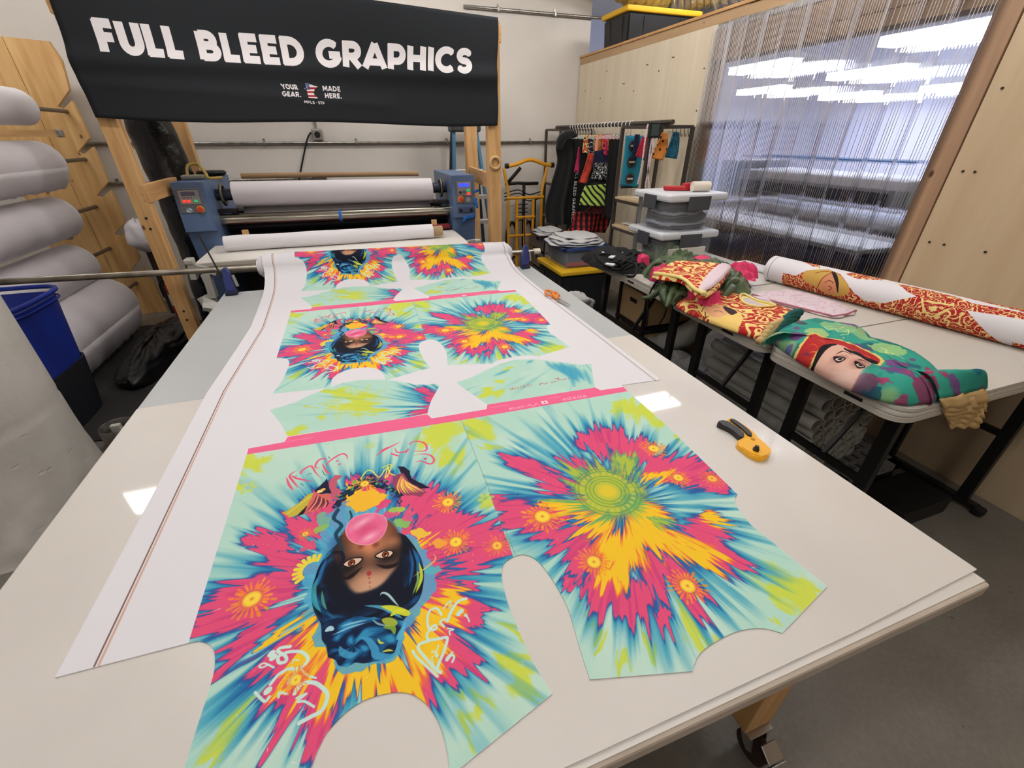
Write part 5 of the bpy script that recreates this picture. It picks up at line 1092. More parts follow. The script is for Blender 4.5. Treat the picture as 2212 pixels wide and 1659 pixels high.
# curtain of ribbed clear strips
def pvc():
    m = bpy.data.materials.new('clear ribbed pvc'); m.use_nodes = True; nt = m.node_tree; N = nt.nodes; L = nt.links; N.remove(N['Principled BSDF']); out = N['Material Output']
    tr = N.new('ShaderNodeBsdfTransparent'); tr.inputs[0].default_value = (.95, .955, 1, 1)
    rf = N.new('ShaderNodeBsdfRefraction'); rf.inputs['Color'].default_value = (.95, .955, 1, 1); rf.inputs['Roughness'].default_value = .0; rf.inputs['IOR'].default_value = 1.11
    gl = N.new('ShaderNodeBsdfGlossy'); gl.inputs['Roughness'].default_value = .12; gl.inputs['Color'].default_value = (.9, .92, 1, 1)
    m1 = N.new('ShaderNodeMixShader'); m1.inputs[0].default_value = .6; L.new(tr.outputs[0], m1.inputs[1]); L.new(rf.outputs[0], m1.inputs[2])
    fr = N.new('ShaderNodeFresnel'); fr.inputs['IOR'].default_value = 1.35; m2 = N.new('ShaderNodeMixShader'); L.new(fr.outputs[0], m2.inputs[0]); L.new(m1.outputs[0], m2.inputs[1]); L.new(gl.outputs[0], m2.inputs[2]); L.new(m2.outputs[0], out.inputs['Surface'])
    return m
M_pvc = pvc()
cu = thing('strip_curtain', 'clear ribbed plastic strip curtain hanging in the plywood doorway', 'strip curtain', (XP-.03, 2.65, 0))
y = DY0-.035; k = 0; nst = 11; pit = (DY1+.03-.20-y)/(nst-1)
for k in range(nst):
    wst = .20; x0 = XP-.026-.010*(k % 2); nr = 13; ncs = nr*6; b = B(); rows = []
    ztop = 2.47-.01*(k % 3); zs = np.linspace(ztop, .02+.02*((k*5) % 3), 12); rs_ = random.Random(k*3+1); ph = [rs_.uniform(.5, 1.5) for _ in range(nr+1)]
    for z in zs:
        sw = (2.47-z)/2.47; dx = .010*sw*math.sin(k*1.7+z*1.3)+.006*sw*math.sin(k*3.1); dy = .010*sw*math.sin(k*2.3+z)
        rows.append([b.bm.verts.new((x0+dx-.0011*ph[int(nr*i/ncs)]*(1-math.cos(2*pi*nr*i/ncs))+.004*math.sin(pi*i/ncs), y+wst*i/ncs+dy, z)) for i in range(ncs+1)])
    for r0, r1 in zip(rows[:-1], rows[1:]):
        for i in range(ncs): b.bm.faces.new((r0[i], r0[i+1], r1[i+1], r1[i]))
    b.done('strip', M_pvc, cu, True)
    y += pit
B().bx(XP-.006, XP-.001, DY0-.02, DY1+.01, 2.44, 2.475).done('mounting_rail', M_zinc, cu)
# the room beyond the curtain
for (x, y, z) in ((1650, 138, 2.75), (1650, 190, 2.62), (1880, 150, 2.62), (1835, 202, 2.55), (2035, 62, 2.8), (2085, 180, 2.5)):
    q = at_z(x, y, z)
    if q.x > 10.5: d = q-CAMP; q = CAMP+d*(10.5/q.x)
    fixture(q.x, q.y, q.z, .3, 1.2, M_tube2, 'cool white tube light glowing in the room behind the strip curtain', 'tube lights behind the strip curtain', .10)
M_pw = mat('printer white', (206, 208, 216), .5); M_pd = mat('printer dark', (34, 36, 48), .5); M_pg = mat('printer grey', (110, 114, 130), .5)
def far_printer(X, ya, yb_, zt, label):
    t = thing('wide_printer', label, 'printer', (X, (ya+yb_)/2, 0))
    B().bx(X, X+.5, ya, yb_, zt-.30, zt, .03).done('cover', M_pw, t); B().bx(X-.06, X, ya+.15, yb_-.1, zt-.28, zt-.12, .01).done('platen_slot', M_pd, t); B().bx(X-.08, X+.5, yb_-.0, yb_+.0+.28, zt-.40, zt+.10, .03).done('end_housing', M_pg, t)
    B().bx(X-.1, X+.45, ya, yb_, zt-.52, zt-.42, .02).done('take_up_bar', M_pw, t); B().bx(X, X+.4, ya+.1, yb_-.1, 0.05, zt-.55).done('stand', M_pd, t)
    B().bx(X+.1, X+.14, ya+.1, yb_+.1, zt+.14, zt+.17).done('blue_rail', mat('rail blue', (40, 130, 210), .5), t); return t
far_printer(5.2, 3.1, 5.3, 1.32, 'wide white printer with a blue rail seen through the left of the strip curtain')
far_printer(4.5, .6, 2.3, 1.05, 'wide white printer seen through the right of the strip curtain')
t = thing('far_workbench', 'pale workbench behind the strip curtain', 'workbench', (4.2, 3.6, 0)); B().bx(3.9, 4.5, 2.5, 4.9, .84, .88, .005).done('bench_top', M_pw, t); B().bx(3.95, 4.45, 2.55, 4.85, .1, .8).done('bench_body', mat('bench navy', (52, 56, 78), .6), t)
# tote on the partition and insulated ducts above
M_ybl = mat('tote lid yellow', (232, 184, 40), .45); M_tblk = mat('tote black', (30, 31, 34), .5)
def tote(c, sx, sy, h, mb, ml, name, label, taper=.86, lidh=.05, ribs=True):
    t = thing(name, label, 'storage tote', (c[0], c[1], c[2])); x, y, z = c
    b = B(); pts = lambda k, zz: [(x-sx/2*k, y-sy/2*k, zz), (x+sx/2*k, y-sy/2*k, zz), (x+sx/2*k, y+sy/2*k, zz), (x-sx/2*k, y+sy/2*k, zz)]
    A = [b.bm.verts.new(p) for p in pts(taper, z)]; C_ = [b.bm.verts.new(p) for p in pts(.97, z+h)]
    b.bm.faces.new(A[::-1]); b.bm.faces.new(C_)
    for i in range(4): b.bm.faces.new((A[i], A[(i+1) % 4], C_[(i+1) % 4], C_[i]))
    bmesh.ops.bevel(b.bm, geom=list(b.bm.edges), offset=.018, segments=2, affect='EDGES'); b.done('body', mb, t)
    if ribs:
        for s in (-.25, .25):
            B().bar((x+sx*s*taper, y-sy/2*taper*.995, z+.04), (x+sx*s, y-sy/2*.975, z+h*.9), .05, .012, (0, 1, 0)).done('rib', mb, t); B().bar((x-sx/2*taper*.995, y+sy*s*taper, z+.04), (x-sx/2*.975, y+sy*s, z+h*.9), .05, .012, (1, 0, 0)).done('rib', mb, t)
    lid = B().box((x, y, z+h+lidh/2), (sx*1.03, sy*1.03, lidh), None, .014).done('lid', ml, t); B().box((x, y, z+h+lidh), (sx*.86, sy*.86, .016), None, .006).done('lid_step', ml, lid)
    return t
qa = at_x(1350, 92, 3.03); zt_ = at_y(1357, 22, qa.y).z
tote((3.03+.46, qa.y+.27, 2.575), .92, .54, zt_-2.575, M_tblk, M_ybl, 'black_tote', 'black tote with a yellow lid up on top of the plywood partition', .93)
B().bx(XP+.12, XP+.9, 4.6, 6.0, 2.52, 2.572).done('top_deck', M_ply2, wp)
M_foil = mat('foil duct', (200, 196, 188), .24, .9, bump=(38, .9)); M_fib = mat('yellow insulation duct', (206, 176, 96), .55, .2, bump=(30, .8))
def rib_duct(pts, r, name, m, label):
    P_ = spline(pts, 26); n = len(P_); b = B(); b.tube([tuple(p) for p in P_], [r*(1+.07*math.sin(i*1.7)+.03*math.sin(i*.6)) for i in range(n)], 26); return tag(b.done(name, m, None, True), label, 'air duct')
rib_duct([(1.9, 5.72, 3.62), (2.7, 5.68, 3.42), (3.4, 5.7, 3.24), (4.0, 5.9, 3.2)], .21, 'insulated_duct', M_fib, 'yellowish insulated flexible duct behind the black tote near the ceiling')
rib_duct([(4.1, 6.4, 3.2), (4.2, 5.6, 3.12), (4.3, 4.9, 3.08), (4.5, 4.0, 3.12), (4.9, 3.0, 3.3)], .23, 'foil_duct', M_foil, 'crinkled silver foil duct running above the plywood partition')
for (x, y) in ((1565, 6), (1588, 5)):
    q = at_x(x, y, 3.5); 
tag(B().bar((3.5, 3.75, 2.60), (3.6, 3.95, 3.2), .02, .02).bar((3.5, 3.55, 2.60), (3.6, 3.42, 3.2), .02, .02).bar((3.5, 3.5, 2.60), (3.5, 3.8, 2.60), .03, .03).done('black_stand', M_black), 'black metal stand legs on top of the partition beside the foil duct', 'stand')
tag(B().lathe([(.32, 0), (.20, .22), (.14, .30), (.14, 1.0)], (at_y(640, -5, 5.4).x, 5.4, 2.78), 30).done('exhaust_hood', mat('grey white metal', (206, 204, 200), .4, .3), None, True, angle=.6), 'round pale exhaust hood hanging above the banner', 'exhaust hood')

# ------------------------------------------------------------------ garment shelf
M_rack = mat('raw steel rack', (84, 76, 70), .45, .6); M_shelfw = wood('shelf board', (196, 170, 132), (214, 190, 154), 1, scale=1.4, knots=False)
GX0, GX1 = at_y(1384, 437, 3.6).x, 2.91; YA = at_x(1329, 425, GX0).y
gs = thing('garment_shelf', 'dark steel shelving frame with a garment rail against the plywood partition', 'shelving', (2.7, 4.7, 0))
ZT = 1.78; yf0, yf1 = 5.42, 5.86
for (x, y) in [(x, y) for x in (GX0, GX1) for y in (3.6, YA, yf0, yf1)]: B().bx(x-.014, x+.014, y-.014, y+.014, 0, ZT).done('upright', M_rack, gs)
for y in (3.6, YA, yf0, yf1): B().bx(GX0, GX1, y-.012, y+.012, ZT-.012, ZT+.012).done('top_bar', M_rack, gs)
for x in (GX0, GX1):
    for a_, c_ in ((3.6, YA), (yf0, yf1)): B().bx(x-.012, x+.012, a_, c_, ZT-.012, ZT+.012).done('top_bar', M_rack, gs)
for (a_, c_, zz) in ((3.6, YA, 1.19), (3.6, YA, .93), (3.6, YA, .5), (yf0, yf1, 1.2), (yf0, yf1, .78), (yf0, yf1, .4)):
    B().bx(GX0-.01, GX1, a_-.01, c_+.01, zz-.018, zz).done('shelf', M_shelfw, gs); b = B(); b.bx(GX0, GX1, a_-.014, a_+.014, zz-.045, zz-.019); b.bx(GX0-.014, GX0+.014, a_, c_, zz-.045, zz-.019); b.done('shelf_support', M_rack, gs)
XRD = 2.62
B().cyl((XRD, 3.5, ZT+.03), (XRD, 5.85, ZT+.03), .019, n=14).done('garment_rail', M_rack, gs, True, angle=.6)
tag(B().box((2.72, 3.82, 1.192), (.24, .28, .004)).done('paper_sheet', mat('label paper', (220, 216, 206), .7)), 'white paper sheet on the upper shelf beside the curtain', 'paper')
tag(B().box((2.70, 3.74, 1.199), (.16, .02, .008), Matrix.Rotation(.3, 4, 'Z'), .003).done('pen', M_dsteel), 'dark pen lying on the white paper sheet', 'pen')
b = B(); 
for i in range(5): b.box((2.66+.02*i % .05, 3.80, .934+.006*i), (.26, .3, .005), Matrix.Rotation(.1*i-.2, 4, 'Z'))
tag(b.done('paper_stack', mat('label paper', (220, 216, 206), .7)), 'untidy stack of papers on the lower shelf beside the clear totes', 'papers')
# hangers
M_hang = mat('white hanger', (222, 218, 212), .4)
def hanger(y):
    t = thing('hanger', 'white plastic hanger on the garment rail', 'hanger', (XRD, y, ZT), 'white hangers on the garment rail')
    z = ZT+.03; b = B(); b.tube([(XRD+.024*math.cos(a), y, z+.024*math.sin(a)) for a in np.linspace(-.6, 3.9, 12)] + [(XRD, y, z-.05), (XRD, y, z-.09)], .0045, 6); b.done('hook', M_hang, t, True)
    b = B(); b.tube([(XRD-.10, y, z-.125), (XRD, y, z-.09), (XRD+.10, y, z-.125)], .004, 6); b.done('shoulder', M_hang, t, True)
h0 = None
for i in range(20):
    yy = 4.12+i*.068
    if h0 is None: hanger(yy); h0 = [o for o in bpy.data.objects if o.name.startswith('hanger') and o.parent is None and o.type == 'EMPTY'][0]
    else: dup(h0, (0, yy-4.12, 0))
# garments: sheets hung from the rail, each at its own distance
def hang(name, label, cat, L_, R_, Y, m, amp=.02, fr_=9, thick=.010, seed=0, group=None):
    lp = [np.array(at_y(x, y, Y)) for x, y in L_]; rp = [np.array(at_y(x, y, Y)) for x, y in R_]
    lp = spline([tuple(p) for p in lp], 6) if len(lp) > 2 else [lp[0]+(lp[1]-lp[0])*k/8 for k in range(9)]
    rp = spline([tuple(p) for p in rp], 6) if len(rp) > 2 else [rp[0]+(rp[1]-rp[0])*k/8 for k in range(9)]
    n = min(len(lp), len(rp)); lp = [lp[int(i*(len(lp)-1)/(n-1))] for i in range(n)]; rp = [rp[int(i*(len(rp)-1)/(n-1))] for i in range(n)]
    def f(u, v):
        j = int(round(v*(n-1))); p = lp[j]*(1-u)+rp[j]*u; w = amp*(.25+.75*v)
        return (p[0], Y+w*math.sin(u*fr_+seed+v*1.2)+.4*w*nz(u*6, v*5, seed), p[2])
    b = B(); b.grid(f, 22, n); return tag(b.done(name, m, None, True, thick), label, cat, group)
M_fblk = mat('black fleece', (20, 20, 22), .95, sheen=.2); M_fblk2 = mat('black jersey', (14, 14, 16), .8)
hang('hooded_coat', 'black hooded coat at the far end of the garment rail', 'coat', [(1226, 292), (1204, 312), (1206, 350), (1193, 400), (1180, 450), (1184, 482)], [(1246, 291), (1254, 310), (1250, 350), (1245, 400), (1240, 450), (1238, 486)], 5.30, M_fblk, .04, 10, .03)
b = B(); q = at_y(1222, 308, 5.2); b.tube(spline([(q.x-.08, 5.2, q.z-.06), (q.x-.06, 5.18, q.z+.04), (q.x+.06, 5.18, q.z+.09), (q.x+.14, 5.2, q.z+.04)], 6), [.03, .035, .04, .045, .05, .05, .05, .05, .05, .05, .045, .04, .04, .035, .03, .03, .03, .025, .02], 10); hd = b.done('hood', M_fblk, bpy.data.objects['hooded_coat'], True)
hang('lettered_jacket', 'black jacket with white lettering running down its edge', 'jacket', [(1243, 300), (1240, 350), (1234, 400), (1228, 450), (1226, 494)], [(1262, 300), (1258, 350), (1250, 420), (1246, 460), (1242, 505)], 5.15, M_fblk2, .012, 4, .012)
cvs = Canvas(0, 0, .06, .62, 900, (14, 14, 16)); wT = txt_w('ULL BLEED GRAPHICS', .036, .2, .1, 1.0); cvs.text('ULL BLEED GRAPHICS', .013, .61, .036, .2, (236, 232, 232), (0, -1), .1, 1.0, .6/wT*1.0, (1, 0)); im_s = cvs.image('strip_print')
bm = bmesh.new(); uvl = bm.loops.layers.uv.new('UVMap'); A_ = [at_y(1240, 366, 5.13), at_y(1250, 366, 5.13), at_y(1238.5, 488, 5.13), at_y(1228, 488, 5.13)]; G = []
for j in range(13):
    v = j/12; a, c = A_[0].lerp(A_[3], v), A_[1].lerp(A_[2], v); G.append([(bm.verts.new((a.x, 5.112+.012*math.sin(v*5), a.z)), (0, 1-v)), (bm.verts.new((c.x, 5.106+.012*math.sin(v*5), c.z)), (1, 1-v))])
for r0, r1 in zip(G[:-1], G[1:]):
    q = [r0[0], r0[1], r1[1], r1[0]]; f = bm.faces.new([p[0] for p in q])
    for l, p in zip(f.loops, q): l[uvl].uv = p[1]
me = bpy.data.meshes.new('lettered_strip'); bm.to_mesh(me); bm.free(); me.materials.append(print_mat('lettered strip', im_s)); o = bpy.data.objects.new('lettered_strip', me); COL.objects.link(o); adopt(o, bpy.data.objects['lettered_jacket']); o.modifiers.new('s', 'SOLIDIFY').thickness = .002
M_pl = spot_mat('pink black leopard', (24, 16, 22), (226, 50, 110), 34, .36); M_or = mat('orange red knit', (216, 74, 44), .8, var=(14, (150, 40, 40), .4, .7)); M_multi = spot_mat('multicolour stripe', (40, 60, 40), (214, 190, 120), 22, .3, c3=(190, 80, 50)); M_fire = spot_mat('red orange splash', (220, 50, 60), (240, 130, 50), 16, .4, c3=(130, 30, 50)); M_rp = contour_mat('red paisley', (180, 34, 40), (230, 120, 100), 22, 5, .25); M_bw = contour_mat('black white paisley', (16, 16, 18), (206, 206, 206), 24, 5, .3); M_zeb = band_mat('lime zebra', (186, 214, 96), (20, 24, 18), 9.0, .62, 'DIAGONAL', 1.2); M_dr = spot_mat('dark red lace', (110, 22, 40), (60, 10, 22), 40, .4); M_pld = band_mat('red plaid', (24, 14, 16), (196, 40, 44), 5.2, .55, 'X', 0, c3=(20, 10, 12)); M_navy = mat('navy cloth', (26, 32, 62), .8); M_tl = mat('teal towel', (40, 142, 172), .8, bump=(120, .1))
hang('leopard_shirt', 'pink and black leopard print top between the black garments', 'garment', [(1250, 318), (1246, 345), (1241, 372)], [(1258, 316), (1258, 345), (1256, 376)], 5.05, M_pl, .01, 5)
hang('black_shirt', 'plain black shirt behind the orange garment on the rail', 'garment', [(1253, 300), (1252, 350), (1248, 420), (1244, 470)], [(1300, 300), (1305, 350), (1300, 420), (1298, 460)], 4.95, M_fblk2, .02, 8)
hang('orange_shorts', 'orange red garment hanging diagonally on the rail', 'garment', [(1272, 330), (1262, 365), (1252, 394)], [(1284, 332), (1276, 365), (1266, 396)], 4.78, M_or, .012, 5)
hang('striped_shirt', 'cream green and orange patterned shirt on the rail', 'garment', [(1284, 292), (1285, 315), (1284, 338)], [(1300, 291), (1301, 315), (1298, 340)], 4.70, M_multi, .02, 7)
hang('orange_shirt', 'bright red and orange splashed shirt on the rail', 'garment', [(1300, 291), (1302, 308), (1304, 326)], [(1320, 290), (1322, 306), (1320, 322)], 4.62, M_fire, .02, 7)
hang('navy_shirt', 'dark navy shirt below the bright shirts on the rail', 'garment', [(1284, 326), (1282, 350), (1280, 362)], [(1330, 322), (1332, 345), (1330, 362)], 4.60, M_navy, .02, 7)
hang('paisley_shorts', 'black and white paisley shorts in the middle of the rail', 'garment', [(1286, 352), (1282, 370), (1278, 388)], [(1330, 350), (1330, 372), (1328, 388)], 4.50, M_bw, .02, 7)
hang('charcoal_shorts', 'black garment hem hanging just above the lime striped leggings', 'garment', [(1272, 385), (1268, 395), (1262, 404)], [(1328, 384), (1326, 394), (1322, 402)], 4.52, M_fblk2, .02, 7)
hang('red_bandana_top', 'red paisley top hanging beside the teal towel', 'garment', [(1322, 297), (1322, 330), (1318, 360)], [(1336, 296), (1336, 330), (1332, 362)], 4.40, M_rp, .012, 5)
hang('lime_leggings', 'lime green leggings with black zebra stripes', 'garment', [(1264, 402), (1257, 420), (1252, 443)], [(1313, 397), (1316, 420), (1310, 446)], 4.45, M_zeb, .012, 4)
hang('crimson_dress', 'dark crimson lace garment below the lime leggings', 'garment', [(1278, 446), (1262, 458), (1264, 462)], [(1322, 412), (1324, 440), (1320, 462)], 4.52, M_dr, .02, 6)
hang('plaid_shirt', 'red and black plaid flannel shirt hanging lowest on the rail', 'shirt', [(1242, 458), (1236, 480), (1226, 506)], [(1320, 458), (1316, 482), (1306, 502)], 4.6, M_pld, .03, 9)
hang('black_pants', 'black trousers hanging behind the teal towel', 'garment', [(1316, 300), (1314, 350), (1310, 410), (1306, 470)], [(1345, 300), (1340, 350), (1336, 410), (1330, 480)], 4.35, M_fblk2, .02, 7)
gar = [(1262, 1274, 292, 330, 4.86, M_multi, 'tan and green patterned tank top'), (1272, 1284, 296, 345, 4.82, M_bw, 'black and white patterned tank top'), (1288, 1294, 293, 328, 4.66, mat('peach strap', (226, 150, 120), .8), 'peach strappy top'), (1306, 1312, 293, 334, 4.58, M_pl, 'pink and black leopard strappy top'), (1318, 1326, 293, 318, 4.48, spot_mat('violet splash', (120, 50, 120), (220, 90, 120), 20, .4), 'violet splashed top'), (1328, 1338, 292, 330, 4.42, M_dr, 'dark red lace top')]
for i, (xa, xb, ya, yb2, Yg, mg, lb) in enumerate(gar): hang('tank_top', lb+' squeezed among the garments on the rail', 'garment', [(xa, ya), (xa-1, (ya+yb2)/2), (xa-3, yb2)], [(xb, ya-1), (xb+1, (ya+yb2)/2), (xb-1, yb2+2)], Yg, mg, .015, 5, .012, i)
tw = hang('teal_towel', 'teal towel with round dark badges hanging beside the shelf upright', 'towel', [(1352, 293), (1348, 340), (1341, 402)], [(1390, 293), (1386, 340), (1378, 404)], 4.02, M_tl, .008, 3, .008)
for (x, y) in ((1368, 315), (1364, 350), (1360, 386)):
    q = at_y(x, y, 4.0); R_ = .048
    bd = B().lathe([(R_, 0), (R_, .003)], (q.x, 3.996, q.z), 26, 'Y').done('badge', mat('badge dark', (26, 24, 26), .7), tw); B().lathe([(R_*.86, 0), (R_*.86, .002)], (q.x, 3.9945, q.z), 26, 'Y').done('badge_ring', mat('badge tan', (150, 96, 66), .7), bd); B().lathe([(R_*.78, 0), (R_*.78, .002)], (q.x, 3.993, q.z), 26, 'Y').done('badge_face', mat('badge dark', (26, 24, 26), .7), bd); B().box((q.x, 3.9915, q.z), (R_*1.3, .002, R_*.34)).done('badge_text_bar', mat('badge white', (206, 204, 200), .7), bd)
b = B(); q0 = at_y(1341, 402, 4.02); q1 = at_y(1378, 404, 4.02)
for i in range(12): b.box((q0.x+(q1.x-q0.x)*(i+.5)/12, 4.02, q0.z-.012), (.012, .008, .018))
b.done('lace_hem', M_fblk2, tw)
hang('navy_strap', 'navy loop strap hanging in front of the teal towel', 'strap', [(1372, 290), (1368, 320), (1364, 345)], [(1382, 290), (1380, 318), (1374, 346)], 3.9, M_navy, .004, 3, .006)
hang('red_pouch', 'red dotted bandana hanging left of the steel upright', 'bandana', [(1388, 296), (1380, 318), (1374, 338)], [(1398, 296), (1397, 318), (1392, 342)], 3.85, spot_mat('red dots', (226, 200, 200), (190, 34, 60), 60, .12), .006, 4)
hang('navy_pouch', 'navy patterned bandana hanging behind the measuring tape', 'bandana', [(1396, 298), (1390, 325), (1386, 346)], [(1408, 298), (1406, 325), (1400, 348)], 3.88, spot_mat('navy print', (70, 90, 150), (24, 30, 66), 50, .2), .006, 4)
hang('leopard_bandana', 'orange leopard print bandana hanging under the shelf top bar', 'bandana', [(1432, 286), (1420, 312), (1408, 342)], [(1441, 288), (1440, 318), (1430, 346)], 3.72, spot_mat('orange leopard', (26, 16, 12), (224, 136, 56), 30, .33), .012, 4, .012)
hang('sequin_bandana', 'dark teal sequin bandana hanging nearest the plywood', 'bandana', [(1456, 284), (1447, 312), (1438, 340)], [(1467, 286), (1465, 316), (1460, 343)], 3.72, spot_mat('teal sequin', (90, 170, 190), (16, 84, 110), 90, .25, .3), .012, 4, .012)
M_tapew = band_mat('measuring tape', (236, 228, 228), (206, 150, 160), 30, .8, 'Z', 0)
for k, pts in enumerate(([(1400, 268), (1396, 285), (1390, 330), (1384, 370), (1377, 398)], [(1416, 292), (1408, 330), (1400, 370), (1394, 405), (1402, 410), (1400, 360), (1408, 300)])):
    P_ = [tuple(at_y(x, y, 3.56+.01*k)) for x, y in pts]; b = B(); sp_ = spline(P_, 8)
    for a, c in zip(sp_[:-1], sp_[1:]): b.bar(a, c, .014, .002, (0, 1, 0))
    tag(b.done('measuring_tape', M_tapew), ['white measuring tape hanging straight over the shelf top bar', 'pale measuring tape looped below the small display'][k], 'measuring tape')
t = thing('wall_meter', 'small black digital meter clipped to the shelf top bar', 'meter', (2.52, 3.56, 1.75)); q = at_y(1413, 281, 3.57); B().box((q.x, 3.57, q.z), (.105, .03, .115), None, .006).done('case', M_black, t); B().box((q.x, 3.553, q.z), (.075, .004, .085)).done('screen', mat('lcd', (66, 76, 74), .25), t)
b = B()
for i in range(5): yq = 3.62; xq = 2.70+.04*i; b.tube([(xq, 3.6, ZT+.0), (xq, 3.59, ZT-.04), (xq+.012, 3.585, ZT-.075), (xq+.025, 3.59, ZT-.055)], .003, 5)
tag(b.done('hook_row', M_dsteel, gs, True), '', ''); o = bpy.data.objects['hook_row']; del o['label']; del o['category']
# ------------------------------------------------------------------ boxes and totes round the shelf
M_gbox = mat('grey brown box', (112, 100, 92), .7); M_kbox = mat('tan box board', (196, 164, 120), .7); M_dark = mat('dark slot', (28, 22, 20), .8)
def slot_box(x0, x1, y0, y1, z0, z1, m, name, label, group=None, front='Y'):
    t = thing(name, label, 'box', ((x0+x1)/2, (y0+y1)/2, z0), group); th = .012
    b = B(); b.bx(x0, x1, y0, y1, z0, z0+th); b.bx(x0, x0+th, y0, y1, z0, z1); b.bx(x1-th, x1, y0, y1, z0, z1); b.bx(x0, x1, y0, y0+th, z0, z1); b.bx(x0, x1, y1-th, y1, z0, z1); b.done('box_body', m, t)
    zc = z0+(z1-z0)*.68
    B().bx(x0-.003, x0+.002, (y0+y1)/2-.045, (y0+y1)/2+.045, zc-.016, zc+.016, .002).done('hand_hole', M_dark, t); B().bx((x0+x1)/2-.05, (x0+x1)/2+.05, y0-.003, y0+.002, zc-.016, zc+.016, .002).done('hand_hole', M_dark, t)
    return t
for k, (z0, z1) in enumerate(((.02, .22), (.24, .44), (.46, .66))): slot_box(2.12, 2.40, 4.95, 5.38, z0, z1, M_gbox, 'grey_box', ['lowest grey-brown slotted box in the stack under the black coat', 'middle grey-brown slotted box in the stack under the black coat', 'topmost grey-brown slotted box in the stack under the black coat'][k], 'grey slotted boxes')
M_clear = mat('clear tote plastic', (226, 230, 236), .12, trans=.0, alpha=.16, ior=1.3); M_blid = mat('blue tote lid', (58, 76, 130), .4); M_wlid = mat('milky lid', (214, 216, 222), .35); M_lat = mat('grey latch', (74, 76, 82), .5)
def pile(name, label, cat, c, rx, ry, h, m, seed=0, rough=.25, fold=.02, group=None, nring=30, nseg=64, edge=.18, par=None):
    def f(u, v):
        a = 2*pi*u; r = v; ca, sa = math.cos(a), math.sin(a); out = 1+edge*nz(ca*1.7, sa*1.7, seed)+.5*edge*nz(ca*5, sa*5, seed+4)
        x, y = rx*r*out*ca, ry*r*out*sa; dome = max(0.0, 1-r**3.2)**.8; lump = .7+.6*nz(x/rx*1.6+seed, y/ry*1.6, seed*2)
        z = h*dome*(1+rough*lump)-h*rough*.35*dome + fold*min(1, dome*1.6)*((1-abs(2*nz(x*9+2*nz(y*5, seed), y*8, seed)))*.8+(1-abs(2*nz(x*20, y*17+2*nz(x*6, seed), seed+5)))*.45-.5)
        return (c[0]+x, c[1]+y, c[2]+max(0.002, z))
    b = B(); b.grid(f, nseg, nring, True); o = b.done(name, m, par, True)
    return o if par is not None else tag(o, label, cat, group)
def layered(name, label, cat, c, rx, ry, n, dz, m, seed=0, group=None, rot=0.0, m2=None):
    """an untidy stack of folded cloths; every layer is a part"""
    t = thing(name, label, cat, c, group); cloth_layers(t, c, rx, ry, n, dz, m, seed, rot, m2); return t
def cloth_layers(t, c, rx, ry, n, dz, m, seed=0, rot=0.0, m2=None, shrink=.3):
    rs_ = random.Random(seed)
    for i in range(n):
        ox, oy, ro = rs_.uniform(-.03, .03)*shrink*3.3, rs_.uniform(-.03, .03)*shrink*3.3, rot+rs_.uniform(-.25, .25)*shrink*3.3; k = 1-shrink*i/n+rs_.uniform(-.1, .06)*shrink*3.3; zc = c[2]+dz*(i+.5); cr, sr = math.cos(ro), math.sin(ro); sd = seed*7+i*3
        def f(u, v):
            a = 2*pi*u; ca, sa = math.cos(a), math.sin(a); n4 = (abs(ca)**3+abs(sa)**3)**(-1/3); ph = pi*(v-.5); rad = max(0.0, math.cos(ph))**.25 if abs(ph) < pi/2 else 0
            w = 1+.13*nz(ca*2, sa*2, sd)+.05*nz(ca*8, sa*8, sd); x, y = rx*k*n4*rad*w*ca, ry*k*n4*rad*w*sa
            z = zc+dz*.62*math.sin(ph)+dz*.7*nz(x*9, y*9, sd)+dz*.35*nz(ca*7, sa*7, sd+2)
            return (c[0]+ox+x*cr-y*sr, c[1]+oy+x*sr+y*cr, max(c[2]+.002, z))
        b = B(); b.grid(f, 44, 9, True); b.done('cloth_layer', (m2 if (m2 and i % 3 == 1) else m), t, True)
M_wc = mat('white grey cloth', (206, 205, 206), .85, bump=(60, .15)); M_gc = mat('pale grey cloth', (176, 180, 184), .85)
tote((2.22, 4.30, .03), .62, .66, .42, M_tblk, M_ybl, 'floor_tote', 'black tote with a yellow lid on the floor below the garment rail', .93)
t = thing('clear_tote', 'clear blue-rimmed storage tote standing on the black and yellow tote', 'storage tote', (2.22, 4.30, .52)); zb_ = .517
B().bx(1.96, 2.48, 4.02, 4.58, zb_, zb_+.185, .02).done('tote_body', M_clear, t); b = B(); b.bx(1.94, 2.5, 4.0, 4.03, zb_+.175, zb_+.20); b.bx(1.94, 2.5, 4.57, 4.60, zb_+.175, zb_+.20); b.bx(1.94, 1.97, 4.0, 4.6, zb_+.175, zb_+.20); b.bx(2.47, 2.5, 4.0, 4.6, zb_+.175, zb_+.20); b.done('rim', M_blid, t); B().bx(1.99, 2.45, 4.05, 4.55, zb_+.01, zb_+.16, .03).done('packed_cloth', mat('slate cloth', (84, 92, 108), .9), t)
B().bx(2.0, 2.44, 4.04, 4.09, zb_+.01, zb_+.05, .01).done('red_cloth_edge', mat('red cloth', (170, 50, 50), .9), t)
layered('cloth_heap', 'heap of white and pale grey cloth on top of the blue-rimmed tote', 'cloth pile', (2.20, 4.32, .718), .29, .31, 4, .02, M_wc, 3, m2=M_gc)
layered('cloth_heap', 'heap of white cloth left of the blue-rimmed tote on the grey boxes', 'cloth pile', (2.24, 5.12, .662), .16, .24, 3, .02, M_wc, 8, m2=M_gc)
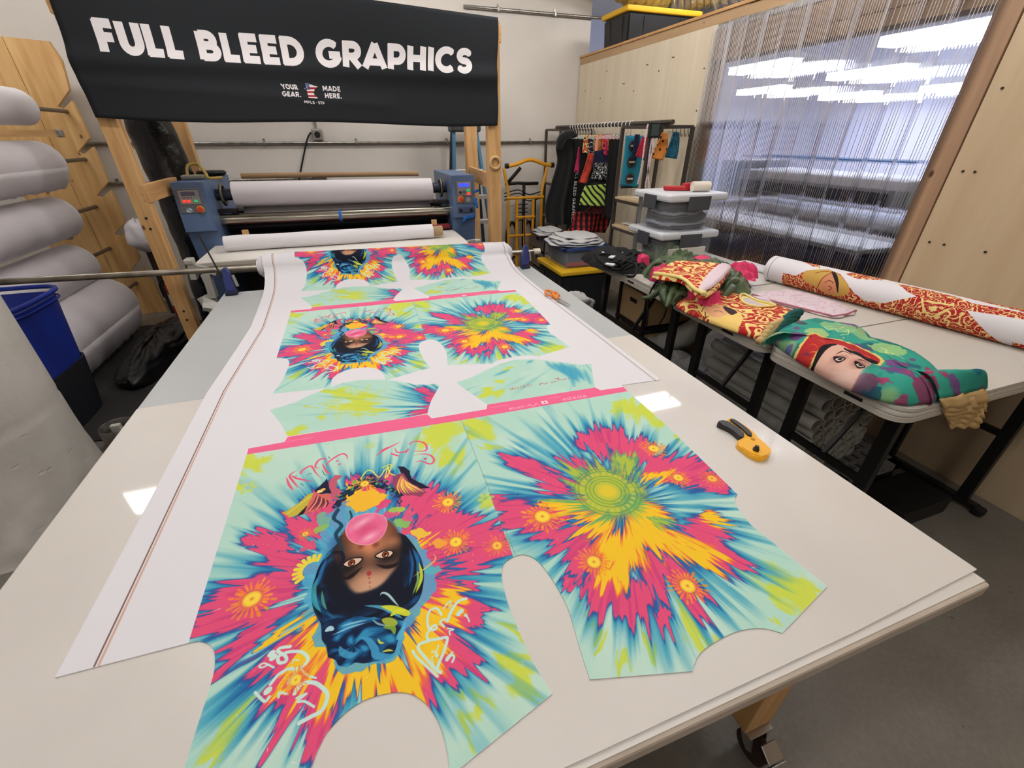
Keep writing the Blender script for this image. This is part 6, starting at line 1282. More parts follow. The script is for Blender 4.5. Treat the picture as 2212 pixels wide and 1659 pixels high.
# ------------------------------------------------------------------ folding tables
M_ptop = mat('grey beige plastic top', (206, 200, 191), .5, bump=(160, .06)); M_ptopS = mat('plastic table rim', (196, 189, 178), .5)
FT = .905
def rrect(x0, x1, y0, y1, r, z, n=6):
    P_ = []
    for cx_, cy, a0 in ((x1-r, y1-r, 0), (x0+r, y1-r, 90), (x0+r, y0+r, 180), (x1-r, y0+r, 270)):
        for k in range(n+1): a = math.radians(a0+90*k/n); P_.append((cx_+r*math.cos(a), cy+r*math.sin(a), z))
    return P_
def fold_table(x0, x1, y0, y1, label, legx):
    t = thing('folding_table', label, 'table', ((x0+x1)/2, (y0+y1)/2, 0))
    top = B(); top.prism(rrect(x0, x1, y0, y1, .07, FT-.012), (0, 0, .012)); tt = top.done('table_top', M_ptop, t)
    b = B(); prev = None
    for (ins, z) in ((.0, FT-.012), (.004, FT-.016), (.0, FT-.022), (.0, FT-.034), (.004, FT-.037), (.0, FT-.040), (.0, FT-.058), (.01, FT-.060)):
        ring = [b.bm.verts.new(p) for p in rrect(x0+ins, x1-ins, y0+ins, y1-ins, .07, z)]
        if prev:
            for i in range(len(ring)): b.bm.faces.new((prev[i], prev[(i+1) % len(ring)], ring[(i+1) % len(ring)], ring[i]))
        prev = ring
    b.done('rim', M_ptopS, t, True, angle=.9); B().box((x0+.001, (y0+y1)/2-.12, FT-.034), (.004, .07, .014), None, .004).done('handle_slot', M_dark, t); B().box(((x0+x1)/2-.3, y0+.001, FT-.034), (.06, .004, .014), None, .004).done('handle_slot', M_dark, t)
    for x in legx:
        for y in (y0+.10, y1-.10):
            B().bar((x, y, FT-.05), (x, y, .05), .048, .032, (1, 0, 0)).done('leg', M_blackm, t)
        B().bar((x, y0+.03, .035), (x, y1-.03, .035), .04, .03).done('foot_bar', M_blackm, t); B().bar((x, y0+.1, .45), (x, y1-.1, .45), .022, .03).done('leg_cross_bar', M_blackm, t)
        s = 1 if x < (x0+x1)/2 else -1
        B().bar((x, (y0+y1)/2, .45), (x+s*.26, (y0+y1)/2, FT-.06), .016, .02).done('folding_brace', M_blackm, t)
        for y in (y0+.02, y1-.02): B().box((x, y, .025), (.05, .05, .05), None, .012).done('foot_cap', M_black, t)
    return t
fold_table(1.63, 2.93, .695, 1.268, 'nearest folding table, carrying the green shirts', (1.83, 2.80)); fold_table(1.635, 2.93, 1.278, 1.955, 'middle folding table, carrying the red shirt and the pale folded cloth', (1.83, 2.78)); fold_table(1.65, 2.60, 1.97, 3.03, 'farthest folding table, heaped with black and green cloth', (1.80, 2.45))
# pattern bolt on the tables
BL = Vector(at_z(1680, 582, FT+.075)); BR = Vector(at_z(2212, 712, FT+.075)); bdx = (BR-BL); bdx.z = 0; bdx.normalize(); BLEN = 1.75; BRAD = .076
BL0 = BL-bdx*.04; bside = Vector((bdx.y, -bdx.x, 0)); bup = Vector((0, 0, 1))
def at_bolt(x, y):
    d = ray(x, y); o_ = CAMP-BL0; a = Vector((d.dot(bside), d.z)); c_ = Vector((o_.dot(bside), o_.z)); A = a.dot(a); Bq = 2*a.dot(c_); Cq = c_.dot(c_)-BRAD**2; D = Bq*Bq-4*A*Cq
    t_ = (-Bq-math.sqrt(max(D, 0)))/(2*A); p = o_+d*t_; return (p.dot(bdx), math.atan2(p.z, p.dot(bside))*BRAD)
bc = Canvas(-.05, -pi*BRAD, BLEN, pi*BRAD, 1100, (232, 228, 232))
CRE = (240, 214, 140); REDF = (176, 34, 38)
def ornament(X, Y, sc_=26, seed=3, red=REDF, cre=CRE, fq=4.6, wdt=.30):
    n = fbm(X*sc_, Y*sc_, seed, 2); f = np.abs(((n*fq) % 1.0)-.5)*2; n2 = vn(X*sc_*2.6, Y*sc_*2.6, seed+7); f2 = np.abs(((n2*2.6) % 1.0)-.5)*2
    k = np.maximum(sstep(1-wdt, 1-wdt+.1, f), sstep(.80, .88, f2)*.9)[..., None]
    return (np.array(red, np.float32)*(1-k)+np.array(cre, np.float32)*k)/255
def bl(pts): return [at_bolt(*p) for p in pts]
low = bl([(1692, 590), (1720, 596), (1745, 584), (1790, 582), (1815, 592), (1830, 612), (1846, 634), (1868, 650), (1905, 655), (1950, 646), (1985, 640), (2050, 642), (2080, 660), (2105, 690), (2140, 725), (2180, 746)])
end = (low[-1][0], low[-1][1]-.10); low = low+[end, (low[0][0], low[0][1]-.16)]
bc.fill(low, lambda X, Y: ornament(X, Y), warp=.002)
for pts in ([(1728, 556), (1770, 568), (1772, 580), (1755, 575)], [(1826, 592), (1850, 586), (1912, 602), (1905, 606), (1850, 602)], [(1936, 612), (1985, 622), (2060, 640), (2100, 655), (2212, 676), (2212, 690), (2100, 672), (2060, 664), (1990, 645), (1960, 630)]):
    a = bl(pts); bc.fill(a, lambda X, Y: ornament(X, Y, 30, 9), warp=.002)
up_ = bl([(1728, 556), (1980, 618), (2212, 674)]); bc.fill([up_[0], up_[1], up_[2], (BLEN, up_[2][1]), (BLEN, up_[2][1]+.08), (up_[0][0], up_[0][1]+.08)], lambda X, Y: ornament(X, Y, 30, 9))
bc.fill([(bl([(2212, 700)])[0][0], -.05), (BLEN, -.02), (BLEN, -.12), (bl([(2212, 700)])[0][0], -.12)], lambda X, Y: ornament(X, Y))
fc = bl([(1738, 588), (1765, 582), (1800, 586), (1825, 606), (1836, 630), (1815, 640), (1790, 636), (1765, 622), (1735, 605)]); bc.fill(spline(fc, 4, True), (206, 166, 84), warp=.003)
bc.fill(spline(bl([(1778, 600), (1798, 590), (1806, 612), (1808, 630), (1792, 634), (1772, 620)]), 4, True), (214, 146, 104)); bc.fill(spline(bl([(1796, 587), (1806, 590), (1812, 612), (1810, 634), (1805, 612)]), 3, True), (40, 26, 20))
for pts in ([(1766, 622), (1778, 600), (1800, 588)], [(1782, 610), (1792, 606), (1800, 612)], [(1790, 618), (1796, 622), (1790, 628)], [(1762, 590), (1780, 586), (1796, 588)]): bc.stroke(bl(pts), .004, (120, 40, 30))
for pts in ([(1992, 645), (1996, 668), (2010, 684), (2030, 676), (2048, 668)], [(2002, 650), (2030, 655), (2060, 660)], [(2008, 668), (2020, 662), (2012, 672), (2024, 664)], [(2020, 686), (2044, 672), (2052, 680), (2040, 690), (2050, 694), (2046, 704)]): bc.stroke(bl(pts), .008, CRE)
for k in range(3): bc.stroke([(.028+.004*k*0, -pi*BRAD), (.028, pi*BRAD)], .0022, (90, 84, 84), curve=False)
M_bolt = print_mat('printed bolt', bc.image('bolt_print'), .75, (500, .08)); ext = (bc.x0, bc.x1, bc.y0, bc.y1); del bc
bm = bmesh.new(); uvl = bm.loops.layers.uv.new('UVMap'); G = []; NS = 48
for i in range(41):
    s_ = BLEN*i/40; row = []
    for k in range(NS+1):
        a = -pi+2*pi*k/NS; R_ = BRAD*(1+.012*nz(s_*6, a*2, 2)); p = BL0+bdx*s_+bside*(R_*math.cos(a))+bup*(R_*math.sin(a)); row.append((bm.verts.new(p), (s_, a*BRAD)))
    G.append(row)
for r0, r1 in zip(G[:-1], G[1:]):
    for k in range(NS):
        q = [r0[k], r1[k], r1[k+1], r0[k+1]]; f = bm.faces.new([p[0] for p in q]); f.smooth = True
        for l, p in zip(f.loops, q): l[uvl].uv = ((p[1][0]-ext[0])/(ext[1]-ext[0]), (p[1][1]-ext[2])/(ext[3]-ext[2]))
bmesh.ops.remove_doubles(bm, verts=bm.verts, dist=.0004); bmesh.ops.recalc_face_normals(bm, faces=bm.faces)
me = bpy.data.meshes.new('bolt_cloth'); bm.to_mesh(me); bm.free(); me.materials.append(M_bolt); bo = thing('patterned_bolt', 'roll of white cloth printed with red and gold ornaments lying across the folding tables', 'fabric roll', BL0); o = bpy.data.objects.new('bolt_cloth', me); COL.objects.link(o); adopt(o, bo)
for s_, e in ((0, -1), (BLEN, 1)):
    p = BL0+bdx*s_; B().tube([tuple(p+bdx*(e*.014)), tuple(p+bdx*(e*.006)), tuple(p-bdx*(e*.02))], [BRAD*.55, BRAD*.93, BRAD*.99], 30).done('rolled_end', M_white, bo, True)
# folded shirts with prints on the tables
def slab(name, outline, z0, h, m, par=None, smooth=4, bulge=1.015, uvf=None, noise_=.012, ridges=3, seed=0):
    P_ = [np.array(p[:2]) for p in spline(outline, smooth, True)]; n = len(P_); c = sum(P_)/n
    bm = bmesh.new(); uvl = bm.loops.layers.uv.new('UVMap'); rings = []
    levels = [(1.0, 0.002)] + [(bulge-.004*k+.010*math.sin(k*2.4*ridges), h*(.10+.36*k/4)) for k in range(5)] + [(.965, h*.58), (.93, h*.70), (.88, h*.81), (.82, h*.9), (.74, h*.96), (.6, h), (.42, h), (.22, h)]
    for li, (k, z) in enumerate(levels):
        ring = []
        for i, p in enumerate(P_):
            q = c+(p-c)*k; dz = 0 if li == 0 else noise_*(nz(q[0]*9, q[1]*9, seed)+.6*nz(q[0]*22, q[1]*22, seed+3)); w = (0 if li < 1 or li > 8 else .006*nz(p[0]*30, p[1]*30, z*60+seed)); d = (p-c)/max(1e-6, np.linalg.norm(p-c)); q = q+d*w
            ring.append(bm.verts.new((q[0], q[1], z0+max(.001, z+dz*(z/h)))))
        rings.append(ring)
    cen = bm.verts.new((c[0], c[1], z0+h))
    for a, b_ in zip(rings[:-1], rings[1:]):
        for i in range(n): bm.faces.new((a[i], a[(i+1) % n], b_[(i+1) % n], b_[i]))
    for i in range(n): bm.faces.new((rings[-1][i], rings[-1][(i+1) % n], cen))
    for f in bm.faces:
        f.smooth = True
        for l in f.loops: l[uvl].uv = uvf(l.vert.co) if uvf else (l.vert.co.x, l.vert.co.y)
    bmesh.ops.recalc_face_normals(bm, faces=bm.faces)
    me = bpy.data.meshes.new(name); bm.to_mesh(me); bm.free(); me.materials.append(m); o = bpy.data.objects.new(name, me); COL.objects.link(o)
    if par is not None: adopt(o, par)
    return o
ZS = FT+.085
def sp(x, y, z=ZS): v = at_z(x, y, z); return (v.x, v.y)
def C5(a, b_): return sp(1640+a*.2592, 650+b_*.2592, FT+.062)
def C5l(p): return [C5(*q) for q in p]
sc5 = Canvas(1.55, .62, 2.75, 1.55, 900, (54, 158, 138))
sl = (slice(0, sc5.h), slice(0, sc5.w)); X, Y = np.meshgrid(sc5.xs, sc5.ys)
def addn(k, c_): sc5.put(sl, k, c_)
addn(sstep(.5, .72, fbm(X*6, Y*6, 3))*.7, (38, 128, 116)); addn(sstep(.62, .72, fbm(X*13, Y*13, 8))*.8, (30, 92, 112)); addn(sstep(.66, .72, fbm(X*16, Y*16, 14))*.9, (122, 72, 130)); addn(sstep(.70, .76, fbm(X*19, Y*19, 23))*.9, (176, 56, 96)); addn(sstep(.64, .76, fbm(X*9, Y*9, 31))*.7, (168, 196, 130))
for a, b_, r, cc in ((1540, 500, 90, (96, 110, 170)), (1720, 560, 80, (60, 120, 160)), (1400, 720, 60, (150, 50, 90)), (1280, 780, 40, (180, 60, 110)), (900, 660, 50, (120, 60, 90)), (960, 720, 60, (30, 80, 100)), (230, 340, 30, (90, 80, 150)), (340, 225, 30, (90, 60, 80)), (760, 265, 22, (120, 60, 90)), (660, 190, 30, (90, 100, 160)), (640, 260, 90, (150, 200, 140)), (460, 300, 60, (190, 206, 130)), (1050, 450, 80, (170, 206, 130)), (280, 450, 40, (200, 200, 120))):
    c_ = C5(a, b_); R_ = r*.2592/420; sc5.fill([(c_[0]+R_*1.2*math.cos(t_), c_[1]+R_*1.2*math.sin(t_)) for t_ in np.linspace(0, 6.2, 14)], cc, warp=.012, wf=50, alpha=.8)
tur = C5l([(305, 470), (330, 400), (400, 340), (450, 305), (520, 340), (640, 375), (800, 430), (930, 490), (988, 540), (950, 555), (850, 510), (700, 440), (600, 410), (500, 415), (450, 460), (430, 530), (400, 515), (340, 495)])
sc5.fill(spline(tur, 3, True), (226, 196, 110), grow=.010, warp=.008, wf=60); sc5.fill(spline(tur, 3, True), (182, 44, 44))
rs_ = random.Random(9)
for i in range(26):
    a = rs_.uniform(330, 900); b_ = 330+(a-330)*.27+rs_.uniform(10, 70) if a > 500 else rs_.uniform(350, 480); sc5.stroke(C5l([(a, b_), (a+40, b_+10), (a+70, b_+28)]), .004, rs_.choice([(216, 110, 60), (120, 24, 40), (226, 150, 80), (90, 60, 110)]), .8, taper=True)
sc5.fill(spline(C5l([(452, 530), (460, 470), (520, 430), (600, 413), (690, 432), (800, 490), (905, 545), (905, 575), (850, 605), (800, 660), (765, 720), (720, 760), (640, 720), (550, 640), (490, 590)]), 3, True), (222, 176, 158), soft=.004)
sc5.ell(C5(720, 600), .05, .03, (234, 200, 184), soft=.03, alpha=.8); sc5.ell(C5(800, 560), .03, .02, (190, 130, 116), soft=.02, alpha=.6)
sc5.fill(spline(C5l([(470, 465), (500, 412), (600, 403), (625, 418), (560, 432), (500, 472), (455, 525)]), 3, True), (22, 14, 14)); sc5.fill(spline(C5l([(690, 440), (850, 505), (975, 548), (930, 560), (800, 515), (710, 470)]), 3, True), (20, 14, 14))
for ex_, ey_ in ((655, 512), (818, 576)):
    sc5.ell(C5(ex_, ey_-4), .024, .02, (150, 96, 84), soft=.014, alpha=.6)
    sc5.fill(spline(C5l([(ex_-46, ey_-24), (ex_-10, ey_-18), (ex_+48, ey_+14), (ex_+4, ey_+20), (ex_-32, ey_+2)]), 3, True), (34, 18, 18)); sc5.fill(spline(C5l([(ex_-28, ey_-8), (ex_, ey_-6), (ex_+36, ey_+11), (ex_+4, ey_+14), (ex_-20, ey_+3)]), 3, True), (214, 196, 190)); sc5.ell(C5(ex_+6, ey_+3), .006, .007, (30, 16, 14))
for pts, w_ in (([(620, 480), (690, 475), (770, 515)], .006), ([(790, 545), (850, 548), (905, 570)], .006), ([(650, 640), (690, 660), (740, 650), (748, 620)], .005), ([(700, 600), (735, 615), (745, 640)], .003)): sc5.stroke(C5l(pts), w_, (60, 26, 24), taper=True)
for pts in ([(525, 262), (560, 285), (610, 275), (640, 310), (700, 300), (725, 285), (715, 330), (660, 335)], [(545, 262), (590, 258)], [(650, 270), (690, 258)], [(680, 352), (684, 358)], [(990, 430), (1040, 450), (1030, 480), (1070, 470), (1100, 500), (1140, 510), (1180, 530)]): sc5.stroke(C5l(pts), .0035, (226, 222, 150))
sc5.fill(spline(C5l([(815, 225), (900, 232), (1010, 295), (1110, 355), (1270, 395), (1270, 425), (1180, 430), (1060, 415), (950, 365), (870, 300)]), 3, True), (30, 118, 108)); sc5.fill(spline(C5l([(840, 240), (900, 250), (1000, 312), (1100, 372), (1245, 400), (1200, 414), (1080, 398), (960, 348), (880, 288)]), 3, True), (150, 164, 164))
M_teal = print_mat('printed green shirt', sc5.image('shirt_print'), .85, (22, 1.0))
uv5 = lambda co: ((co.x-sc5.x0)/(sc5.x1-sc5.x0), (co.y-sc5.y0)/(sc5.y1-sc5.y0))
gsx = thing('green_shirt_stack', 'folded stack of green printed shirts with a portrait, on the nearest folding table', 'shirts', (2.0, 1.05, FT))
def lowp(x, y): v = at_z(x, y, FT+.01); return (v.x, v.y)
ol = [lowp(1666, 738), lowp(1720, 775), lowp(1780, 812), lowp(1840, 842), lowp(1900, 862), lowp(1960, 872), lowp(2010, 866), sp(2030, 830), sp(2060, 800), sp(2020, 772), sp(1970, 745), sp(1940, 735), sp(1905, 722), sp(1860, 700), sp(1810, 683), sp(1765, 675), sp(1725, 680), sp(1690, 692), sp(1662, 712)]
slab('shirt_body', ol, FT+.001, .085, M_teal, gsx, 3, uvf=uv5, noise_=.016, seed=2)
# sleeves falling over the near edge of the table, beige hems at their ends
M_hem = mat('beige hem', (214, 178, 122), .85)
sa = Vector(at_z(2010, 790, ZS)); sb_ = Vector(at_z(2130, 815, ZS-.02))
for i in range(6):
    off = i*.012
    p0 = [Vector(at_z(1985, 775, ZS)), Vector(at_z(2050, 795, ZS))]; a0 = Vector(at_z(1975+3*i, 800+4*i, ZS-off)); a1 = Vector(at_z(2105, 800+4*i, ZS-off)); b0 = Vector(at_y(2030+3*i, 862+9*i, .69)); b1 = Vector(at_y(2132-4*i, 838+12*i, .69)); c0_ = Vector(at_y(2042+2*i, 885+8*i, .68)); c1_ = Vector(at_y(2140-5*i, 868+11*i, .68))
    def f(u, v):
        if v < .5: t_ = v*2; p = a0.lerp(a1, u).lerp(b0.lerp(b1, u), t_); p = p+Vector((0, 0, .03*math.sin(t_*pi)))
        else: p = b0.lerp(b1, u)
        return tuple(p+Vector((.003*nz(u*9, v*5, i), .004*nz(u*9, v*5, i+3), .004*nz(u*12, v*3, i))))
    o = B().grid(lambda u, v: f(u, v*.5), 14, 12).done('sleeve', M_teal, gsx, True, .004)
    uvn = o.data.uv_layers.new(name='UVMap')
    for l in o.data.loops: co = o.data.vertices[l.vertex_index].co; uvn.data[l.index].uv = uv5(co)
    B().grid(lambda u, v: tuple(b0.lerp(b1, u).lerp(c0_.lerp(c1_, u), v)+Vector((0, .004*math.sin(u*14+i), .003*math.sin(u*17+i*2)))), 20, 4).done('hem', M_hem, gsx, True, .004)
for i in range(5):   # bunched sleeves at the other side
    a0 = Vector(sp(1672+i*5, 700-3*i)+(FT+.03+.012*i,)); a1 = Vector(sp(1706+i*5, 690-3*i)+(FT+.045+.012*i,)); B().tube(spline([tuple(a1), tuple((a0+a1)/2+Vector((0, 0, .012))), tuple(a0)], 5), [.020, .020, .019, .018, .017, .016, .015, .014, .013, .012, .010], 8).done('sleeve', mat('dark green cloth', (24, 84, 78), .85), gsx, True); B().tube([tuple(a0), tuple(a0+(a0-a1)*.7)], [.012, .016], 8).done('hem', M_hem, gsx, True)
del sc5
# red ornamented shirt folded on the middle table
ZR_ = FT+.05
def rp(x, y, z=ZR_): v = at_z(x, y, z); return (v.x, v.y)
rc = Canvas(1.5, 1.25, 2.6, 2.5, 800, REDF); X, Y = np.meshgrid(rc.xs, rc.ys); rc.a[:] = ornament(X, Y, 15, 5, (184, 36, 34), (244, 216, 136), 4.0, .40)
def C6(p): return [rp(1300+a*.18083, 550+b_*.18083) for a, b_ in p]
rc.fill(spline(C6([(1170, 640), (1280, 590), (1450, 600), (1600, 650), (1680, 740), (1650, 820), (1500, 790), (1350, 730)]), 3, True), (244, 206, 120)); rc.fill(spline(C6([(1220, 640), (1300, 605), (1480, 615), (1510, 700), (1400, 720), (1280, 680)]), 3, True), (236, 176, 130)); rc.fill(spline(C6([(1450, 612), (1560, 640), (1620, 690), (1560, 720), (1500, 690)]), 3, True), (60, 30, 34))
for pts in ([(1200, 650), (1250, 610), (1400, 600)], [(1350, 670), (1400, 665), (1440, 685)], [(1240, 660), (1260, 690), (1290, 690)], [(1300, 620), (1400, 630)]): rc.stroke(C6(pts), .004, (70, 34, 30))
rc.fill(spline(C6([(1640, 520), (1700, 470), (1800, 530), (1950, 570), (2060, 590), (2030, 625), (1880, 630), (1740, 610)]), 3, True), (244, 222, 140)); rc.fill(spline(C6([(1690, 530), (1740, 510), (1860, 570), (1960, 600), (1880, 615), (1750, 595)]), 3, True), (206, 190, 196))
M_redp = print_mat('red ornament shirt', rc.image('red_print'), .8, (400, .1)); uvr = lambda co, a=(rc.x0, rc.x1, rc.y0, rc.y1): ((co.x-a[0])/(a[1]-a[0]), (co.y-a[2])/(a[3]-a[2]))
rsx = thing('red_shirt', 'folded red and cream ornamented shirt with a face on the middle folding table', 'shirt', (1.9, 1.75, FT))
slab('shirt_body', [rp(*p) for p in ((1468, 648), (1480, 632), (1500, 620), (1545, 618), (1590, 625), (1640, 640), (1690, 652), (1730, 672), (1725, 695), (1690, 708), (1650, 716), (1620, 706), (1570, 690), (1520, 672))], FT+.001, .048, M_redp, rsx, 3, uvf=uvr, noise_=.006, seed=5)
b = B(); b.tube(spline([tuple(rp(x, y))+(ZR_+.004,) for x, y in ((1598, 645), (1606, 636), (1635, 650), (1668, 658), (1672, 662), (1640, 664), (1612, 658))], 5, True), .006, 6, closed=True); b.done('collar', mat('cream binding', (240, 220, 140), .8), rsx, True)
# cropped red top lying on the green heap
tq = [at_z(x, y, FT+.14) for x, y in ((1412, 592), (1445, 566), (1480, 560), (1545, 566), (1580, 572), (1566, 596), (1550, 618), (1520, 636), (1500, 626), (1470, 602))]
rtx = thing('red_tank_top', 'red and cream ornamented tank top spread over the green cloth heap', 'tank top', tuple(tq[0])); slab('top_body', [(v.x, v.y) for v in tq], FT+.115, .03, M_redp, rtx, 3, uvf=uvr, noise_=.012, seed=9)
b = B(); b.tube(spline([(v.x, v.y, FT+.145) for v in (tq[0], tq[9], tq[8], tq[7])], 6), .010, 6); b.done('hem_band', MATS['cream binding'], rtx, True); b = B(); b.tube(spline([(v.x, v.y, FT+.145-.05*k) for k, v in enumerate((tq[7], at_z(1512, 640, FT+.08), at_z(1508, 650, FT+.05)))], 6), .016, 6); b.done('strap', MATS['cream binding'], rtx, True)
pk = [at_z(x, y, FT+.15) for x, y in ((1508, 625), (1530, 590), (1560, 568), (1580, 575), (1560, 600), (1535, 620))]; slab('inside_fold', [(v.x, v.y) for v in pk], FT+.14, .02, mat('pale pink lining', (226, 204, 212), .85), rtx, 3, noise_=.008, seed=4)
# pale folded cloth
q = [rp(x, y, FT+.02) for x, y in ((1625, 633), (1700, 622), (1780, 640), (1850, 668), (1830, 676), (1800, 680), (1740, 665), (1680, 650))]
t = thing('pale_folded_cloth', 'pale pink folded cloth on the middle folding table beside the red shirt', 'cloth', tuple(q[0])+(FT,)); slab('folded_body', q, FT+.001, .022, contour_mat('pale pink print', (228, 208, 216), (216, 190, 202), 16, 4, .3), t, 2, noise_=.004); b = B(); b.tube([tuple(p)+(FT+.012,) for p in (q[3], q[4], q[5], q[6], q[7], q[0])], .006, 6); b.done('folded_edge', mat('rose edge', (176, 110, 120), .8), t, True)
# heaps on the far table
M_grnc = mat('olive satin', (92, 110, 74), .42, var=(9, (60, 74, 50), .4, .65), bump=(18, .25)); M_pinkc = mat('hot pink cloth', (226, 56, 108), .6, bump=(60, .5))
def px_pile(name, label, x, y, rx, ry, h, m, z=FT, **k):
    v = at_z(x, y, z); return pile(name, label, 'cloth pile', (v.x, v.y, z+.001), rx, ry, h, m, **k)
px_pile('black_cloth_heap', 'heap of black cloth at the far left end of the farthest folding table', 1335, 568, .24, .30, .07, M_fblk2, seed=3, fold=.03)
b = B(); rs_ = random.Random(3)
for i in range(12):
    c_ = at_z(1335+rs_.uniform(-36, 40), 566+rs_.uniform(-16, 20), FT+.06); r_ = rs_.uniform(.05, .11); ph = rs_.random()*6; b.tube(spline([(c_.x+r_*math.cos(ph+k*.6), c_.y+r_*math.sin(ph+k*.6), FT+.06+.03*math.sin(k*1.1+i)) for k in range(5)], 5), .009, 6)
b.done('strap_tangle', M_fblk2, bpy.data.objects['black_cloth_heap'], True)
b = B()
for i, (x, y) in enumerate(((1308, 546), (1322, 556), (1345, 545), (1318, 572))): c_ = at_z(x, y, FT+.075); b.box((c_.x, c_.y, FT+.078), (.06, .035, .012), Matrix.Rotation(i*.7, 4, 'Z'), .004)
b.done('white_tags', M_white, bpy.data.objects['black_cloth_heap'])
def folds(o_par, m, n, xr, yr, x, y, z, L_, wmin, wmax, seed, nm, flat=.35):
    """ridged folds of crumpled cloth: flattened, tapering, curving rolls of cloth"""
    rs_ = random.Random(seed); b = B()
    for i in range(n):
        c_ = at_z(x+rs_.uniform(-xr, xr), y+rs_.uniform(-yr, yr), z); a = rs_.uniform(-.5, .9); l = L_*rs_.uniform(.6, 1.3); w = rs_.uniform(wmin, wmax); cv_ = rs_.uniform(-1.2, 1.2); P_ = []; zz = z+rs_.uniform(-.03, .015)
        for k in range(9):
            t_ = k/8-.5; aa = a+cv_*t_; P_.append((c_.x+l*t_*math.cos(aa), c_.y+l*t_*math.sin(aa), max(FT+.004, zz+.012*math.cos(t_*4+i)-.09*t_*t_*4)))
        b.tube(P_, [max(.002, w*math.sin(pi*(k+.7)/9.4)**.6) for k in range(9)], 8)
    return b.done(nm, m, o_par, True)
g1 = px_pile('green_cloth_heap', 'olive green satin cloth heap spread along the farthest folding table', 1500, 606, .30, .36, .085, M_grnc, seed=5, fold=.05, rough=.35, nring=46, nseg=110)
folds(g1, M_grnc, 22, 80, 20, 1505, 602, FT+.085, .24, .012, .028, 21, 'satin_fold')
g2 = px_pile('green_cloth_heap', 'olive green cloth bunch behind the black cloth heap', 1440, 562, .16, .20, .10, M_grnc, seed=8, fold=.05, nring=40, nseg=90)
folds(g2, M_grnc, 9, 26, 8, 1440, 562, FT+.095, .2, .012, .024, 5, 'satin_fold')
g3 = px_pile('green_cloth_heap', 'olive green cloth bunch hanging at the table edge below the tank top', 1462, 632, .13, .15, .06, M_grnc, seed=11, fold=.05, nring=40, nseg=90)
folds(g3, M_grnc, 7, 18, 6, 1462, 630, FT+.055, .16, .01, .02, 6, 'satin_fold')
for k, (xa, ya, n, spx, spy) in enumerate(((1432, 606, 12, 30, 14), (1596, 598, 14, 34, 22), (1520, 648, 8, 30, 6), (1386, 568, 4, 10, 6))):
    lb = ['hot pink trim strands left of the red tank top', 'hot pink trim strands right of the red tank top', 'hot pink trim strands under the front of the red tank top', 'hot pink loop beside the black cloth heap'][k]
    v_ = at_z(xa, ya, FT+.05); o_ = pile('pink_trim', lb, 'trim', (v_.x, v_.y, FT+(.05 if k < 2 else .02)), .075 if k < 3 else .04, .10 if k < 3 else .05, .035, M_pinkc, seed=60+k*3, fold=.08, edge=.7, nring=30, nseg=90)
b = B(); c_ = at_z(1535, 556, FT+.12); b.grid(lambda u, v: (c_.x-.02+(u-.5)*.20, c_.y-.02+(v-.5)*.09*(1-.6*u)-.10*u, FT+.12+.035*math.sin(u*5)*v-.05*u), 14, 8); tag(b.done('pink_panel', M_pinkc, None, True, .004), 'hot pink cloth panel sticking up behind the red tank top', 'cloth')
tag(B().bx(2.52, 2.62, 2.05, 2.4, FT+.002, FT+.03, .01).done('white_fold', M_white), 'small white cloth fold at the right end of the farthest table', 'cloth')
# clear latch totes behind the heaps
mat('pale slate cloth', (150, 156, 168), .9)
def latch_tote(x0, x1, y0, y1, z0, h, label, fillm, seed):
    t = thing('latch_tote', label, 'storage tote', ((x0+x1)/2, (y0+y1)/2, z0))
    B().bx(x0+.02, x1-.02, y0+.02, y1-.02, z0, z0+h, .025).done('tote_body', M_clear, t); l = B().bx(x0-.005, x1+.005, y0-.005, y1+.005, z0+h-.005, z0+h+.045, .015).done('lid', M_wlid, t)
    B().bx((x0+x1)/2-.09, (x0+x1)/2+.09, y0-.014, y0-.004, z0+h-.06, z0+h+.03, .006).done('latch', M_lat, t); B().bx(x0-.014, x0-.004, (y0+y1)/2-.07, (y0+y1)/2+.07, z0+h-.06, z0+h+.03, .006).done('latch', M_lat, t)
    cloth_layers(t, ((x0+x1)/2, (y0+y1)/2, z0+.006), (x1-x0)*.42, (y1-y0)*.40, 7, h*.115, fillm, seed, 0, MATS['pale slate cloth'], .16)
    return t
TZ0 = FT+.003
ta = at_z(1352, 560, FT)
latch_tote(1.98, 2.46, 2.56, 2.98, TZ0, .17, 'lower clear latch tote behind the cloth heaps on the farthest table', mat('charcoal cloth', (54, 58, 66), .9), 2); latch_tote(2.0, 2.48, 2.57, 2.99, TZ0+.215, .20, 'upper clear latch tote full of dark garments with the tape gun on its lid', MATS['charcoal cloth'], 6)
B().bx(2.04, 2.36, 2.545, 2.552, TZ0+.01, TZ0+.11, .004).done('paper_card', mat('label paper', (220, 216, 206), .7), None); tag(bpy.data.objects['paper_card'], 'pale paper card leaning against the lower latch tote', 'card')
zg = TZ0+.215+.245
t = thing('tape_gun', 'red packing tape gun with a white roll on the upper latch tote', 'tape gun', (2.25, 2.75, zg)); M_tred = mat('tape gun red', (178, 30, 34), .4)
B().bar((2.12, 2.82, zg+.018), (2.25, 2.74, zg+.018), .032, .032, bevel=.01).done('handle', M_tred, t); B().bx(2.25, 2.40, 2.74, 2.80, zg+.002, zg+.05, .012).done('frame', M_tred, t); B().cyl((2.26, 2.69, zg+.034), (2.38, 2.66, zg+.034), .033, n=22).done('tape', mat('tape white', (226, 216, 200), .5), t, True, angle=.6)
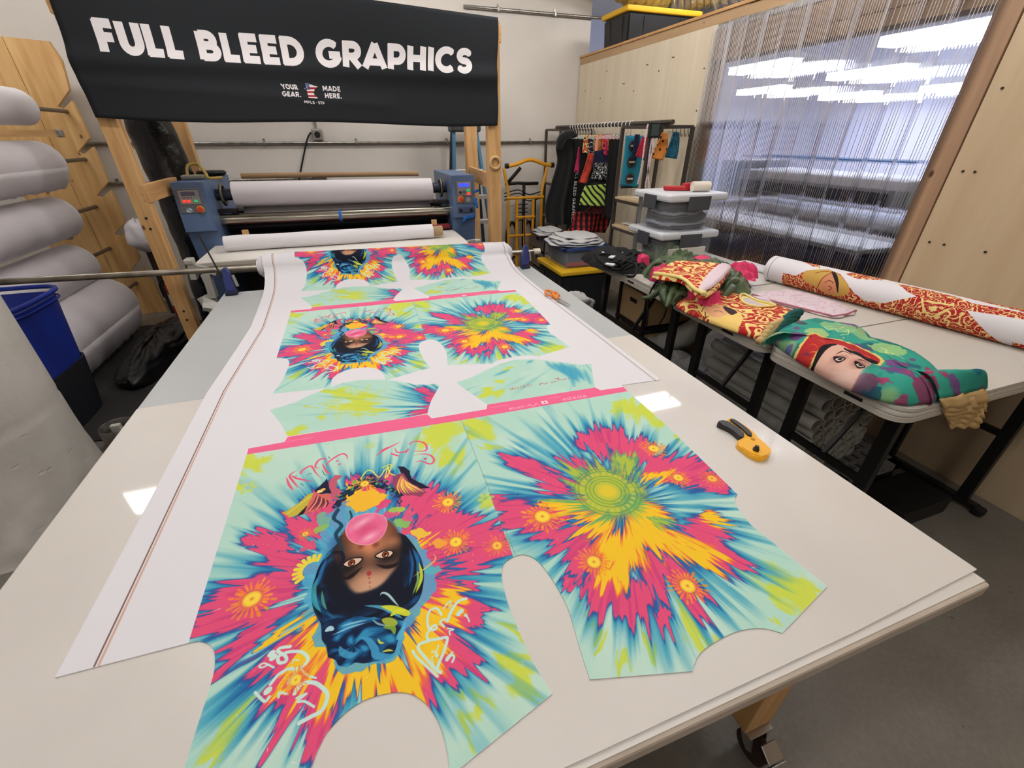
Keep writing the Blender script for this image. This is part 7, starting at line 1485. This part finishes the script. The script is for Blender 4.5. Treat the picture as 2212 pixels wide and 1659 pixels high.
# boxes, heaps and hose below the tables
def shelf_box(k, z0, z1): return slot_box(1.90, 2.44, 2.50, 2.84, z0, z1, M_kbox, 'tan_box', ['lower tan slotted box under the farthest folding table', 'upper tan slotted box under the farthest folding table'][k], 'tan slotted boxes')
shelf_box(0, .16, .40); shelf_box(1, .46, .70); 
t = thing('box_shelf', 'dark low shelf holding the tan boxes under the farthest table', 'shelf', (2.17, 2.67, 0)); B().bx(1.88, 2.46, 2.48, 2.86, .43, .455).done('shelf_board', M_dark, t); B().bx(1.88, 2.46, 2.48, 2.86, .13, .155).done('shelf_board', M_dark, t)
for x in (1.895, 2.445):
    for y in (2.495, 2.845): B().bx(x-.012, x+.012, y-.012, y+.012, 0, .72).done('shelf_post', M_dark, t)
layered('cloth_heap', 'tall heap of white cloth on the floor left of the farthest folding table', 'cloth pile', (1.72, 3.28, .0), .20, .24, 9, .055, M_wc, 12, m2=M_gc)
tag(B().tube(spline([(1.66, 3.2, .50), (1.60, 3.1, .44), (1.66, 3.05, .38), (1.72, 3.1, .42)], 6), .016, 8).done('black_strap', M_fblk2, None, True), 'black strap draped on the tall white cloth heap', 'strap')
M_bwc = spot_mat('black white scribble', (220, 220, 220), (28, 28, 32), 26, .18); M_mint = mat('mint cloth', (150, 196, 170), .85); M_nvb = mat('navy plastic bag', (28, 44, 92), .4, bump=(20, .4))
v = at_z(1420, 760, .12); tag(tote((2.0, 2.15, .02), .42, .46, .14, M_nvb, M_nvb, 'navy_bag', 'navy blue bag under the cloths on the floor below the middle table', .95, .02, False), 'navy blue bag under the cloths on the floor below the middle table', 'bag')
v = at_z(1440, 745, .22); layered('cloth_heap', 'loose white and grey cloths on the navy bag below the tables', 'cloth pile', (2.0, 2.18, .19), .20, .22, 4, .035, M_wc, 31, m2=M_gc)
v = at_z(1400, 710, .25); pile('scribble_cloth', 'black and white patterned cloth on the floor beside the mint cloth', 'cloth', (1.86, 2.48, .0), .16, .15, .24, M_bwc, seed=4, fold=.03); pile('mint_cloth', 'mint green cloth on the floor heap below the farthest table', 'cloth', (1.99, 2.40, .14), .10, .10, .13, M_mint, seed=7, fold=.02)
pile('black_heap', 'dark cloth heap on the floor below the middle folding table', 'cloth', (2.25, 1.98, .0), .22, .16, .12, mat('charcoal cloth', (54, 58, 66), .9), seed=17, fold=.03); pile('white_scribble_cloth', 'black and white scribbled cloth behind the middle table legs', 'cloth', (2.42, 2.12, .0), .14, .12, .14, M_bwc, seed=19, fold=.02)
P_ = spline([(2.45, 2.35, .66), (2.36, 2.34, .58), (2.27, 2.38, .44), (2.17, 2.46, .34), (2.06, 2.52, .31), (1.98, 2.55, .31)], 22); b = B(); b.tube([tuple(p) for p in P_], [.085*(1+.06*(-1)**i) for i in range(len(P_))], 22); tag(b.done('flex_hose', mat('white flexible hose', (206, 202, 194), .5), None, True), 'white corrugated flexible hose between the farthest and middle tables', 'hose')
P_ = [tuple(at_x(x, y, 1.62)) for x, y in ((1395, 765), (1398, 715), (1402, 660), (1418, 622), (1436, 618), (1448, 640), (1440, 690), (1428, 740))]
tag(B().tube(spline([tuple(at_x(x, y, 1.615)) for x, y in ((1397, 705), (1399, 680), (1402, 640), (1418, 608), (1432, 606), (1445, 618), (1442, 650), (1436, 680), (1424, 700))], 6), .005, 7).done('charger_cord', M_black, None, True), 'thin dark cord looping over the edge of the farthest folding table', 'cord')
# pallet with wrapped tubes below the nearest tables
M_pal = mat('grey pallet plastic', (122, 122, 120), .5); pt_ = thing('plastic_pallet', 'grey plastic grid pallet on the floor below the folding tables', 'pallet', (2.2, 1.45, 0)); x0, x1, y0, y1 = 1.75, 2.62, 1.02, 1.96
b = B(); b.bx(x0, x1, y0, y0+.05, .11, .15); b.bx(x0, x1, y1-.05, y1, .11, .15); b.bx(x0, x0+.05, y0, y1, .11, .15); b.bx(x1-.05, x1, y0, y1, .11, .15); b.bx((x0+x1)/2-.03, (x0+x1)/2+.03, y0, y1, .11, .15); b.bx(x0, x1, (y0+y1)/2-.03, (y0+y1)/2+.03, .11, .15); b.done('deck_frame', M_pal, pt_)
pm = B().bx(x0, x1, -.006, .006, .125, .148).done('cross_slat', M_pal, pt_); pm.location.y = y0+.1; 
for i in range(1, 13):
    o = bpy.data.objects.new('cross_slat', pm.data); COL.objects.link(o); o.parent = pt_; o.matrix_parent_inverse = pm.matrix_parent_inverse; o.location.y = y0+.1+i*.064
pm2 = B().bx(-.006, .006, y0, y1, .125, .148).done('long_slat', M_pal, pt_); pm2.location.x = x0+.09
for i in range(1, 12):
    o = bpy.data.objects.new('long_slat', pm2.data); COL.objects.link(o); o.parent = pt_; o.matrix_parent_inverse = pm2.matrix_parent_inverse; o.location.x = x0+.09+i*.064
for x in (x0+.06, (x0+x1)/2, x1-.06):
    for y in (y0+.06, (y0+y1)/2, y1-.06): B().bx(x-.05, x+.05, y-.05, y+.05, 0, .11).done('foot_block', mat('pallet dark', (52, 52, 52), .6), pt_)
M_tbw = mat('pale tube', (172, 168, 160), .55); M_tbi = mat('tube inside', (70, 68, 66), .7)
tb0 = thing('cardboard_tube', 'pale tube in the wrapped stack on the grey pallet', 'tube', (0, 0, 0), 'pale tubes stacked on the pallet')
ty0, ty1 = 1.16, 1.92
b = B(); nS = 18; r_o, r_i = .036, .031; rr1 = []
for (r, yy) in ((r_i, ty0+.3), (r_i, ty0), (r_o, ty0), (r_o, ty1), (r_i, ty1)): rr1.append([b.bm.verts.new((r*math.cos(2*pi*k/nS), yy, r*math.sin(2*pi*k/nS))) for k in range(nS)])
for a, c_ in zip(rr1[:-1], rr1[1:]):
    for k in range(nS): b.bm.faces.new((a[k], a[(k+1) % nS], c_[(k+1) % nS], c_[k]))
b.bm.faces.new(rr1[0]); tbm = b.done('tube_wall', M_tbw, None, True, angle=.8); adopt(tbm, tb0)
first = True; tx0 = 2.02
for rrow in range(7):
    for ccol in range(6 if rrow < 6 else 4):
        x = tx0+ccol*.074+(.037 if rrow % 2 else 0)+.004*nz(rrow*3.1, ccol*2.3); z = .187+rrow*.064; dy = .03*nz(rrow*1.3, ccol*5.1, 2)
        if first: tb0.location = (x, dy, z); tbm.matrix_parent_inverse = Matrix(); first = False
        else:
            r = tb0.copy(); COL.objects.link(r); r.location = (x, dy, z); c_ = tbm.copy(); COL.objects.link(c_); c_.parent = r; c_.matrix_parent_inverse = Matrix()
M_wrap = mat('grey stretch wrap', (196, 196, 190), .3, alpha=.14)
tag(B().grid(lambda u, v: (tx0-.06+(.02*nz(u*5, v*4)) if u < .5 else tx0-.06+(u-.5)*.9, ty0+.1+(ty1-ty0-.06)*v, .16+.9*u*.98 if u < .5 else .16+.45+.012*nz(u*9, v*6)), 24, 16).done('stretch_wrap', M_wrap, None, True), 'cloudy stretch wrap pulled around the pale tube stack', 'plastic wrap')
tag(B().bx(2.30, 2.66, .78, 1.0, .0, .10, .006).done('black_crate', M_black), 'low black crate on the floor in front of the grey pallet', 'crate')

# ------------------------------------------------------------------ tools on the cutting table
def K(a, b_, z): v = at_z(1530+a*.07836, 880+b_*.07836, z); return (v.x, v.y)
M_oy = mat('cutter yellow', (240, 176, 40), .35); M_cb = mat('cutter black grip', (38, 34, 33), .5)
ct = thing('rotary_cutter', 'yellow rotary cutter with a curved black handle on the cutting table', 'rotary cutter', (1.0, .77, .9))
def plateo(pts, z0, z1, nm, m, par, zz=None, bev=.003):
    P_ = spline([K(a, b_, zz or z1) for a, b_ in pts], 3, True); b = B(); b.prism([(p[0], p[1], z0) for p in P_], (0, 0, z1-z0))
    es = [e for e in b.bm.edges if abs(e.verts[0].co.z-z1) < 1e-6 and abs(e.verts[1].co.z-z1) < 1e-6]; bmesh.ops.bevel(b.bm, geom=es, offset=bev, segments=2, affect='EDGES'); return b.done(nm, m, par)
ZC = TZ+.001
bodyo = plateo([(545, 300), (620, 290), (800, 370), (1000, 490), (1180, 620), (1260, 690), (1440, 900), (1640, 1040), (1720, 1160), (1710, 1260), (1620, 1370), (1480, 1400), (1320, 1370), (1120, 1270), (960, 1140), (840, 1050), (790, 980), (830, 910), (940, 850), (1000, 790), (960, 650), (800, 530), (650, 440), (545, 350)], ZC, ZC+.014, 'cutter_body', M_oy, ct)
plateo([(930, 1040), (1060, 970), (1200, 930), (1360, 950), (1540, 1040), (1660, 1160), (1670, 1250), (1580, 1330), (1440, 1345), (1280, 1300), (1090, 1190), (960, 1100)], ZC+.0135, ZC+.0165, 'blade_guard', M_oy, bodyo, None, .0015)
plateo([(265, 400), (290, 365), (370, 350), (520, 355), (640, 440), (800, 540), (940, 660), (1000, 760), (980, 800), (930, 825), (850, 770), (700, 640), (520, 530), (330, 450)], ZC, ZC+.018, 'handle', M_cb, ct, None, .004)
plateo([(605, 320), (650, 298), (760, 345), (940, 465), (1100, 590), (1190, 690), (1210, 765), (1160, 775), (1080, 735), (960, 610), (800, 480), (650, 380)], ZC+.0135, ZC+.019, 'thumb_grip', M_cb, bodyo, None, .002)
kx, ky = K(1320, 1150, ZC+.02); B().lathe([(.0085, 0), (.0085, .006), (.006, .008), (.006, .014), (.005, .015)], (kx, ky, ZC+.016), 20).done('blade_knob', M_black, bodyo, True, angle=.6); kx, ky = K(1240, 865, ZC+.016); B().lathe([(.005, 0), (.006, .001), (.005, .002)], (kx, ky, ZC+.0142), 16).done('lock_dimple', mat('dark amber', (200, 130, 30), .4), bodyo)
def S_(a, b_, z=.91): v = at_z(1140+a*.0633, 600+b_*.0633, z); return (v.x, v.y)
scz = thing('scissors', 'orange-handled scissors lying on the selvedge of the cloth', 'scissors', S_(900, 680)+(.9025,)); M_or2 = mat('scissor orange', (232, 134, 50), .4)
zsc = CZ+.008
B().tube([S_(a, b_)+(zsc+.008,) for a, b_ in ((600, 500), (660, 470), (760, 500), (880, 590), (900, 640), (820, 660), (700, 640), (610, 570))], .0075, 8, closed=True).done('finger_loop', M_or2, scz, True); B().tube([S_(a, b_)+(zsc+.004,) for a, b_ in ((800, 480), (900, 510), (1020, 560), (1050, 640), (980, 650), (880, 590))], .007, 8, closed=True).done('thumb_loop', M_or2, scz, True)
for pts, nm in (([(860, 620), (960, 690), (1030, 750)], 'handle_arm'), ([(960, 620), (1000, 690), (1010, 760)], 'handle_arm')): B().tube([S_(a, b_)+(zsc+.004,) for a, b_ in pts], [.012, .012, .009], 8).done(nm, M_or2, scz, True)
for (a0, b0_, a1, b1_, dz) in ((1010, 740, 1450, 935, .004), (990, 770, 1440, 965, .0)):
    p0, p1 = Vector(S_(a0, b0_)+(zsc+dz,)), Vector(S_(a1, b1_)+(zsc+dz-.004,)); d = (p1-p0).normalized(); s = Vector((-d.y, d.x, 0))*.007; B().prism([tuple(p0+s), tuple(p0-s), tuple(p1)], (0, 0, .002)).done('blade', M_steel, scz)
B().cyl(S_(1015, 750)+(zsc,), S_(1015, 750)+(zsc+.009,), .006, n=12).done('pivot', M_steel, scz)
bpy.context.view_layer.update()
